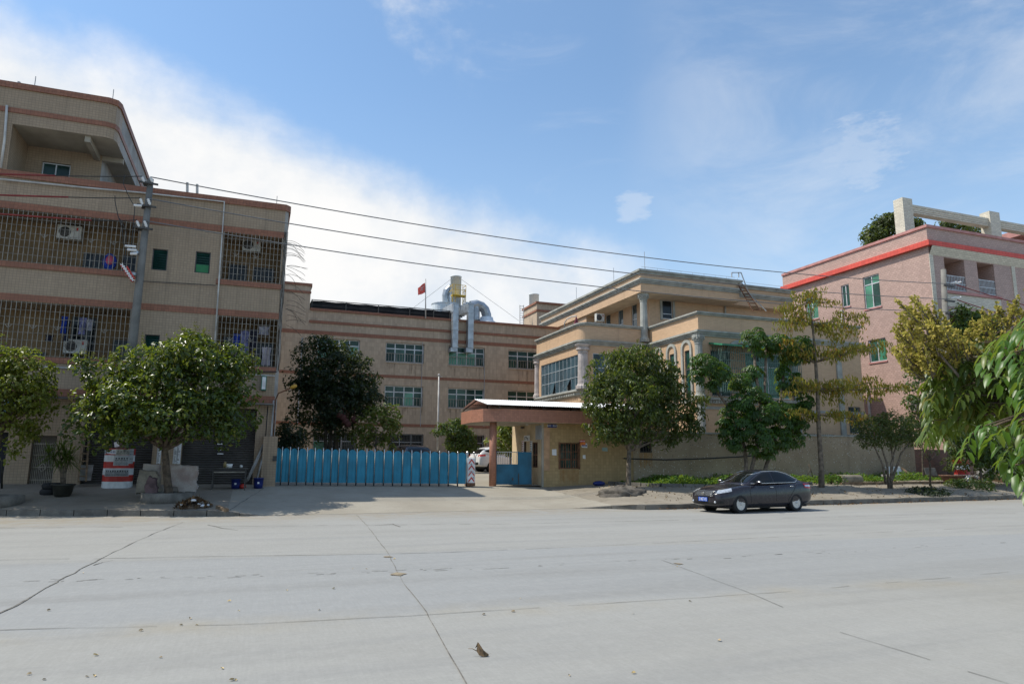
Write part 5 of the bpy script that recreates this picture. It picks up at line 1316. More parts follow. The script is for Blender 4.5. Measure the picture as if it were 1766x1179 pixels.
# pergola frame on the roof
pg = thing('roof_pergola', 'pale tiled beam and pillar frame on the pink building roof', 'pergola', (46, 33, zt)); PY = 33.2
mb = MB()
def pil(u0, u1, v0, mbx):
    a, b = atY(u0, v0, PY), atY(u1, v0, PY); mbx.box(a[0], b[0], PY, PY+.75, zt-.8, a[2]); return a, b
A, B_ = pil(1556, 1572.5, 340, mb); C2, D2 = pil(1706, 1723, 363.5, mb); mb.box(D2[0]+8, D2[0]+8.8, PY, PY+.75, zt-.8, C2[2]); mb.build('pillar', M['pale_tile'], pg)
mb = MB(); zb_ = A[2]-.35; h = .62; mb.box(B_[0], C2[0], PY+.12, PY+.63, zb_-h, zb_); mb.box(D2[0], D2[0]+8, PY+.12, PY+.63, zb_-h, zb_)
for k in range(1, 4):
    z = zb_-h+h*k/4; mb.box(B_[0], C2[0], PY+.09, PY+.12, z-.03, z+.03); mb.box(D2[0], D2[0]+8, PY+.09, PY+.12, z-.03, z+.03)
mb.build('beam', M['pale_tile'], pg)
rh = thing('roof_hut', 'small pink flat roofed hut on the roof at far right edge', 'roof hut', (58, 36, zt))
pz = atY(1766,394,35)[2]; px_ = atY(1764,394,35)[0]
mb = MB(); mb.box(px_, px_+6, 35, 44, pz-.5, pz); mb.build('roof_slab', M['pink_trim'], rh)
mb = MB(); mb.box(px_+.02, px_+6, 36, 43, zt-.8, pz-.5); mb.build('hut_wall', M['pink'], rh)
# ------------------------------------------------------------------ utility poles and lines
g0 = G(205, 836); PYL = 29.3
def LP(u, v): return Vector(atY(u, v, PYL))
pb = Vector((g0[0]+.02, PYL, gz(g0[0], PYL))); ptop = LP(260, 309)
up_ = thing('utility_pole', 'concrete utility pole with white insulators rising from the red and white drum', 'utility pole', tuple(pb))
mb = MB(); mb.tube([pb-Vector((0,0,.1)), pb.lerp(ptop, .5), ptop], [.19,.155,.11], 16); mb.build('shaft', M['concrete'], up_)
def insul(mb, md, a, dirv, L=.34, r=.06):
    d = Vector(dirv).normalized(); n = 7; pts = [a+d*L*k/n for k in range(n+1)]; mb.tube(pts, [r*.5]+[r*(1.0 if k % 2 else .72) for k in range(n-1)]+[r*.4], 10)
mbi = MB(); mbd = MB(); ends = []
for (ul, vl, ur, vr, vb) in ((246,308,260,309,318),(243,345,256,346,357),(237,383,250,384,395)):
    c = LP((ul+ur)/2+2, vb); mbd.obox(c+Vector((.05,-.16,0)), (.34,0,-.02), (0,.03,0), (0,0,.035)); mbd.obox(c, (.16,0,0), (0,.16,0), (0,0,.04))
    for u in (ul, ur):
        b_ = LP(u+4, vb-1)+Vector((0,-.16,0)); t_ = LP(u, vl)+Vector((0,-.16,0)); insul(mbi, mbd, b_, t_-b_, (t_-b_).length)
    ends.append((LP(ul, vl)+Vector((0,-.16,.03)), LP(ur, vr)+Vector((0,-.16,.03))))
mbi.build('insulator', M['porcelain'], up_); mbd.build('crossarm', M['steel_dark'], up_)
mb = MB()
for q in ((217,426.5,236,428),(221,433,237,434),(226,440,238,440),(232,357,246,358)):
    mb.tube([LP(q[0],q[1])+Vector((0,-.2,0)), LP(q[2],q[3])+Vector((0,-.2,0))], .05, 8)
mb.build('switch_insulator', M['porcelain'], up_)
mb = MB()
for v in (436, 473): c = LP(232+(450-v)*.13, v); mb.lathe((c.x,c.y,c.z-.05), [(.165,0),(.165,.1)], 14)
mb.build('clamp_band', M['galv'], up_)
mb = MB(); a, b = LP(212,460)+Vector((0,-.25,0)), LP(231,488)+Vector((0,-.25,0))
mb.bar(a, b, .14, .1); mb.bar(LP(221,463)+Vector((0,-.3,0)), LP(234,484)+Vector((0,-.3,0)), .06); fz = mb.build('fuse_box', M['red'], up_)
mb = MB()
for k in range(7):
    c = a.lerp(b, (k+.5)/7)+Vector((0,-.09,0)); mb.bar(c+Vector((-.07,0,.05)), c+Vector((.1,0,-.02)), .03); mb.bar(c+Vector((0,0,.1)), c+Vector((.03,0,-.05)), .025)
mb.build('fuse_contacts', M['porcelain'], fz)
mb = MB()
for px_ in ([(217,305),(214,320),(225,345),(234,360),(232,385),(228,430)], [(200,341),(200,350),(205,375),(208,383),(213,400),(214,420),(216,426)], [(208,380),(215,392),(219,402),(219,430),(216,462)]):
    mb.tube([LP(u, v)+Vector((0,-.22,0)) for u, v in px_], .016, 5)
mb.build('jumper_cable', M['cable'], up_)
RYP = 29.6
def RP(u, v): return Vector(atY(u, v, RYP))
rb = RP(1637, 700); rt = RP(1627, 465); xr = rb.x
rp = thing('utility_pole', 'utility pole with white insulators behind the yellow blossoming tree', 'utility pole', (xr+.2, RYP, gz(xr, RYP)))
base = rt+(rb-rt)*((rt.z-gz(xr, RYP))/(rt.z-rb.z))
mb = MB(); mb.tube([base, rt], [.23,.15], 14); mb.build('shaft', M['concrete'], rp)
mbi = MB(); mbd = MB(); rends = []
for v in (494, 520, 542):
    c = RP(1632+(v-494)*.05, v); mbd.obox(c+Vector((0,-.18,0)), (.42,0,0), (0,.04,0), (0,0,.05))
    for k, du in enumerate((1,9)):
        s_ = RP(1634+du, v-3)+Vector((0,-.2,.05)); insul(mbi, mbd, s_, (RP(1655+du, v-8)-RP(1634+du, v-3)), .55, .06)
    rends.append(c+Vector((-.05,-.2,.12)))
mbi.build('insulator', M['porcelain'], rp); mbd.build('crossarm', M['steel_dark'], rp)
def line(a, b, sag, r, m, name, label, n=40):
    mb = MB(); pts = []
    for k in range(n+1):
        t = k/n; p = a.lerp(b, t); p = Vector((p.x, p.y, p.z-sag*4*t*(1-t))); pts.append(p)
    mb.tube(pts, r, 6); o = single(name, mb, m, label, 'power line', 'overhead power lines'); return o
for k, nm in enumerate(('topmost', 'middle', 'lowest')):
    line(ends[k][1], rends[k], .75, .022, M['cable_grey'], 'power_line', nm+' power line spanning between the two utility poles')
    a = ends[k][0]; u_, v_ = ((-40,298),(-40,334),(-40,365))[k]; far = Vector(atY(u_, v_, PYL-.6)); mid = Vector(atY((95,118,158)[k], (303,340,380)[k], PYL-.25))
    line(a, mid, .02, .018, M['cable'], 'power_line', nm+' thin black conductor just left of the left pole', 12)
    line(mid, far+(far-mid)*1.2, .02, .034, M['cable_red'], 'power_line', nm+' red insulated conductor at the left edge', 12)
    u_, v_ = ((1790,532),(1790,560),(1790,585))[k]; line(rends[k]+Vector((.7,0,0)), Vector(atY(u_, v_, RYP)), .05, .03, M['cable_red'], 'power_line', nm+' red conductor leaving the right pole to the right', 12)

# ------------------------------------------------------------------ red and white drums
def drum(c, r, h, label, posters=False, n=44, bands=6, flute=.012, name='striped_drum'):
    t = thing(name, label, 'traffic drum', c)
    for k in range(bands):
        z0_, z1_ = h*k/bands, h*(k+1)/bands; mb = MB(); mb.lathe(c, [(r,z0_),(r,z1_)], n, flute=flute, smooth=False)
        mb.build('white_band' if k % 2 == 0 else 'red_band', M['white'] if k % 2 == 0 else M['red'], t)
    mb = MB(); mb.lathe((c[0],c[1],c[2]+h), [(r,-.002),(r*.92,0),(0.01,-.01)], n); mb.build('top', M['concrete'], t)
    return t
dc = (-4.5, 28.75, .58); dw = atY(229, 800, dc[1])[0]-atY(175, 800, dc[1])[0]; dh = atY(201, 775, dc[1])[2]-dc[2]
dcc = (dc[0]+.03, dc[1]+dw*.42, dc[2]-.02)
# the pole stands in the drum: shift drum to the pole axis in depth
dcc = (pb.x, PYL, gz(pb.x, PYL)-.03)
dr_ = drum(dcc, dw/2, dh, 'big red and white banded drum wrapped with notices around the pole foot')
def stick(parent, ang, w, z0_, z1_, m, name, r, strokes=None, ink=None):
    mb = MB(); n = 6; rr = r+.012
    for i in range(n):
        a = ang+(i/n-.5)*w/r; b = ang+((i+1)/n-.5)*w/r
        q = lambda t, z, e=0: (dcc[0]+(rr+e)*math.sin(t), dcc[1]-(rr+e)*math.cos(t), dcc[2]+z)
        mb.quad(q(a,z0_), q(b,z0_), q(b,z1_), q(a,z1_), True)
    po = mb.build(name, m, parent)
    if strokes:
        mb = MB(); rng = random.Random(int(ang*100)+5)
        for (zf, h_, nn, wd) in strokes:
            for i in range(nn):
                a = ang+((i+.25)/nn-.5)*w*.85/r; b = a+w*.85/r/nn*wd*(.6+.4*rng.random()); z = z0_+(z1_-z0_)*zf
                mb.quad(q(a,z,.004), q(b,z,.004), q(b,z+h_,.004), q(a,z+h_,.004))
        mb.build('printed_lines', ink or M['ink'], po)
R_ = dw/2; PG = M['grey_paper'] = mat('grey_paper', (.42,.43,.43), .85, .12, 6)
big_s = ((.62,.05,5,.75),(.45,.035,9,.8),(.30,.012,22,.9),(.22,.012,22,.9),(.14,.012,22,.9),(.07,.012,22,.9))
stick(dr_, .28, .50, dh*.57, dh*.83, PG, 'large_notice', R_, big_s)
stick(dr_, .33, .48, dh*.84, dh*.985, mat('faded_notice', (.36,.35,.30), .85, .3, 8), 'faded_notice', R_, ((.5,.03,4,.5),(.2,.02,7,.5)))
stick(dr_, -.62, .21, dh*.87, dh*.965, M['paper'], 'small_notice', R_, ((.3,.03,4,.6),)); stick(dr_, -.30, .19, dh*.86, dh*.975, M['paper'], 'small_notice', R_, ((.25,.04,3,.7),(.6,.03,3,.6)), M['sign_blue'])
stick(dr_, -.36, .46, dh*.30, dh*.48, PG, 'large_notice', R_, big_s); stick(dr_, .42, .46, dh*.30, dh*.48, PG, 'large_notice', R_, big_s)
stick(dr_, .98, .2, dh*.62, dh*.99, PG, 'side_notice', R_, ((.3,.03,3,.6),(.6,.03,3,.6),(.8,.03,3,.6))); stick(dr_, -1.05, .15, dh*.86, dh*.99, PG, 'side_notice', R_, ((.3,.03,3,.6),))
stick(up_, .02, .001, .1, .11, M['paper'], 'tag_dot', .02)
mb = MB(); p = LP(203, 766); mb.obox((p.x,p.y-.22,p.z), (.075,0,.02), (0,.004,0), (-.02,0,.09)); mb.build('pole_sticker', M['paper'], up_)
bpy.data.objects.remove(bpy.data.objects['tag_dot'])
rd = G(1665, 826); rdh = atY(1665, 792, rd[1])[2]-rd[2]; rdw = 34.5*math.hypot(rd[0], rd[1])*.697/F
rdd = drum((rd[0],rd[1]+rdw*.3,rd[2]-.02), rdw/2, rdh, 'red and white banded drum near the right edge beside the clay pot', bands=4, flute=0, n=28)
mb = MB(); c = (rd[0],rd[1]+rdw*.3,rd[2]+rdh); mb.tube([(c[0]-.25,c[1],c[2]-.02),(c[0]-.25,c[1],c[2]+.12),(c[0]+.1,c[1],c[2]+.14),(c[0]+.1,c[1],c[2])], .035, 6); mb.build('handle', M['red'], rdd)

# ------------------------------------------------------------------ objects on the left pavement
# tree planter ring
tc_ = G(283, 866); ring_r = (atY(337, 862, tc_[1])[0]-atY(240, 862, tc_[1])[0])/2; rc = (tc_[0]+.05, tc_[1]+ring_r*.55, tc_[2])
rg = thing('tree_planter', 'low round concrete planter ring around the big left tree', 'planter', rc)
mb = MB(); rng = random.Random(2); hz_ = .30
mb.lathe((rc[0],rc[1],rc[2]-.1), [(ring_r,0),(ring_r*.985,.1+hz_),(ring_r*.86,.1+hz_),(ring_r*.84,.1+hz_-.12)], 40); mb.build('ring_wall', M['kerb'], rg)
mb = MB(); mb.lathe((rc[0],rc[1],rc[2]), [(ring_r*.85,.17),(ring_r*.5,.24),(.01,.27)], 30); mb.build('soil', M['soil'], rg)
def rock(name, m, label, quads, Y, th, cat='stone slab', seed=1, lean=.12):
    # slab: outline in photo pixels on plane Y, thickness th, rough edges
    rng = random.Random(seed); pts = []
    for (u, v), (u2, v2) in zip(quads, quads[1:]+quads[:1]):
        for k in range(6): t = k/6; pts.append((u+(u2-u)*t+(rng.random()-.5)*1.1, v+(v2-v)*t+(rng.random()-.5)*1.1))
    P3 = [Vector(atY(u, v, Y)) for u, v in pts]; zb = min(p.z for p in P3)
    fr = [p+Vector((0, (p.z-zb)*lean, 0)) for p in P3]; bk = [p+Vector(((rng.random()-.5)*.06, th, (rng.random()-.5)*.05)) for p in fr]
    c = sum(fr, Vector())/len(fr)-Vector((0,.03,0)); mb = MB(); n = len(fr)
    mid = [c+(p-c)*.93+Vector((0,-.035,0)) for p in fr]
    for i in range(n):
        j = (i+1) % n; mb.poly([c+Vector((0,-.02,0)), mid[i], mid[j]][::-1]); mb.poly([mid[i], fr[i], fr[j], mid[j]][::-1]); mb.poly([fr[i], bk[i], bk[j], fr[j]][::-1])
    mb.poly([p for p in bk])
    return single(name, mb, m, label, cat)
ys = rc[1]+ring_r*.15
rock('stone_slab', M['stone'], 'pale rough stone slab right of the big tree trunk', [(293,801),(340,803),(342,815),(338,832),(341,838),(336,850),(307,849),(306,840),(293,838)], ys+.45, .22, seed=3)
rock('stone_slab', M['stone'], 'pale stone slab standing behind the brown slab left of the trunk', [(246,799),(275,801),(276,845),(244,846)], ys+.95, .2, seed=6)
rock('stone_slab', M['stone2'], 'brownish layered stone slab left of the big tree trunk', [(240,810),(270,812),(279,848),(233,851),(236,828)], ys+.55, .2, seed=4)
rock('boulder', M['stone3'], 'small dark purplish stone leaning left of the big tree trunk', [(256,820),(268,826),(272,850),(250,852),(249,838)], ys-.35, .35, 'stone', seed=5)
# debris heap and brick fragment
p = G(332, 877); db = thing('rubbish_heap', 'heap of dry leaves and white scraps beside the planter ring', 'rubbish heap', p); rng = random.Random(21)
mb = MB(); mb.ell((p[0],p[1]+.25,p[2]-.02), (.42,.32,.2), 14, 8, lambda q: .8+.3*rng.random()); mb.build('soil', M['soil'], db)
def scraps(n, cx, cy, rx_, ry, h, L, mats, parent, names, rng):
    for m, nm in zip(mats, names):
        mb = MB()
        for k in range(n):
            a = rng.random()*6.28; r = rng.random()**.6; x, y = cx+rx_*r*math.cos(a), cy+ry*r*math.sin(a); z = gz(x, y)+h*(1-r)**.7+.02
            d = Vector((rng.random()-.5, rng.random()-.5, (rng.random()-.3)*.9)).normalized()*L*(.5+rng.random()); e = d.cross(Vector((rng.random()-.5, rng.random()-.5, 1))).normalized()*L*.4
            c = Vector((x, y, z)); mb.poly([c-d, c+e, c+d, c-e*.8+Vector((0,0,.02))])
        mb.build(nm, m, parent)
scraps(90, p[0], p[1]+.25, .55, .4, .3, .10, [mat('dry_leaf', (.20,.115,.05), .9, .3, 9), mat('dry_leaf_dark', (.10,.06,.03), .9, .3, 9)], db, ['dry_leaves','dark_leaves'], rng)
mb = MB()
for (dx, dz, w, h_) in ((-.30,.12,.07,.03),(.0,.25,.09,.04),(.28,.08,.09,.05),(.42,.1,.06,.03),(.16,.14,.06,.03)):
    mb.ell((p[0]+dx,p[1]+.1,p[2]+dz), (w,.1,h_), 8, 6, lambda q: .75+.4*rng.random())
mb.build('white_scraps', M['paper'], db)
a = G(375, 876); b = G(391, 884); mb = MB(); mb.bar(Vector(a)+Vector((0,0,.05)), Vector(b)+Vector((0,0,.05)), .12, .1); single('broken_kerb_piece', mb, M['wood'], 'brown broken piece of rubble by the end of the left kerb', 'rubble')
# tyres
p = G(82, 854); ty = []
for k in range(2):
    t = thing('tyre', ('lower' if k == 0 else 'upper')+' black tyre of the stack beside the plant pot', 'tyre', (p[0]+.02*k,p[1]+.3,p[2]+.2*k), 'stacked tyres')
    mb = MB(); mb.lathe((p[0]+.04*k,p[1]+.3,p[2]+.2*k), [(.17,.02),(.27,0),(.30,.04),(.31,.1),(.30,.16),(.27,.2),(.17,.18),(.16,.1),(.17,.02)], 24); mb.build('tread', M['rubber'], t)
# yucca in a pot
p = G(103, 858); pt = thing('potted_yucca', 'spiky yucca in a dark glazed pot on the left pavement', 'potted plant', (p[0],p[1]+.3,p[2]))
c = (p[0],p[1]+.3,p[2]); mb = MB(); mb.lathe(c, [(.20,0),(.27,.12),(.31,.36),(.36,.40),(.36,.44),(.31,.44),(.29,.38)], 24); mb.build('pot', M['pot_dark'], pt)
mb = MB(); mb.lathe(c, [(.3,.38),(.01,.41)], 18); mb.build('soil', M['soil'], pt)
mb = MB(); heads = []
for (du, v, r_) in ((0,795,.05),(-14,788,.035),(8,788,.035),(14,795,.03),(-4,778,.04)):
    q = Vector(atY(105+du, v, c[1]+(du*.01))); mb.tube([(c[0]+du*.002,c[1],c[2]+.35), (c[0]+(q.x-c[0])*.35,c[1],c[2]+.35+(q.z-c[2]-.35)*.55), q], [r_*1.3,r_,r_*.8], 7); heads.append(q)
mb.build('stem', M['bark_pale'], pt)
mb = MB(); rng = random.Random(15)
for hd_ in heads+[heads[0]+Vector((.2,.1,.2)), heads[1]+Vector((-.15,.1,.12)), heads[4]+Vector((.1,0,.12))]:
    for k in range(42):
        a = rng.random()*6.28; el = rng.random()*1.9-.75; L = .42+.26*rng.random(); d = Vector((math.cos(a)*math.cos(el), math.sin(a)*math.cos(el), math.sin(el))); w = d.cross(Vector((0,0,1))).normalized()*.017
        m_ = hd_+d*L*.5+Vector((0,0,-.01)); e = hd_+d*L+Vector((0,0,-.12*L if el > .8 else -.22*L)); mb.quad(hd_-w*.6, hd_+w*.6, m_+w, m_-w); mb.poly([m_-w, m_+w, e])
mb.build('leaves', leafmat('yucca_leaf', (.06,.11,.018), (.12,.16,.035), .5, .3, .3), pt)
# ladder and board against the shutter
ldr = thing('wooden_ladder', 'wooden ladder leaning against the left shutter by the tree', 'ladder', G(140, 832))
def LY(u, v, t): return Vector(atY(u, v, 29.2+.7*t))
mb = MB(); la0, la1, lb0, lb1 = LY(135,830,0), LY(143,735,1), LY(148,830,0), LY(155,735,1)
mb.bar(la0, la1, .06); mb.bar(lb0, lb1, .06)
for k in range(7): t = (k+.7)/7.4; mb.bar(la0.lerp(la1, t), lb0.lerp(lb1, t), .045)
mb.build('ladder_frame', M['wood'], ldr)
a, b = atY(137, 801, 29.5), atY(158, 828, 29.5); mb = MB(); mb.obox(((a[0]+b[0])/2,29.5,(a[2]+b[2])/2), ((b[0]-a[0])/2,0,0), (0,.03,0), (0,.1,(a[2]-b[2])/2)); single('leaning_board', mb, M['grey_wood'], 'grey board leaning behind the foot of the wooden ladder', 'board')
# work table with odds and ends
tz = atY(410, 806, 28.6)[2]; x0, x1 = atY(346, 806, 28.6)[0], atY(428, 806, 28.6)[0]; tzg = gz((x0+x1)/2, 28.6)
wt = thing('work_table', 'low dark work table in front of the right roller shutter', 'table', ((x0+x1)/2,28.6,tzg))
mb = MB(); mb.box(x0, x1, 28.3, 28.95, tz-.05, tz); mb.build('table_top', M['steel_dark'], wt)
for x in (x0+.45, x1-.08):
    for y in (28.35, 28.9): mb = MB(); mb.bar((x,y,gz(x,y)), (x,y,tz-.05), .05); mb.build('leg', M['steel_dark'], wt)
mb = MB(); mb.bar((x0+.45,28.36,tz-.16), (x1-.08,28.36,tz-.16), .04); mb.build('rail', M['bar'], wt)
p = atY(387, 803, 28.5); mb = MB(); mb.lathe((p[0]+.02,28.5,tz), [(.06,0),(.06,.16),(.035,.19),(.035,.22)], 12); single('paint_tin', mb, mat('ochre_tin', (.25,.19,.08), .5), 'ochre tin on the work table', 'tin')
mb = MB(); p = atY(395, 803, 28.55); mb.lathe((p[0],28.55,tz), [(.1,0),(.13,.14),(.12,.14),(.09,.01)], 14); single('white_tub', mb, M['white'], 'white tub on the work table beside the tin', 'tub')
mb = MB(); p = atY(416, 803, 28.6); mb.lathe((p[0],28.6,tz), [(.05,0),(.06,.08),(.01,.1)], 10); single('white_bowl', mb, M['white'], 'small white bowl at the right end of the work table', 'bowl')
def bucket(u, v, Y, r, h, label):
    p = atY(u, v, Y); c = (p[0],Y,gz(p[0],Y)); t = thing('bucket', label, 'bucket', c, 'blue plastic buckets')
    mb = MB(); mb.lathe(c, [(r*.85,0),(r*.9,h*.4),(r,h),(r*1.06,h),(r*1.06,h-.03),(r*.95,h-.02),(r*.85,.05)], 18); mb.build('tub_body', M['blue_plastic'], t)
    mb = MB(); mb.box(c[0]-.04, c[0]+.03, c[1]-r-.01, c[1]-r+.06, c[2]+h*.45, c[2]+h*.62); mb.build('label_patch', M['paper'], t)
bucket(407, 826, 28.75, .17, .36, 'blue bucket under the work table'); bucket(446, 828, 29.0, .19, .40, 'blue bucket beside the tan gate pier')
mb = MB(); p = atY(419, 826, 28.8); mb.ell((p[0],28.8,gz(p[0],28.8)+.09), (.13,.12,.1)); single('red_bag', mb, M['red'], 'small red bag on the ground right of the blue bucket', 'bag')
mb = MB()
for (u0,v0_,u1,v1_) in ((424,831,457,760),(427,829,455,770),(441,835,456,775)): mb.tube([Vector(atY(u0,v0_,29.0)), Vector(atY(u1,v1_,29.85))], .035, 6)
single('leaning_poles', mb, M['grey_wood'], 'bundle of poles leaning against the tan gate pier', 'poles')
p = atY(2, 760, 25.6); q = G(3, 842)
r = thing('iron_post', 'thin dark green iron post in the planter at left edge', 'post', (q[0]+.1,q[1],q[2])); mb = MB(); a = Vector(atY(3, 793, q[1])); mb.tube([(q[0],q[1],q[2]), a, a+Vector((-.15,0,.03))], .035, 7); mb.build('post_shaft', M['pot_dark'], r)
q = G(-20, 858); mb = MB(); q = (q[0]+.3, 26.1, gz(q[0], 26.1)); mb.lathe((q[0],q[1],q[2]-.1), [(1.0,0),(.98,.38),(.84,.38),(.82,.28),(.02,.34)], 32); single('tree_planter', mb, M['kerb'], 'low concrete planter ring cut by the left edge', 'planter')
# far-left small items: street lamp over the gate
sl = thing('gate_lamp', 'yellow headed lamp on an arm beside the gate pier', 'lamp', tuple(atY(470, 752, 30.1)))
mb = MB(); mb.tube([atY(u, v, 29.8) for u, v in ((471,755),(475,690),(480,678),(492,673),(502,668))], .03, 7); mb.build('arm', M['rust'], sl)
mb = MB(); a, b = Vector(atY(500, 669, 29.75)), Vector(atY(512, 664, 29.7)); mb.tube([a, a.lerp(b, .3), a.lerp(b, .8), b], [.03,.075,.08,.03], 8); mb.build('lamp_head', mat('lamp_ochre', (.42,.24,.03), .5), sl)
# ------------------------------------------------------------------ trees
def leaves_mesh(name, m, base, axis, nrm, L, Wd, fold=.25, shape=4, org=(0,0,0), parent=None, curl=0.):
    base, axis, nrm = (np.asarray(a, float) for a in (base, axis, nrm)); L = np.asarray(L)[:,None]; Wd = np.asarray(Wd)[:,None]
    axis /= np.linalg.norm(axis, axis=1)[:,None]+1e-9; side = np.cross(axis, nrm); side /= np.linalg.norm(side, axis=1)[:,None]+1e-9; up = np.cross(side, axis)
    n = len(base)
    if shape == 4:
        mid = base+axis*L*.45+up*L*.02; tip = base+axis*L-up*L*curl
        a = mid+side*Wd*.5+up*Wd*fold; b = mid-side*Wd*.5+up*Wd*fold
        V = np.stack([base, a, tip, b], 1).reshape(-1, 3); T = np.array([[0,1,2],[0,2,3]])
        k = 4
    else:
        m1 = base+axis*L*.3+up*L*.03; m2 = base+axis*L*.68-up*L*curl*.4; tip = base+axis*L-up*L*curl
        a1 = m1+side*Wd*.46+up*Wd*fold; b1 = m1-side*Wd*.46+up*Wd*fold; a2 = m2+side*Wd*.42+up*Wd*fold; b2 = m2-side*Wd*.42+up*Wd*fold
        V = np.stack([base, a1, a2, tip, b2, b1, m1, m2], 1).reshape(-1, 3)
        T = np.array([[0,1,6],[0,6,5],[6,1,2],[6,2,7],[5,6,7],[5,7,4],[7,2,3],[4,7,3]]); k = 8
    Fc = (T[None]+np.arange(n)[:,None,None]*k).reshape(-1)
    V = V-np.asarray(org)[None]
    me = bpy.data.meshes.new(name); me.vertices.add(len(V)); me.vertices.foreach_set('co', V.reshape(-1).astype(np.float32))
    nf = len(Fc)//3; me.loops.add(nf*3); me.loops.foreach_set('vertex_index', Fc.astype(np.int32)); me.polygons.add(nf)
    me.polygons.foreach_set('loop_start', np.arange(0, nf*3, 3, dtype=np.int32)); me.polygons.foreach_set('loop_total', np.full(nf, 3, dtype=np.int32))
    me.update(calc_edges=True); me.materials.append(m)
    o = bpy.data.objects.new(name, me); COL.objects.link(o)
    if parent: o.parent = parent; ORG[o.name] = tuple(org)
    return o
def rnd_dirs(rng, n):
    d = rng.normal(size=(n,3)); return d/np.linalg.norm(d, axis=1)[:,None]
def blobs_px(bl, Y):
    out = []
    for q in bl:
        u, v, ru, rv = q[:4]; dy = q[4] if len(q) > 4 else 0
        c = Vector(atY(u, v, Y+dy)); s = (c-Vector((0,0,H))).length/F; out.append((c, ru*s*.96, rv*s))
    return out
def foliage(name, m, blobs, n, L, Wd, seed, org, parent, cl=8, droop=.35, csize=.3, shell=.5, shape=4, jit=.25, curl=.1, fold=.22, radial=.7):
    # leaves sit on the outer skin of many small clumps, the clumps on the skin of the crown's lobes
    rng = np.random.default_rng(seed); B, A, Nn = [], [], []; per = int(cl*2.2)
    wts = np.array([max(r1*r2, .01) for c, r1, r2 in blobs]); wts /= wts.sum()
    for (c, r1, r2), w in zip(blobs, wts):
        k = max(2, int(n*w/per)); d = rnd_dirs(rng, k); d[:,2] += .12; d /= np.linalg.norm(d, axis=1)[:,None]
        rr = (shell+(1-shell)*rng.random(k)**.5)*(1+jit*(rng.random(k)-.55))
        cen = np.array(c)[None]+d*rr[:,None]*np.array([r1, r1*.9, r2])[None]; cs = csize*(.55+.75*rng.random(k))
        for j in range(per):
            q = rnd_dirs(rng, k)+d*.45+np.array([0,0,.30]); q /= np.linalg.norm(q, axis=1)[:,None]
            p = cen+q*(cs*(.75+.35*rng.random(k)))[:,None]*np.array([1,1,.75])
            nr = q+np.array([0,0,.35])+rnd_dirs(rng, k)*.45; t = rnd_dirs(rng, k); t -= nr*((t*nr).sum(1)/(nr*nr).sum(1))[:,None]
            B.append(p); A.append(t+q*.35*radial+np.array([0,0,-droop])); Nn.append(nr)
    B, A, Nn = np.concatenate(B), np.concatenate(A), np.concatenate(Nn); q = len(B); s = .6+.75*rng.random(q)
    return leaves_mesh(name, m, B, A, Nn, L*s, Wd*s, fold, shape, org, parent, curl)
def limbs(base, fork, blobs, r0, r1, seed, nsub=2, trunk_pts=None, gap=.75):
    mb = MB(); rng = random.Random(seed); b, f = Vector(base), Vector(fork)
    tp = trunk_pts or [b-Vector((0,0,.1)), b+Vector((0,0,.08)), b.lerp(f, .5)+Vector(((rng.random()-.5)*.08,(rng.random()-.5)*.08,0)), f]
    k = len(tp); mb.tube(tp, [r0*1.35]+[r0*(1-.35*i/(k-1)) for i in range(1, k)], 10)
    for (c, rx_, rz_2) in blobs:
        e = f.lerp(c, gap); m = f.lerp(e, .5)+Vector(((rng.random()-.5)*.25, (rng.random()-.5)*.25, .12)); m2 = f.lerp(e, .25)+Vector((0,0,.03))
        mb.tube([f-Vector((0,0,.05)), m2, m, e], [r1, r1*.8, r1*.6, r1*.3], 7)
        for s in range(nsub):
            d = Vector((rng.random()-.5, rng.random()-.5, rng.random()*.8-.2)).normalized(); t = m.lerp(e, rng.random()); mb.tube([t, t+d*rx_*.4+Vector((0,0,.05)), t+d*rx_*.85], [r1*.4, r1*.25, r1*.1], 5)
    return mb
def shrink(bl, k): return [tuple(q[:2])+(q[2]*k, q[3]*k)+tuple(q[4:]) for q in bl]
def tree(name, label, base, forkpx, bl, n, L, Wd, lm, bark='bark', r0=.14, r1=.06, seed=1, cl=8, csize=.32, droop=.35, shell=.45, cat='tree', group=None, Y=None, nsub=2, fill=None, gap=.75, **kw):
    Y = Y or base[1]; t = thing(name, label, cat, base, group); B = blobs_px(bl, Y); f = Vector(atY(forkpx[0], forkpx[1], base[1]))
    limbs(base, f, B, r0, r1, seed, nsub, gap=gap).build('trunk', M[bark], t)
    foliage('crown', lm, B, n, L, Wd, seed, base, t, cl, droop, csize, shell, **kw)
    return t, B
LM_a = leafmat('leaf_glossy', (.030,.058,.010), (.078,.115,.016), .33, .36, .5, (.17,.17,.02))
LM_b = leafmat('leaf_longan', (.034,.058,.012), (.078,.105,.018), .38, .34, .4, (.12,.11,.025))
LM_dk = leafmat('leaf_dark', (.010,.022,.010), (.020,.034,.012), .5, .18, .35)
LM_lt = leafmat('leaf_light', (.10,.14,.025), (.17,.205,.045), .45, .4, .4, (.19,.13,.03))
LM_md = leafmat('leaf_mid', (.030,.065,.014), (.060,.105,.022), .45, .3, .4)
LM_um = leafmat('leaf_umbrella', (.014,.045,.008), (.050,.125,.014), .36, .40, .3)
LM_or = leafmat('leaf_autumn', (.30,.215,.04), (.21,.20,.045), .5, .5, .3, (.46,.20,.025))
LM_sh = leafmat('leaf_shrub', (.040,.060,.020), (.065,.085,.03), .5, .3, .3)
LM_big = leafmat('leaf_mango', (.055,.092,.020), (.10,.145,.034), .38, .38, .4, (.19,.16,.03))
LM_brt = leafmat('leaf_bright', (.045,.115,.012), (.09,.19,.02), .38, .4, .45, (.14,.17,.02))
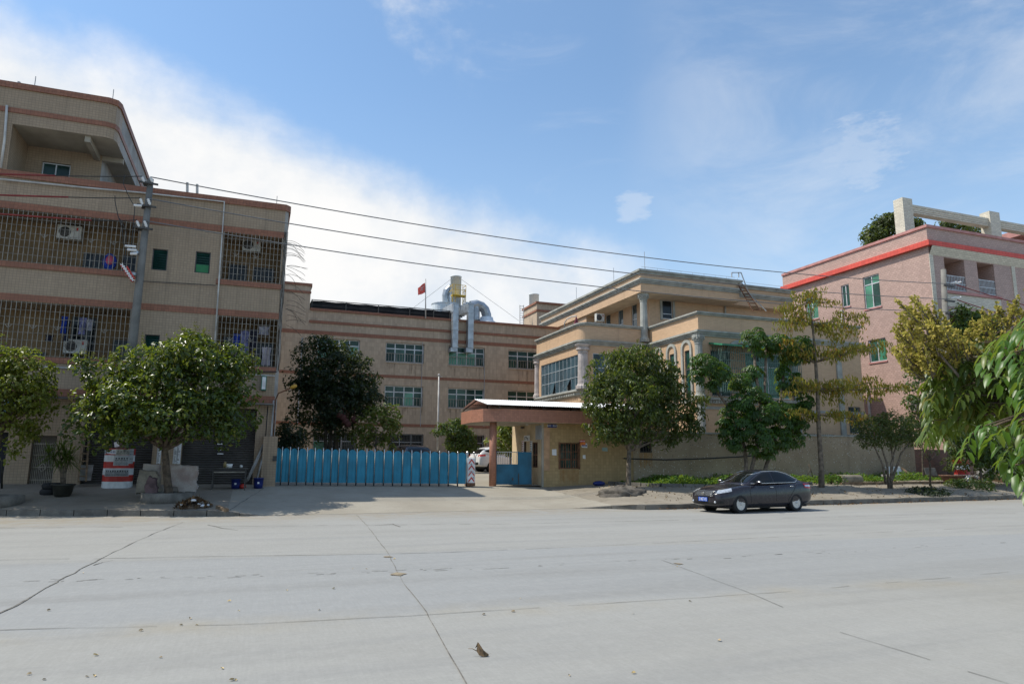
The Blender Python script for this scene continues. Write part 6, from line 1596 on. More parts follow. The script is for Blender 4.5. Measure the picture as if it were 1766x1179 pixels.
LM_bl = leafmat('blossom', (.44,.345,.075), (.55,.45,.12), .7, .35, .2)
LM_blg = leafmat('young_shoots', (.15,.115,.03), (.10,.10,.025), .7, .3, .2)
# big left tree in the ring
tb = (rc[0]+.02, rc[1], rc[2]+.2)
t, B = tree('broadleaf_tree', 'big wide glossy tree in the planter ring before the tan building', tb, (284,772),
  shrink([(170,725,48,48),(200,670,52,45,.3),(235,700,60,60,-.6),(265,640,62,50,.2),(320,650,65,62,-.3),(330,612,40,40,.6),(300,715,62,45,-.8),(375,665,58,55,.2),(400,640,38,50,.5),(365,715,55,45,-.2),(410,705,30,42,.4),(335,596,15,22,.2),(355,600,13,16,.4),(225,738,52,18,-.2),(385,752,26,18,.3),(150,640,16,22)], .93),
  15000, .165, .092, LM_a, 'bark', .15, .075, 11, cl=8, csize=.27, shell=.45)
def shoots(parent, org, blobs, n, seed, m=LM_blg, L=.35, up=.6):
    rng = np.random.default_rng(seed); B_, A_, N_ = [], [], []
    for i in range(n):
        c, r1, r2 = blobs[rng.integers(len(blobs))]; d = rnd_dirs(rng, 1)[0]; d[2] = abs(d[2])*.9+.1; d /= np.linalg.norm(d); p = np.array(c)+d*np.array([r1,r1*.9,r2])*(.92+.12*rng.random())
        for k in range(26):
            t_ = rng.random(); q = p+(d*.45+np.array([0,0,up]))*L*t_+rnd_dirs(rng,1)[0]*L*.25*(1-t_*.7); B_.append(q); A_.append(rnd_dirs(rng,1)[0]+np.array([0,0,.8])); N_.append(rnd_dirs(rng,1)[0])
    q = len(B_); return leaves_mesh('flower_shoots', m, B_, A_, N_, np.full(q, .07), np.full(q, .03), .1, 4, org, parent)
shoots(t, tb, B, 120, 5)
# tree cut by the left edge
b0_ = G(-18, 856); b0_ = (b0_[0]+.3, 26.1, gz(b0_[0], 26.1)+.15)
t, B = tree('broadleaf_tree', 'yellowish green tree cut off by the left edge', b0_, (2,742), [(-30,690,60,60),(25,650,45,38,-.2),(55,665,30,38,.2),(8,625,30,26),(62,700,28,45),(15,740,40,40),(45,645,22,20),(-40,640,60,50),(35,690,35,35,-.6)], 8000, .125, .08, leafmat('leaf_yellowgreen', (.085,.105,.014), (.15,.165,.022), .42, .4, .4, (.19,.17,.03)), 'bark', .13, .06, 3, cl=7, csize=.22)
# dark tree, bright shrub tree and others inside the yard
g_ = G(571, 806); yd = 39.0
bs = (atY(571, 790, yd)[0], yd, gz(6, yd))
t, B = tree('dark_tree', 'tall dark dense tree just behind the left half of the blue gate', bs, (571,742), [(565,625,48,38),(600,640,40,34,.3),(535,660,36,34),(590,690,62,40,-.3),(560,700,60,40,.3),(625,675,32,30),(545,600,26,16),(515,655,20,12),(570,735,48,26),(520,610,10,12),(618,700,30,24),(635,655,16,14),(560,660,50,45)], 15000, .19, .10, LM_dk, 'bark_grey', .13, .06, 4, cl=9, csize=.34, shell=.25)
mb = MB(); 
for s in (-1, 1): mb.tube([Vector(atY(571+s*10, 800, yd)), Vector(atY(570+s*8, 740, yd)), Vector(atY(565+s*20, 690, yd))], [.10,.09,.05], 8)
o_ = mb.build('side_trunk', M['bark_grey'], t)
mb = MB(); rng = random.Random(6)
for (u, v) in ((592,720),(600,731),(611,723),(585,715),(596,726)): p = Vector(atY(u, v, yd-1.3)); mb.ell(tuple(p), (.19,.19,.18), 12, 8); mb.tube([p, p+Vector((0,0,.6))], .012, 4)
single('hanging_lanterns', mb, mat('faded_lantern', (.09,.03,.025), .8), 'cluster of faded red lanterns hanging low in the dark tree', 'lantern')
bs = (atY(652, 790, 37.5)[0], 37.5, gz(8, 37.5))
tree('light_tree', 'small pale green tree behind the middle of the blue gate', bs, (648,768), [(650,735,32,28),(672,718,20,22),(630,750,20,20),(660,760,26,18,.2),(678,740,14,14),(640,715,20,16),(625,770,14,12),(655,706,14,12)], 2600, .17, .095, LM_lt, 'bark_pale', .07, .035, 6, cl=7, csize=.22, shell=.3)
bs = (atY(500, 800, 34)[0], 34.0, gz(2, 34))
tree('round_shrub', 'dark green bush behind the left end of the blue gate', bs, (500,790), [(500,750,24,24),(508,765,22,16),(492,770,18,20),(520,752,9,8)], 2600, .15, .06, LM_dk, 'bark_grey', .05, .03, 7, cl=8, csize=.2, cat='shrub', shell=.25)
bs = (atY(795, 795, 44)[0], 44.0, gz(14, 44))
tree('small_tree', 'small dark flat topped tree in front of the factory near the bare pole', bs, (790,765), [(785,742,26,16),(765,742,18,10),(800,752,18,16),(788,768,22,14),(812,765,10,14),(785,730,14,8)], 2800, .19, .10, LM_md, 'bark_grey', .08, .04, 8, cl=8, csize=.24, shell=.25)
bs = (atY(880, 800, 40)[0], 40.0, gz(16, 40))
tree('light_tree', 'leafy pale green tree seen between column and gatehouse', bs, (880,785), [(885,752,26,26),(870,765,20,18),(895,742,22,18),(875,740,18,16),(848,766,8,8),(885,775,22,12)], 2400, .19, .10, LM_lt, 'bark_pale', .07, .035, 9, cl=7, csize=.24, shell=.3)
# tree in front of gatehouse
bs = G(1084, 840)
t, B = tree('longan_tree', 'round leafy tree on the bank in front of the gatehouse end', bs, (1085,775), [(1060,650,48,42),(1105,640,48,38,.3),(1040,690,34,45,-.2),(1085,690,60,55,-.5),(1130,680,45,45,.2),(1160,700,38,42,.3),(1110,725,50,35),(1050,735,36,30),(1175,735,24,26,.2),(1200,715,16,18,.1),(1090,615,45,18),(1140,650,35,30),(1070,740,40,22,-.4),(1150,750,22,20),(1115,620,18,12),(1196,748,14,14),(1208,695,14,12),(1045,660,26,20)], 17000, .19, .068, LM_b, 'bark_pale', .135, .075, 12, cl=8, csize=.28, droop=.75, shell=.38, curl=.2)
shoots(t, bs, B, 90, 15)
# umbrella tree behind the car: clusters of radiating leaflets
bs = G(1300, 845); bs = (atY(1296, 835, 26.2)[0], 26.2, gz(bs[0], 26.2)+.02)
t = thing('umbrella_tree', 'dark glossy umbrella tree with several stems behind the parked dark car', 'tree', bs)
Bu = blobs_px([(1275,720,34,30),(1310,705,36,30,-.3),(1345,720,30,30),(1265,755,22,20),(1300,750,36,26,-.4),(1340,755,26,20),(1320,780,20,10,-.2),(1375,715,26,24,.1),(1368,750,24,18),(1388,690,16,16,.2),(1250,735,16,18),(1280,690,22,16,-.3),
  (1215,625,28,18),(1240,640,22,18,.2),(1205,645,16,14),(1228,662,16,10),(1275,655,24,14,.3),(1300,640,18,14,.4),
  (1300,580,22,18),(1318,600,26,16,.1),(1340,590,26,16),(1380,595,24,18),(1365,612,22,14,.2),(1392,610,12,12),(1350,650,14,24,.3),(1375,660,14,20,.2),(1295,672,22,10,-.3)], 26.2)
mb = MB()
for pts in (((1284,840),(1287,800),(1284,770),(1262,710),(1240,680),(1222,650)), ((1290,842),(1297,805),(1306,770),(1318,720),(1320,640),(1322,590)), ((1312,842),(1322,800),(1335,770),(1345,700),(1352,640)), ((1306,770),(1312,700),(1303,640),(1300,605))):
    n = len(pts); mb.tube([Vector(atY(u, v, 26.2+(.25 if i > 1 else 0))) for i, (u, v) in enumerate(pts)], [.10*(1-.6*i/n) for i in range(n)], 8)
mb.build('trunk', M['bark_pale'], t)
rng = np.random.default_rng(31); Bq, Aq, Nq, Lq = [], [], [], []
for (c, r1, r2) in Bu:
    for i in range(int(130*max(r1*r2, .10))+5):
        d = rnd_dirs(rng, 1)[0]; p = np.array(c)+d*np.array([r1,r1,r2])*(.5+.5*rng.random()**.5); n0_ = d*.7+np.array([0,-.25,.8]); n0_ /= np.linalg.norm(n0_)
        a_ = np.cross(n0_, rnd_dirs(rng,1)[0]); a_ /= np.linalg.norm(a_); b_ = np.cross(n0_, a_); k_ = 8; sz = .20+.09*rng.random()
        for j in range(k_):
            th = 2*math.pi*j/k_+rng.random()*.2; ax = a_*math.cos(th)+b_*math.sin(th)-n0_*.25+np.array([0,0,-.35]); Bq.append(p+ax*.03); Aq.append(ax); Nq.append(n0_); Lq.append(sz)
Lq = np.array(Lq); leaves_mesh('crown', LM_um, Bq, Aq, Nq, Lq, Lq*.36, .12, 4, bs, t, .15)
# tall tiered tree with orange leaves
bs = G(1416, 840); Yo = bs[1]
t = thing('almond_tree', 'slender tall tree with tiers of orange and brown leaves beside the car', 'tree', bs)
mb = MB(); tp = [Vector(atY(u, v, Yo)) for u, v in ((1417,846),(1416,800),(1412,740),(1410,680),(1407,630),(1404,590),(1400,550),(1393,510))]; mb.tube(tp, [.15,.115,.10,.09,.075,.058,.04,.02], 9)
tiers = [((1410,672),[(1350,676),(1370,655),(1460,655),(1500,660),(1540,668),(1440,680),(1480,672)]),((1404,625),[(1340,600),(1370,590),(1440,606),(1480,600),(1500,598),(1520,592)]),((1400,560),[(1350,552),(1365,538),(1430,568),(1460,560),(1480,545)]),((1396,520),[(1350,535),(1440,520),(1405,500),(1375,505)]),((1412,715),[(1370,712),(1390,718),(1450,715),(1490,722)])]
Bo = []
rng2 = random.Random(8)
for (u0, v0_), ends_ in tiers:
    a = Vector(atY(u0, v0_, Yo))
    for (u, v) in ends_:
        e = Vector(atY(u, v, Yo+(rng2.random()-.5)*1.6)); m_ = a.lerp(e, .5)+Vector((0,0,-.05)); mb.tube([a, m_, e], [.04,.028,.012], 5)
        for s in (.25, .45, .62, .82, 1.0): q = a.lerp(e, s)+Vector(((rng2.random()-.5)*.3, (rng2.random()-.5)*.5, (rng2.random()-.35)*.2)); Bo.append((q, .30 if s > .3 else .16, .15))
mb.build('trunk', M['bark_pale'], t)
Bo += blobs_px([(1360,562,24,12),(1385,545,24,14,.5),(1398,515,12,12),(1430,566,28,12,-.4),(1465,572,22,10,.3),(1484,552,12,12),(1350,592,18,8),(1395,603,34,9,.4),(1452,606,30,10,-.3),(1500,600,20,10),(1526,596,12,10),(1375,612,16,8),(1440,585,20,8),
  (1350,535,14,10),(1450,545,16,9,.4),(1440,662,34,10,-.4),(1490,660,26,10,.3),(1530,668,22,8),(1552,664,10,7),(1390,668,22,9),(1440,690,18,8),(1500,680,24,9),(1380,712,14,6),(1455,716,24,6,.3),(1488,726,16,6)], Yo)
foliage('crown', LM_or, Bo, 6600, .19, .055, 17, bs, t, cl=2, droop=1.6, csize=.22, shell=.1, jit=.8, curl=.25)
# thin shrubby tree beside the wall end
bs = G(1533, 842); t = thing('thin_shrub_tree', 'sparse many stemmed small tree before the brick wall', 'tree', bs)
mb = MB()
for pts in (((1533,842),(1530,800),(1520,770),(1500,745)), ((1537,842),(1537,800),(1545,770),(1560,740)), ((1535,840),(1540,790),(1535,760),(1530,735)), ((1528,835),(1522,800),(1508,770),(1482,755)), ((1537,830),(1555,780),(1580,750))):
    mb.tube([Vector(atY(u, v, bs[1])) for u, v in pts], [.07,.05,.035,.015][:len(pts)], 6)
mb.build('trunk', M['bark_pale'], t)
foliage('crown', LM_sh, blobs_px([(1510,742,34,22),(1540,738,34,26),(1570,740,28,20,.4),(1495,760,16,12),(1525,760,26,14),(1580,755,22,14),(1550,755,24,14),(1520,728,24,10)], bs[1]), 7000, .11, .06, 18, bs, t, cl=6, droop=.3, csize=.22, shell=.2)
bs = G(1604, 838); t = thing('sapling', 'thin bare sapling between the sparse tree and the clay pot', 'tree', bs)
mb = MB(); p = [Vector(atY(u, v, bs[1])) for u, v in ((1604,838),(1604,800),(1602,795))]; mb.tube(p, [.06,.045,.04], 7)
for (u, v) in ((1590,772),(1598,770),(1612,770),(1618,780),(1606,760)): mb.tube([p[-1], Vector(atY(u, v, bs[1]))], [.025,.01], 5)
mb.build('trunk', M['bark_grey'], t); foliage('crown', LM_sh, blobs_px([(1600,775,14,10),(1612,772,10,8)], bs[1]), 110, .12, .05, 19, bs, t, cl=4, csize=.15)
# bushes at the right, behind the big foreground leaves
bs = (atY(1690, 830, 25.4)[0], 25.4, gz(40, 25.4)); tree('dark_bush', 'large dark bush behind the right drum', bs, (1690,805), [(1665,765,28,26),(1650,740,22,22),(1690,755,38,36),(1720,770,36,34),(1710,800,30,24),(1750,780,30,40),(1680,790,22,14)], 8000, .16, .09, LM_md, 'bark_grey', .08, .05, 22, cl=8, csize=.25, cat='shrub', shell=.3)
bs = (atY(1590, 800, 29.3)[0], 29.3, gz(40, 29.3)); tree('climbing_shrub', 'bright and dark shrub growing up against the pink building corner', bs, (1590,760), [(1592,660,28,22),(1625,660,24,24),(1630,700,24,24),(1575,695,16,12),(1600,715,22,16),(1590,735,26,14),(1582,625,18,12),(1610,690,20,20),(1610,640,20,14)], 5500, .18, .10, LM_md, 'bark_grey', .06, .035, 23, cl=7, csize=.25, cat='shrub')
bs = (atY(1680, 800, 29.5)[0], 29.5, gz(45, 29.5)); tree('tall_tree', 'dark green tree rising beside the right utility pole', bs, (1680,640), [(1672,560,20,22),(1690,575,24,22),(1655,545,14,12),(1700,560,16,14),(1660,590,18,22),(1715,590,22,20)], 3200, .26, .14, LM_md, 'bark_grey', .12, .06, 24, cl=7, csize=.35)
# roof garden trees on the pink building
ry = 38.0
def rooftree(nm, label, bl, n, lm, L=.3, up_=0, Wd=.15, cs_=.4):
    u, v = bl[0][0], bl[0][1]; x = atY(u, v, ry)[0]; bs = (x, ry, zt_pink); tree(nm, label, bs, (u, v+25), bl, n, L, Wd, lm, 'bark_grey', .14, .07, 25+int(u) % 50, cl=8, csize=cs_, cat='tree', group='roof garden trees', shell=.3)
zt_pink = atY(1597, 390, KY)[2]-.8
rooftree('roof_tree', 'rounded roof garden tree behind the left pale pillar', [(1535,395,26,20),(1510,408,20,14),(1555,388,20,14),(1575,395,16,14),(1525,382,12,8)], 3600, leafmat('leaf_roof', (.03,.05,.016), (.075,.085,.03), .45, .3, .3))
rooftree('conical_tree', 'small dark conical cypress on the roof between the pale pillars', [(1634,390,9,10),(1634,383,7,8),(1634,377,5,6),(1634,371,2.5,5)], 2600, LM_dk, .18, Wd=.06, cs_=.14)
rooftree('roof_tree', 'low bushy roof plants right of the conical cypress', [(1660,398,14,7),(1680,392,12,9),(1690,398,14,7),(1625,390,10,6),(1665,396,26,5)], 1200, LM_sh, .22)
# near trees at the right: hanging mango like leaves with yellow blossom panicles, bright leaves in front
def near_tree(name, label, trunk, clusters, per, L, Wd, lm, seed, D0, droop=1.1, extra=None, r0=.16):
    bx, by = trunk; bs = (bx, by, 0.0); t = thing(name, label, 'tree', bs); rng = np.random.default_rng(seed); mb = MB(); top = Vector((bx, by, 2.6)); mb.tube([Vector((bx,by,-.05)), Vector((bx,by,1.2)), top], [r0,r0*.85,r0*.75], 10)
    B_, A_, N_, S_ = [], [], [], []; heads = []
    hubs = []
    for vv in (520, 620, 720, 820):
        h = Vector(atD(1880, vv, D0+.3)); hubs.append(h); q0 = top if h.z > 2.2 else Vector((bx, by, 1.5)); mb.tube([q0, q0.lerp(h, .5)+Vector((0,0,.15)), h], [r0*.45,r0*.3,r0*.18], 8)
    for (u, v, dD) in clusters:
        p = Vector(atD(u, v, D0+dD)); h = min(hubs, key=lambda a: abs(a.z-p.z)); m_ = h.lerp(p, .55)+Vector((0,0,.10)); mb.tube([h, m_, p], [.022,.014,.005], 6); heads.append(p)
        # one pinnate leaf: leaflets hanging in two rows along a drooping stalk
        th = math.pi*(.55+.9*rng.random()); dr_ = np.array([math.cos(th), -abs(math.sin(th))*.6+.3*rng.normal(), -.25-.45*rng.random()]); dr_ /= np.linalg.norm(dr_); sd_ = np.cross(dr_, np.array([0,0,1.])); sd_ /= np.linalg.norm(sd_); q0 = np.array(p); RL = L*(1.5+.8*rng.random())
        for j in range(per):
            s_ = (j+.5)/per; sg = 1 if j % 2 else -1; q = q0+dr_*RL*(s_-.35)+np.array([0,0,-.25*RL*s_*s_]); ax = sd_*sg*(.55+.2*rng.random())+dr_*.45+np.array([0,0,-.55*droop])+rnd_dirs(rng,1)[0]*.2
            B_.append(q); A_.append(ax); N_.append(np.array([0,-.25,1.0])+sd_*sg*.35+rnd_dirs(rng,1)[0]*.25); S_.append((.75+.4*rng.random())*(1-.35*abs(s_-.5)))
    mb.build('trunk', M['bark'], t); S_ = np.array(S_); leaves_mesh('crown', lm, B_, A_, N_, L*S_, Wd*S_, .16, 8, bs, t, .22)
    return t, bs, heads, rng
rng3 = random.Random(44); cl_ = []
def inpoly(u, v, poly):
    c = False; n = len(poly)
    for i in range(n):
        (x1, y1), (x2, y2) = poly[i], poly[(i+1) % n]
        if (y1 > v) != (y2 > v) and u < (x2-x1)*(v-y1)/(y2-y1)+x1: c = not c
    return c
polyA = [(1606,640),(1640,608),(1690,592),(1850,575),(1850,735),(1725,712),(1690,712),(1660,735),(1604,740),(1600,690)]
while len(cl_) < 330:
    u, v = 1590+rng3.random()*260, 585+rng3.random()*170
    if inpoly(u, v, polyA): cl_.append((u, v-8, rng3.random()*2.6-.6))
t, bs, heads, rg_ = near_tree('blossom_tree', 'big tree with drooping leaves and yellow blossom sprays at right', (13.6, 6.4), cl_, 11, .25, .078, LM_big, 41, 12.0)
# blossom panicles
def panicles(t, bs, pts, D0, seed, L=.55):
    rng = np.random.default_rng(seed); B_, A_, N_ = [], [], []; mb = MB()
    for (u, v, du, dv, dD) in pts:
        a = np.array(atD(u, v, D0+dD)); e = np.array(atD(u+du, v+dv, D0+dD-.1)); mb.tube([Vector(a), Vector((a+e)/2), Vector(e)], [.012,.008,.004], 4)
        Lp = np.linalg.norm(e-a); ax = (e-a)/Lp
        for k in range(7):
            s = .15+.85*(k/6); side = rnd_dirs(rng,1)[0]; side -= ax*side.dot(ax); side /= np.linalg.norm(side); tip = a+ax*Lp*s+(side*.8+ax*.7)*Lp*.34*(1.15-s); st = a+ax*Lp*s
            mb.tube([Vector(st), Vector(tip)], [.005,.003], 3)
            for j in range(12): B_.append(st+(tip-st)*rng.random()+rnd_dirs(rng,1)[0]*.02); A_.append(rnd_dirs(rng,1)[0]); N_.append(rnd_dirs(rng,1)[0])
    q = len(B_); S_ = .6+.8*np.random.default_rng(1).random(q); leaves_mesh('blossom', LM_bl, B_, A_, N_, .042*S_, .032*S_, .15, 4, bs, t); mb.build('blossom_stalk', M['bark_pale'], t)
pts = []
polyB = [(1570,556),(1600,532),(1640,560),(1665,600),(1690,625),(1650,650),(1600,650),(1570,635),(1572,590)]; polyC = [(1660,600),(1690,570),(1720,560),(1766,520),(1850,500),(1850,620),(1720,615),(1690,620)]
while len(pts) < 92:
    u, v = 1562+rng3.random()*138, 530+rng3.random()*125
    if inpoly(u, v, polyB): pts.append((u, v+10, -14-rng3.random()*20+(u-1600)*.22, -26-rng3.random()*22, rng3.random()*.9-.9))
while len(pts) < 165:
    u, v = 1655+rng3.random()*195, 500+rng3.random()*125
    if inpoly(u, v, polyC): pts.append((u, v+10, -18+rng3.random()*30, -24-rng3.random()*22, rng3.random()*.9-.7))
panicles(t, bs, pts, 12.0, 43)
mb = MB(); mb.tube([Vector(atD(u, v, 11.3)) for u, v in ((1655,650),(1620,610),(1600,575),(1585,525))], [.02,.016,.012,.005], 5); mb.build('branch', M['bark_pale'], t)
cl2 = [(u+8, v-4, d) for u, v, d in [(1755,560,0),(1735,575,.2),(1770,590,.1),(1745,610,-.1),(1705,620,.2),(1725,605,.1),(1765,640,-.2),(1710,590,.5),(1760,575,-.3),(1690,630,.4),(1750,665,.1),(1765,700,-.2),(1745,690,0),(1725,740,.1),(1755,735,-.1),(1690,738,.2),(1668,752,.3),(1710,735,.3),(1762,760,0),(1740,770,.1),(1725,780,.2),(1738,806,0),(1755,800,.1),(1780,620,0),(1790,680,0),(1790,740,.1),(1785,800,.1),(1740,640,.3),(1770,545,.2)]]
t2, bs2, h2, _ = near_tree('bright_leaf_tree', 'bright glossy leafed branches reaching in at the right edge', (9.6, 3.2), cl2, 10, .19, .066, LM_brt, 47, 7.6, r0=.12, droop=.9)

# ------------------------------------------------------------------ weeds, planter kerb and clutter on the right bank
mb = MB(); rng = random.Random(33)
pk_ = [(1006,829),(1040,833),(1075,837),(1140,839),(1215,840),(1300,842),(1400,836)]; kp_ = [G(u, v) for u, v in pk_]
for i, (a, b) in enumerate(zip(kp_, kp_[1:])):
    a, b = Vector(a), Vector(b); n = max(1, int((b-a).length/.75))
    for k in range(n):
        p, q = a.lerp(b, (k+.03)/n), a.lerp(b, (k+.97)/n); j = Vector((0,(rng.random()-.5)*.06,.06+(rng.random()-.5)*.03)); mb.bar(p+j, q+j, .17, .17)
tag(mb.build('planter_kerb', M['kerb']), 'row of grey kerb stones edging the weed bed before the wall', 'kerb edging')
mb = MB(); a, b = Vector(G(1450, 836)), Vector(G(1650, 833)); mb.bar(a+Vector((0,0,.06)), b+Vector((0,0,.06)), .12, .12); tag(mb.build('edging_beam', M['wood']), 'long brown timber edging on the right bank behind the sapling', 'timber edging')
def weeds(name, n, x0, x1, y0, y1, h, lm, seed, label, L=.12, Wd=.08):
    rng = np.random.default_rng(seed); xs = x0+(x1-x0)*rng.random(n); ys = y0+(y1-y0)*rng.random(n)
    den = np.sin(xs*2.1)*.5+np.sin(xs*5.3+ys*3)*.3+rng.random(n)*.8; keep = den > -.1; xs, ys = xs[keep], ys[keep]; n = len(xs)
    zz_ = np.array([gz(x, y) for x, y in zip(xs, ys)])+h*rng.random(n)**1.3*(.6+.4*np.sin(xs*1.7+1)); A = rnd_dirs(rng, n)+np.array([0,0,.5]); Nn = rnd_dirs(rng, n)*.6+np.array([0,0,1.]); s = .6+.8*rng.random(n)
    o = leaves_mesh(name, lm, np.stack([xs, ys, zz_], 1), A, Nn, L*s, Wd*s, .15, 4, (0,0,0), None, .1); tag(o, label, 'ground cover', kind='stuff'); return o
LM_w = leafmat('leaf_weed', (.05,.13,.018), (.11,.22,.035), .5, .45, .3)
weeds('weeds', 13000, 16.6, 26.5, 27.15, 29.9, .40, LM_w, 51, 'bright green weeds growing along the foot of the boundary wall')
weeds('weeds', 5600, 27.0, 36.0, 27.6, 29.9, .42, LM_w, 52, 'green weeds growing around the thin trees on the right bank')
weeds('leaf_litter', 1300, 14.0, 40, 22.6, 29.4, .01, leafmat('litter', (.20,.13,.06), (.14,.10,.06), .8, 0, .2), 53, 'dry fallen leaves scattered over the right bank', .09, .05)
rg_ = np.random.default_rng(77); xs_g = 13.5+26*rg_.random(420)**.9; yk_g = np.array([pl(x, KERB) for x in xs_g]); ys_g = yk_g-.06-.40*rg_.random(420)**2.2
s_g = .5+.8*rg_.random(420); o = leaves_mesh('gutter_leaves', LM_gut := leafmat('gutter_leaf', (.26,.13,.035), (.12,.075,.04), .8, 0, .2, (.40,.17,.03)), np.stack([xs_g, ys_g, .012+.03*rg_.random(420)], 1), rnd_dirs(rg_, 420)*np.array([1,1,.25]), rnd_dirs(rg_, 420)*.4+np.array([0,0,1.]), .085*s_g, .055*s_g, .15, 4, (0,0,0), None, .1)
tag(o, 'dry orange and brown leaves gathered along the right kerb', 'leaf litter', kind='stuff')
def bush(name, u, v, w, n, lm, seed, label, L=.14, h=.35):
    p = G(u, v); t = thing(name, label, 'shrub', p); foliage('foliage', lm, [((p[0],p[1]+.2,p[2]+h*.3), w, h)], n, L, L*.42, seed, p, t, cl=6, csize=.2, shell=.2)
    mb = MB()
    rr_ = random.Random(seed)
    for k in range(6): mb.tube([(p[0],p[1]+.2,p[2]+.02), (p[0]+(rr_.random()-.5)*w*1.6, p[1]+.2+(rr_.random()-.5)*w, p[2]+.1+rr_.random()*h)], [.02,.006], 4)
    mb.build('stems', M['bark_grey'], t)
bush('cut_branches', 1678, 842, 1.15, 1300, LM_md, 61, 'pile of cut leafy branches in front of the right drum'); bush('cut_branches', 1605, 852, 1.0, 900, LM_dk, 62, 'dark flattened leafy branches on the bank slope below the sapling', h=.18)
bush('weed_clump', 1440, 835, .55, 420, LM_w, 63, 'bright weed clump beside the concrete pipe'); bush('weed_clump', 1388, 826, .5, 260, LM_sh, 64, 'dull clump of weeds behind the rear of the car', h=.5)
bush('weed_clump', 1060, 828, .4, 260, LM_md, 65, 'small green clump by the foot of the gatehouse wall', h=.3); bush('weed_clump', 1180, 824, .45, 220, LM_dk, 66, 'dark weed clump against the boundary wall left of the car', h=.5)
a, b = Vector(atY(1447, 833, 27.2)), Vector(atY(1482, 832, 27.6)); za_ = gz(a.x, 27.2)+.2
mb = MB(); a.z = za_; b.z = za_-.02; d = (b-a)
mb.tube([a, b], .24, 18, caps=False); mb.tube([b, a], .19, 18, caps=False)
for e in (a, b):
    dd3 = d.normalized(); sx = dd3.cross(Vector((0,0,1))).normalized(); sy = sx.cross(dd3)
    for k in range(18):
        t0, t1 = 2*math.pi*k/18, 2*math.pi*(k+1)/18; f = lambda t, r: e+(sx*math.cos(t)+sy*math.sin(t))*r
        mb.quad(f(t0,.24), f(t1,.24), f(t1,.19), f(t0,.19))
single('concrete_pipe', mb, M['stone2'], 'short brown concrete pipe lying on the right bank', 'pipe')
# earth mound with roots round the gatehouse tree
p = G(1085, 856); mb = MB(); rng = random.Random(17)
def mnd(q): return .86+.16*math.sin(q.x*9+q.y*7)*math.cos(q.z*6)+.08*rng.random()
mb.ell((p[0]+.1,p[1]+.7,p[2]-.05), (1.2,.75,.46), 36, 20, mnd); single('earth_mound', mb, mat('mound_earth', (.15,.13,.105), .95, .3, 4, bump=1.0, fine=.4), 'rough grey mound of earth and rubble at the foot of the round tree', 'earth mound')
# pots, slabs and rubbish on the right bank
p = G(1653, 833); pt = thing('clay_pot_plant', 'leafy plant in a wide clay bowl left of the right drum', 'potted plant', (p[0],p[1]+.3,p[2])); c = (p[0],p[1]+.3,p[2])
mb = MB(); mb.lathe(c, [(.3,0),(.45,.12),(.56,.34),(.62,.36),(.62,.42),(.54,.42),(.5,.34),(.02,.36)], 22); mb.build('pot', M['pot_clay'], pt)
foliage('foliage', LM_sh, blobs_px([(1650,805,17,16),(1640,795,10,10),(1660,795,10,12),(1648,785,8,8)], c[1]), 420, .17, .07, 71, c, pt, cl=6, csize=.2)
mb = MB(); mb.tube([(c[0],c[1],c[2]+.36), tuple(atY(1650,800,c[1])), tuple(atY(1648,780,c[1]))], [.04,.03,.01], 6); mb.build('stem', M['bark_grey'], pt)
def obj_slab(u0, v0, u1, v1, Y, th, m, label, cat, lean=.3, nm='slab'):
    a, b = atY(u0, v0, Y), atY(u1, v1, Y); mb = MB(); c = Vector(((a[0]+b[0])/2, Y, (a[2]+b[2])/2)); hh = (a[2]-b[2])/2
    mb.obox(c, ((b[0]-a[0])/2,0,0), (0,th/2,-.0), (0,hh*lean,hh)); return single(nm, mb, m, label, cat, bevel=.02)
obj_slab(1529,804,1554,818,29.2,.1, M['white'], 'white board standing behind the stems of the sparse tree', 'board'); obj_slab(1527,818,1558,828,28.7,.5, M['grey_wood'], 'grey slab lying below the white board by the sparse tree', 'slab', .8)
obj_slab(1594,806,1615,820,29.4,.08, M['kerb'], 'grey sheet leaning on the brick wall beyond the sapling', 'sheet')
mb = MB(); mb.bar(Vector(atY(1555,806,29.3)), Vector(atY(1580,827,28.6)), .12, .06); mb.bar(Vector(atY(1560,812,29.0)), Vector(atY(1586,826,28.4)), .10, .05); single('planks', mb, M['wood'], 'two old planks leaning down right of the white board', 'planks')
p = G(1715, 830); mb = MB(); rr5 = random.Random(4); mb.ell((p[0],p[1]+.5,p[2]+.42), (.42,.35,.42), 14, 10, lambda q: .8+.3*rr5.random()); single('rubbish_bag', mb, mat('clear_plastic_bag', (.30,.29,.28), .35, .3, 6), 'bulging grey plastic bag right of the right drum', 'bag')
p = G(1690, 833); db = thing('rubbish_heap', 'scattered heap of pale scraps behind the cut branches at right', 'rubbish heap', p); scraps(60, p[0], p[1]+.4, 1.2, .5, .35, .12, [M['paper'], mat('brown_scrap', (.20,.13,.09), .9)], db, ['white_scraps','brown_scraps'], random.Random(5))
p = G(1738, 832); mb = MB(); mb.obox((p[0],p[1]+.3,p[2]+.25), (.55,0,.12), (0,.4,0), (-.05,0,.18)); mb.bar((p[0]-.5,p[1],p[2]), (p[0]-.7,p[1]+.2,p[2]+.7), .06); single('broken_crate', mb, M['wood'], 'broken brown crate beside the plastic bag at right', 'crate')
mb = MB(); p = atY(1033, 829, 29.0); mb.ell((p[0],29.0,gz(p[0],29)+.1), (.32,.2,.12)); single('blue_sheet', mb, M['blue_plastic'], 'crumpled blue plastic by the gatehouse wall', 'plastic sheet')
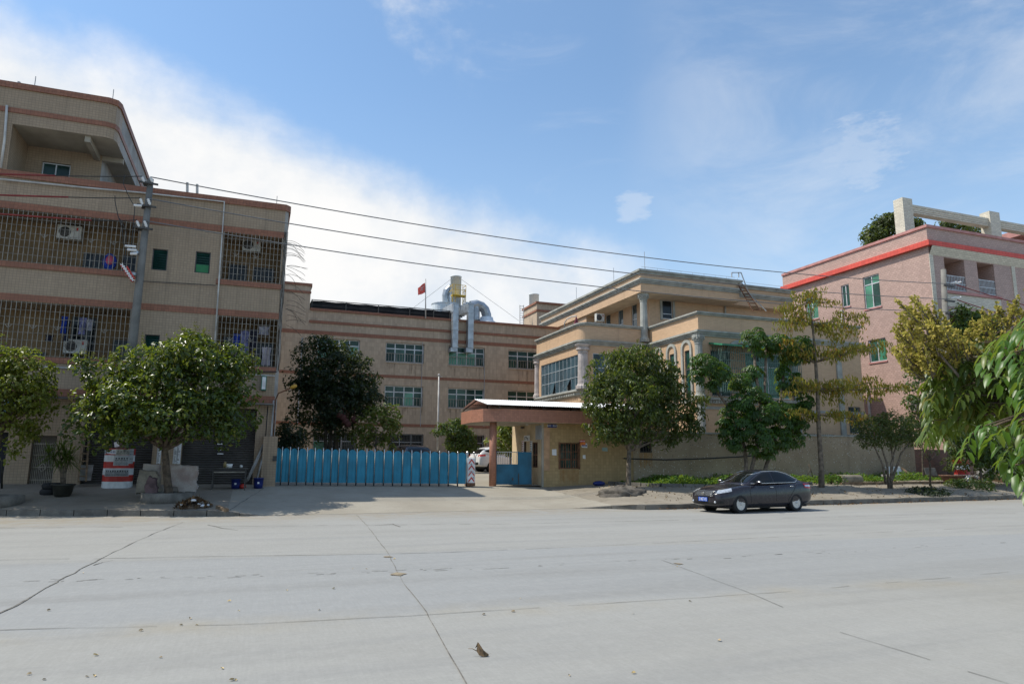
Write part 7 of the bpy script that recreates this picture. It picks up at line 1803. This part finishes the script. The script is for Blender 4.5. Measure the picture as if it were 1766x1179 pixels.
mb = MB(); mb.tube([Vector(atY(u, v, 28.7)) for u, v in ((1395,800),(1400,815),(1403,828))], .03, 5); mb.tube([Vector(atY(u, v, 28.7)) for u, v in ((1398,808),(1393,818))], .02, 5); single('dry_stick', mb, M['bark_grey'], 'dark stick leaning on the boundary wall behind the car boot', 'stick')
# ------------------------------------------------------------------ leaves on the road
LMf = [mat('fallen_leaf_yellow', (.60,.45,.20), .7, .25, 20), mat('fallen_leaf_brown', (.40,.31,.19), .8, .3, 20)]
def fallen(u, v, L, m, label, i):
    p = z0(u, v); rng = random.Random(i); a = rng.random()*6.28; mb = MB(); dx, dy = math.cos(a), math.sin(a)
    pts = []
    for s, w, z in ((0,0,.008),(.3,.3,.02),(.65,.32,.03),(1,0,.015)): pts.append((s-.5, w, z))
    c = lambda s, w, z: (p[0]+(dx*s-dy*w)*L, p[1]+(dy*s+dx*w)*L, .002+z*min(1, L*14))
    mb.poly([c(-.5,0,.008), c(-.2,.28,.03), c(.2,.26,.035), c(.5,0,.014), c(.0,0,.008)]); mb.poly([c(-.5,0,.008), c(0,0,.008), c(.5,0,.014), c(.2,-.26,.02), c(-.2,-.28,.014)])
    return single('fallen_leaf', mb, m, label, 'leaf', 'small fallen leaves on the road')
for i, (u, v, k) in enumerate(((143,988,0),(196,888,1),(395,1037,0),(412,1053,0),(495,1018,0),(575,1015,0),(608,981,0),(632,981,1),(328,1067,1),(340,1078,0),(312,1078,1),(165,1130,0),(150,1167,1),(163,1166,0),(84,1053,1),(277,1134,1),(383,1153,0),(400,1173,0),(407,1173,0),(550,1052,0),(680,964,0),(982,1165,1),(1093,1161,0),(885,1055,1),(897,1032,0),(1190,1037,1),(1240,1105,1),(1092,1058,1),(1168,977,0),(834,1060,1),(76,1172,1),(50,1163,1),(243,1088,1))):
    fallen(u, v, .032+.018*(i % 3)/2, LMf[k], 'small yellow leaf lying on the road concrete' if k == 0 else 'small brown leaf lying on the road concrete', i)
p = Vector(z0(829, 1131)); lf = thing('large_dry_leaf', 'large curled brown leaf standing on the road in the foreground', 'leaf', tuple(p))
s_ = (p-Vector((0,0,H))).length/F; mb = MB()
def lp(u, v, dy=0., k=0.): q = Vector(((u-829)*s_*math.cos(.38), -(u-829)*s_*math.sin(.38)+dy, (1131-v)*s_*1.05)); return p+q+Vector((0,0,.004))
G_ = [[lp(822,1124,.0),lp(824,1117,.01),lp(825,1112,.015)],[lp(825,1129,-.03),lp(827,1121,-.01),lp(827,1114,.01)],[lp(832,1131,-.035),lp(832,1123,-.02),lp(829,1117,.0)],[lp(838,1131,-.02),lp(837,1127,-.02),lp(832,1121,.0)],[lp(842,1130,.0),lp(841,1128,.0),lp(835,1124,.02)]]
for a, b in zip(G_, G_[1:]):
    for j in range(2): mb.quad(a[j], b[j], b[j+1], a[j+1], True)
mb.poly([G_[0][2], G_[1][2], lp(826,1120,.05), lp(822,1122,.04)]); mb.build('blade', mat('big_leaf', (.13,.08,.035), .6, .3, 30), lf)
mb = MB(); mb.tube([lp(822,1124), lp(816,1121), lp(809,1121)], [.004,.003,.002], 5); mb.build('stalk', M['wood'], lf)
# ------------------------------------------------------------------ vehicles
def lofted(stations, nm, m, root, sub=2):
    mb = MB(); n = len(stations[0][1]); rows = []
    for x, pts in stations:
        full = [(y, z) for y, z in pts]+[(-y, z) for y, z in pts[::-1][1:-1]] if abs(pts[0][0]) < 1e-6 and abs(pts[-1][0]) < 1e-6 else pts
        b = len(mb.v); mb.v += [(x, y, z) for y, z in full]; rows.append((b, len(full)))
    k = rows[0][1]
    for (a, _), (b, _) in zip(rows, rows[1:]):
        for i in range(k): mb.f.append([a+i, a+(i+1) % k, b+(i+1) % k, b+i]); mb.sm.append(True)
    mb.f.append([rows[0][0]+i for i in range(k)][::-1]); mb.sm.append(True); mb.f.append([rows[-1][0]+i for i in range(k)]); mb.sm.append(True)
    o = mb.build(nm, m, root, local=True)
    return o
def apply_mods(o):
    dg = bpy.context.evaluated_depsgraph_get(); me = bpy.data.meshes.new_from_object(o.evaluated_get(dg)); old = o.data; o.modifiers.clear(); o.data = me
    return o
def car(name, label, cat, P_, paint, glass, loc, rz_, group=None):
    Lf, Lr = P_['front'], P_['rear']; W2 = P_['w']/2; r = P_['wr']; xf, xr2 = P_['xf'], P_['xr']
    root = thing(name, label, cat, (0,0,0), group)
    st = []
    for x, zb, zt, w in P_['body']:
        st.append((x, [(0,zb), (w*.82,zb), (w*.96,zb+.07), (w,zb+.28 if zt-zb > .6 else zb+(zt-zb)*.4), (w*.985,zt-.22 if zt-zb > .6 else zt-(zt-zb)*.3), (w*.93,zt-.06), (w*.80,zt), (0,zt+.025)]))
    body = lofted(st, 'body', paint, root)
    sm = body.modifiers.new('s', 'SUBSURF'); sm.levels = 2; sm.render_levels = 2
    apply_mods(body)
    cut = MB()
    for x in (xf, xr2):
        for s in (-1, 1): cut.lathe((x, s*(W2-.10), r), [(0,-.16),(r*1.16,-.16),(r*1.16,.26),(0,.26)], 32, 'y')
    co_ = cut.build('cutter', paint, None); bm_ = body.modifiers.new('b', 'BOOLEAN'); bm_.object = co_; bm_.operation = 'DIFFERENCE'; bm_.solver = 'EXACT'
    apply_mods(body); bpy.data.objects.remove(co_)
    body.data.materials.clear(); body.data.materials.append(paint)
    for p in body.data.polygons: p.use_smooth = True; p.material_index = 0
    # wheel-well liners and sills
    mb = MB()
    for x in (xf, xr2):
        for s in (-1, 1): mb.lathe((x, s*(W2-.27), r), [(0,-.005),(r*1.15,0)], 24, 'y')
    mb.box(Lr+.35, Lf-.45, -W2+.16, W2-.16, .16, .24); mb.build('underbody', M['rubber'], root, local=True)
    # greenhouse
    gh_ = []
    for x, zb, zt, wb, wt in P_['house']:
        gh_.append((x, [(0,zb), (wb,zb), (wb*.96+wt*.04,zb+(zt-zb)*.15), (wt+.02,zt-.09 if zt-zb > .2 else zb+(zt-zb)*.6), (wt*.88,zt-.015), (0,zt)]))
    cab = lofted(gh_, 'cabin', paint, root); sm = cab.modifiers.new('s', 'SUBSURF'); sm.levels = 2; sm.render_levels = 2; apply_mods(cab)
    for p in cab.data.polygons: p.use_smooth = True
    from mathutils.bvhtree import BVHTree
    bv = BVHTree.FromObject(cab, bpy.context.evaluated_depsgraph_get()) if False else BVHTree.FromPolygons([v.co.copy() for v in cab.data.vertices], [list(p.vertices) for p in cab.data.polygons])
    bb = BVHTree.FromPolygons([v.co.copy() for v in body.data.vertices], [list(p.vertices) for p in body.data.polygons])
    def side_patch(mb, poly, s, tree_=bv, off=.008, n=16):
        # fill polygon (x,z) by a fine grid of quads projected on the surface
        xs = [p[0] for p in poly]; zs = [p[1] for p in poly]; cx, cz = sum(xs)/len(xs), sum(zs)/len(zs); rings = 5; pts = []; dense = []
        for (a, b), (c, d) in zip(poly, poly[1:]+poly[:1]):
            for k in range(4): dense.append((a+(c-a)*k/4, b+(d-b)*k/4))
        def pr(x, z):
            h = tree_.ray_cast(Vector((x, s*3, z)), Vector((0, -s, 0)))
            return Vector((x, (h[0].y if h[0] else s*.6)+s*off, z))
        base = len(mb.v); m = len(dense); mb.v.append(tuple(pr(cx, cz)))
        for q in range(1, rings+1):
            for (x, z) in dense: mb.v.append(tuple(pr(cx+(x-cx)*q/rings, cz+(z-cz)*q/rings)))
        for k in range(m):
            f = [base, base+1+k, base+1+(k+1) % m]; mb.f.append(f if s < 0 else f[::-1]); mb.sm.append(True)
        for q in range(rings-1):
            a = base+1+q*m; b = a+m
            for k in range(m):
                f = [a+k, b+k, b+(k+1) % m, a+(k+1) % m]; mb.f.append(f if s < 0 else f[::-1]); mb.sm.append(True)
        return [pr(x, z) for x, z in dense]
    for s in (-1, 1):
        loops = []
        for poly in P_['side_glass']:
            mb = MB(); loops.append(side_patch(mb, poly, s)); mb.build('side_window', glass, root, local=True)
        if P_.get('trim'):
            mb = MB(); tp_ = []
            poly = P_['trim']
            for (a, b), (c, d) in zip(poly, poly[1:]+poly[:1]):
                for k in range(5):
                    x, z = a+(c-a)*k/5, b+(d-b)*k/5; h = bv.ray_cast(Vector((x, s*3, z)), Vector((0,-s,0))); tp_.append(Vector((x, (h[0].y if h[0] else s*.7)+s*.012, z)))
            mb.tube(tp_+[tp_[0]], .015, 5, caps=False); mb.build('window_trim', M['chrome'], root, local=True)
    def end_patch(mb, z0_, z1_, hw0, hw1, d, tree_=bv, off=.008, n=10, m=6):
        base = len(mb.v)
        for j in range(m+1):
            z = z0_+(z1_-z0_)*j/m; hw = hw0+(hw1-hw0)*j/m
            for i in range(n+1):
                y = -hw+2*hw*i/n; h = tree_.ray_cast(Vector((d*6, y, z)), Vector((-d, 0, 0))); x = h[0].x if h[0] else d*1.
                mb.v.append((x+d*off, y, z+off))
        for j in range(m):
            for i in range(n): a = base+j*(n+1)+i; f = [a, a+1, a+n+2, a+n+1]; mb.f.append(f if d > 0 else f[::-1]); mb.sm.append(True)
    mb = MB(); end_patch(mb, *P_['wind'], 1); mb.build('windscreen', glass, root, local=True)
    mb = MB(); end_patch(mb, *P_['rearw'], -1); mb.build('rear_window', glass, root, local=True)
    # doors, handles, mirrors
    for s in (-1, 1):
        mb = MB()
        for line_ in P_['seams']:
            q = []
            for (a, b), (c, d) in zip(line_, line_[1:]):
                for k in range(8):
                    x, z = a+(c-a)*k/8, b+(d-b)*k/8; h = bb.ray_cast(Vector((x, s*3, z)), Vector((0,-s,0)))
                    if h[0]: q.append(Vector((x, h[0].y+s*.001, z)))
            if len(q) > 1: mb.tube(q, .007, 4)
        if mb.v: mb.build('door_seam', M['rubber'], root, local=True)
        for x, z in P_['handles']:
            h = bb.ray_cast(Vector((x, s*3, z)), Vector((0,-s,0))); y = h[0].y if h[0] else s*W2; mb = MB(); mb.ell((x, y+s*.02, z), (.10,.018,.02), 10, 6); mb.build('door_handle', M['chrome'], root, local=True)
        x, y, z = P_['mirror']; mb = MB(); mb.ell((x, s*(y+.12), z), (.06,.12,.075), 12, 8); mb.bar((x,s*(y-.06),z-.05), (x,s*(y+.05),z-.03), .04); mi = mb.build('wing_mirror', paint, root, local=True)
        mb = MB(); mb.ell((x+.02, s*(y+.13), z+.02), (.05,.11,.03), 10, 6); mb.build('mirror_trim', M['chrome'], mi, local=True)
        for x in (xf, xr2):
            wc = (x, s*(W2-.115), r); mb = MB(); mb.lathe(wc, [(r*.66,-.10),(r*.93,-.11),(r,-.08),(r,.08),(r*.93,.11),(r*.66,.10),(r*.64,0),(r*.66,-.10)], 36, 'y'); w_ = mb.build('wheel', M['rubber'], root, local=True)
            mb = MB(); e = s*.085; mb.lathe((wc[0], wc[1]+e, wc[2]), [(r*.66,0),(r*.62,s*.012),(r*.60,-s*.02)], 32, 'y')
            for k in range(10):
                t_ = 2*math.pi*(k+.12*(k % 2))/10; c_, s2 = math.cos(t_), math.sin(t_); mb.bar((wc[0]+c_*r*.1, wc[1]+e-s*.01, wc[2]+s2*r*.1), (wc[0]+c_*r*.62, wc[1]+e-s*.004, wc[2]+s2*r*.62), r*.075, .025)
            mb.lathe((wc[0], wc[1]+e, wc[2]), [(0,s*.012),(r*.13,s*.01),(r*.15,-s*.02)], 16, 'y'); mb.build('rim', mat_rim, w_, local=True)
            mb = MB(); mb.lathe((wc[0], wc[1]+e-s*.055, wc[2]), [(0,0),(r*.64,0)], 24, 'y'); mb.build('brake_disc', M['steel_dark'], w_, local=True)
    return root, bv, bb, side_patch, end_patch
mat_rim = mat('alloy_rim', (.50,.50,.51), .3, .06, 5, metal=.6)
def paintmat(name, col, rough=.22, metal=.35):
    m, nt, b = nodes(name); c = mixc(nt, ramp(nt, noise(nt, 3), .3, .7), tuple(k*.92 for k in col), col); c = mixc(nt, ramp(nt, noise(nt, 9, detail=5), .5, .8, 0, .15), c, (.25,.22,.19)); nt.links.new(c, b.inputs['Base Color'])
    b.inputs['Roughness'].default_value = rough; b.inputs['Metallic'].default_value = metal; b.inputs['Coat Weight'].default_value = .35; b.inputs['Specular IOR Level'].default_value = .35; b.inputs['Coat Roughness'].default_value = .05; return m
glass_car = glassmat('car_glass', (.008,.009,.009), .05, .35, .2)
SED = dict(front=2.31, rear=-2.31, w=1.76, wr=.315, xf=1.40, xr=-1.30,
  body=[(2.31,.36,.62,.50),(2.27,.26,.70,.66),(2.10,.21,.77,.80),(1.75,.20,.87,.86),(1.3,.20,.94,.875),(.8,.19,1.0,.88),(.2,.19,.98,.88),(-.5,.19,1.0,.88),(-1.2,.20,1.03,.88),(-1.7,.21,1.06,.865),(-2.05,.25,1.07,.83),(-2.26,.32,1.02,.74),(-2.31,.42,.92,.60)],
  house=[(1.12,.93,.97,.74,.68),(.80,.95,1.10,.77,.68),(.42,.95,1.30,.78,.64),(.1,.95,1.43,.79,.60),(-.3,.96,1.49,.79,.585),(-.75,.97,1.485,.78,.58),(-1.15,.98,1.41,.77,.58),(-1.55,.99,1.26,.74,.58),(-1.85,1.0,1.12,.71,.60),(-2.05,1.02,1.06,.68,.60)],
  side_glass=[[(.92,1.02),(.40,1.27),(.02,1.385),(-.28,1.40),(-.28,1.04)],[(-.34,1.04),(-.34,1.40),(-.75,1.39),(-1.15,1.30),(-1.52,1.14),(-1.36,1.06)]],
  trim=[(1.0,1.0),(.40,1.295),(0,1.415),(-.4,1.435),(-.8,1.42),(-1.2,1.325),(-1.64,1.135),(-1.40,1.03),(-.3,1.015)],
  wind=(1.04,1.395,.64,.50), rearw=(1.13,1.40,.58,.47), seams=[[(.82,.98),(.95,.75),(.90,.30)],[(-.31,1.0),(-.31,.30)],[(-1.42,1.0),(-1.25,.80),(-.92,.45),(-.90,.30)],[(.90,.30),(-.90,.30)]],
  handles=[(-.12,.875),(-1.12,.90)], mirror=(.60,.83,1.05))
f_, r__ = Vector(atZ(1272,885,0)), Vector(atZ(1373,881,0)); hd3 = (f_-r__); ang = math.atan2(hd3.y, hd3.x)
sed, bv, bb, sp_, ep_ = car('parked_sedan', 'dark grey parked sedan with blue number plate beside the right kerb', 'car', SED, paintmat('sedan_paint', (.016,.014,.020), .24, .0), glass_car, None, 0)
mb = MB()
for s in (-1, 1):
    for j in range(2): pass
def patchlight(root, bbt, poly_side, s, name, m, off=.012):
    # lens wrapped on the body: rows of (y fraction, x, z) rays cast from outside at 45 degrees
    mb = MB(); nx, nz = 10, 5; (a0, a1, zb0, zt0, zb1, zt1) = poly_side; base = 0
    for i in range(nx+1):
        t = i/nx; ang_ = a0+(a1-a0)*t
        for j in range(nz+1):
            z = (zb0+(zb1-zb0)*t)+((zt0+(zt1-zt0)*t)-(zb0+(zb1-zb0)*t))*j/nz
            c0 = Vector((poly_side_x, 0, z)); d = Vector((math.cos(ang_)*sgn, s*math.sin(ang_), 0)); h = bbt.ray_cast(c0+d*4, -d); p = (h[0] if h[0] else c0+d)+d*off; mb.v.append(tuple(p))
    for i in range(nx):
        for j in range(nz): k = i*(nz+1)+j; f = [k, k+nz+1, k+nz+2, k+1]; mb.f.append(f if s*sgn > 0 else f[::-1]); mb.sm.append(True)
    return mb.build(name, m, root, local=True)
hl_m = mat('headlight_lens', (.62,.64,.66), .08, .15, 14, metal=.5); tl_m = mat('tail_lens', (.42,.02,.02), .12, .1, 8)
for s in (-1, 1):
    poly_side_x, sgn = 1.2, 1; patchlight(sed, bb, (.50,.98,.67,.79,.75,.86), s, 'headlight', hl_m)
    poly_side_x, sgn = 1.5, 1; patchlight(sed, bb, (.55,.9,.33,.42,.34,.42), s, 'fog_lamp_recess', M['rubber'])
    poly_side_x, sgn = -1.4, -1; patchlight(sed, bb, (.75,1.15,.78,.97,.84,.99), s, 'tail_light', tl_m); poly_side_x = -1.4; patchlight(sed, bb, (.80,1.12,.87,.93,.89,.94), s, 'reversing_lens', hl_m, .018)
mb = MB(); ep_(mb, .58, .72, .40, .47, 1, bb, .012); gr = mb.build('grille', M['rubber'], sed, local=True)
mb = MB()
for k in range(4):
    z = .595+k*.036; h = bb.ray_cast(Vector((6,0,z)), Vector((-1,0,0))); mb.tube([(bb.ray_cast(Vector((6,y,z)), Vector((-1,0,0)))[0].x+.02, y, z) for y in [-.44+.088*i for i in range(11)]], .009, 5)
for s in (-1, 1): mb.tube([(bb.ray_cast(Vector((6,s*.42,.57)), Vector((-1,0,0)))[0].x+.02, s*.42, .57), (bb.ray_cast(Vector((6,s*.49,.74)), Vector((-1,0,0)))[0].x+.02, s*.49, .74)], .016, 5)
mb.tube([(bb.ray_cast(Vector((6,y,.745)), Vector((-1,0,0)))[0].x+.02, y, .745) for y in [-.48+.096*i for i in range(11)]], .015, 5); mb.build('grille_bars', M['chrome'], gr, local=True)
mb = MB(); x = bb.ray_cast(Vector((6,0,.66)), Vector((-1,0,0)))[0].x+.035; mb.lathe((x,0,.66), [(.045,0),(.055,.008),(.06,0)], 18, 'x'); mb.box(x, x+.012, -.075, .075, .65, .67); mb.build('emblem', M['chrome'], gr, local=True)
mb = MB(); ep_(mb, .27, .36, .55, .60, 1, bb, .010); mb.build('lower_intake', M['rubber'], sed, local=True)
mb = MB(); x = bb.ray_cast(Vector((6,0,.46)), Vector((-1,0,0)))[0].x+.02; mb.box(x, x+.015, -.22, .22, .40, .535); npl = mb.build('number_plate', mat('plate_blue', (.02,.10,.48), .4, .05), sed, local=True)
mb = MB()
for k, gl_ in enumerate((('h1','v0','h3'),('v0','h2','v2'),('h1','v1'),('h1','h2','v2','h3'),('v0','h2','v2','v1'),('v1',),('h1','h2','h3','v0'))):
    y0 = .185-k*.054-(.012 if k > 1 else 0); w_ = .034
    for s_ in gl_:
        if s_[0] == 'h': z = {'1':.515,'2':.467,'3':.42}[s_[1]]; mb.box(x+.014, x+.018, y0-w_, y0, z-.006, z+.006)
        else: yy = {'0':y0,'1':y0-w_/2,'2':y0-w_}[s_[1]]; mb.box(x+.014, x+.018, yy-.005, yy+.005, .42, .515)
mb.build('plate_characters', M['white'], npl, local=True)
for i, (y_, z_) in enumerate(((-.55,.385),(.55,.385))): mb = MB(); xx = bb.ray_cast(Vector((6,y_,z_)), Vector((-1,0,0)))[0].x; mb.ell((xx+.01,y_,z_), (.03,.05,.04), 10, 6); mb.build('fog_lamp', hl_m, sed, local=True)
mb = MB(); mb.tube([(-1.2,.0,1.475),(-1.32,0,1.56)], [.012,.004], 5); mb.build('aerial', M['rubber'], sed, local=True)
mc = (f_+r__)/2; n_ = Vector((-hd3.y, hd3.x, 0)).normalized()
if n_.y < 0: n_ = -n_
xm = (SED['xf']+SED['xr'])/2; loc = mc+n_*(SED['w']/2-.1)-hd3.normalized()*xm
sed.location = (loc.x+.05, loc.y, .0); sed.rotation_euler = (0,0,ang); sed.scale = (.97,.97,.97)
# white SUV and others in the yard
SUV = dict(front=2.25, rear=-2.25, w=1.84, wr=.36, xf=1.35, xr=-1.30,
  body=[(2.25,.45,.78,.58),(2.2,.32,.88,.72),(2.0,.27,.98,.86),(1.5,.25,1.06,.91),(1.0,.24,1.10,.92),(0,.24,1.08,.92),(-1.0,.25,1.12,.92),(-1.7,.27,1.16,.91),(-2.05,.32,1.15,.88),(-2.2,.40,1.08,.80),(-2.25,.5,.95,.7)],
  house=[(1.2,1.02,1.06,.78,.7),(.7,1.04,1.36,.82,.68),(.3,1.05,1.58,.83,.64),(-.3,1.06,1.67,.83,.63),(-1.0,1.08,1.66,.83,.63),(-1.6,1.10,1.60,.82,.64),(-1.95,1.10,1.42,.8,.66),(-2.2,1.08,1.12,.76,.7)],
  side_glass=[[(.95,1.12),(.35,1.45),(0,1.53),(-.25,1.54),(-.25,1.14)],[(-.32,1.14),(-.32,1.54),(-1.0,1.52),(-1.1,1.17)],[(-1.17,1.2),(-1.08,1.51),(-1.6,1.44),(-1.8,1.34)]], trim=None,
  wind=(1.12,1.52,.68,.55), rearw=(1.18,1.50,.64,.58), seams=[[(-.28,1.05),(-.28,.32)],[(.9,1.05),(.95,.35)],[(-1.35,1.05),(-1.1,.6),(-.95,.35)]], handles=[(-.05,.98),(-1.0,1.0)], mirror=(.75,.88,1.12))
suv, bv2, bb2, sp2, ep2 = car('white_suv', 'white sport utility car parked in the yard just right of the gate end', 'car', SUV, paintmat('suv_white', (.75,.75,.75), .25, .0), glass_car, None, 0)
for s in (-1, 1):
    poly_side_x, sgn = -1.3, -1; patchlight(suv, bb2, (.55,1.05,1.0,1.13,1.02,1.12), s, 'tail_light', tl_m)
    poly_side_x, sgn = 1.2, 1; patchlight(suv, bb2, (.5,1.0,.82,.95,.9,1.0), s, 'headlight', hl_m)
mb = MB(); ep2(mb, .34, .60, .72, .80, -1, bb2, .01); mb.build('rear_bumper', M['rubber'], suv, local=True)
p = atY(858, 811, 47.5); c_ = G(853, 812)
suv.rotation_euler = (0,0,rad(8)); suv.location = (0,0,0)
def place_by(root, u, v, Y, lx, ly, rz_):
    q = atY(u, v, Y); c, s = math.cos(rz_), math.sin(rz_); x, y = q[0]-(lx*c-ly*s), Y-(lx*s+ly*c); root.location = (x, y, gz(x, y)+.0); root.rotation_euler = (0,0,rz_)
place_by(suv, 849, 812, 44.5, -1.30, -.92, rad(12))
def copy_tree(o, parent=None):
    c = o.copy(); COL.objects.link(c)
    if parent: c.parent = parent
    for ch in [k for k in bpy.data.objects if k.parent == o]: copy_tree(ch, c)
    return c
dk = copy_tree(suv); dk['label'] = 'dark van roof showing above the middle of the blue gate'; dk['category'] = 'van'; dk.name = 'dark_van'
pd_ = paintmat('van_dark', (.02,.02,.035))
for ch in [k for k in bpy.data.objects if k.parent == dk]:
    if ch.name.split('.')[0] in ('body','cabin','wing_mirror'):
        ch.data = ch.data.copy(); ch.data.materials.clear(); ch.data.materials.append(pd_)
place_by(dk, 700, 812, 40.0, 0, 0, rad(98)); dk.scale = (1.06,1.06,1.06)
sd2 = copy_tree(sed); sd2['label'] = 'dark car roof just showing over the blue gate near the bare pole'; sd2.name = 'dark_car'
place_by(sd2, 743, 812, 38.5, 0, 0, rad(75)); sd2.scale = (1,1,1)
# scooter behind the blue side gate
sct = thing('scooter', 'white and red scooter behind the bars of the small blue gate', 'scooter', tuple(G(890, 818)))
Ys = 33.0; q = Vector(atY(888, 800, Ys)); gx = q.x; zb = gz(gx, Ys)
mb = MB(); mb.ell((gx,Ys,zb+.62), (.55,.16,.17), 14, 8); mb.ell((gx+.45,Ys,zb+.75), (.22,.15,.3), 12, 8); mb.build('body', M['white'], sct)
mb = MB(); mb.ell((gx-.1,Ys,zb+.80), (.42,.14,.08), 12, 6); mb.build('seat', M['rubber'], sct)
mb = MB(); mb.ell((gx+.1,Ys-.15,zb+.62), (.3,.03,.08), 10, 6); mb.ell((gx+.5,Ys-.1,zb+.95), (.2,.1,.1), 10, 6); mb.build('red_panel', M['red'], sct)
for dx in (-.55, .6): mb = MB(); mb.lathe((gx+dx,Ys,zb+.25), [(.12,-.05),(.25,-.05),(.25,.05),(.12,.05)], 18, 'y'); mb.build('wheel', M['rubber'], sct)
mb = MB(); mb.tube([(gx+.6,Ys,zb+.25),(gx+.5,Ys,zb+1.05)], .03, 6); mb.tube([(gx+.48,Ys-.3,zb+1.08),(gx+.48,Ys+.3,zb+1.08)], .02, 6); mb.build('handlebar', M['steel_dark'], sct)
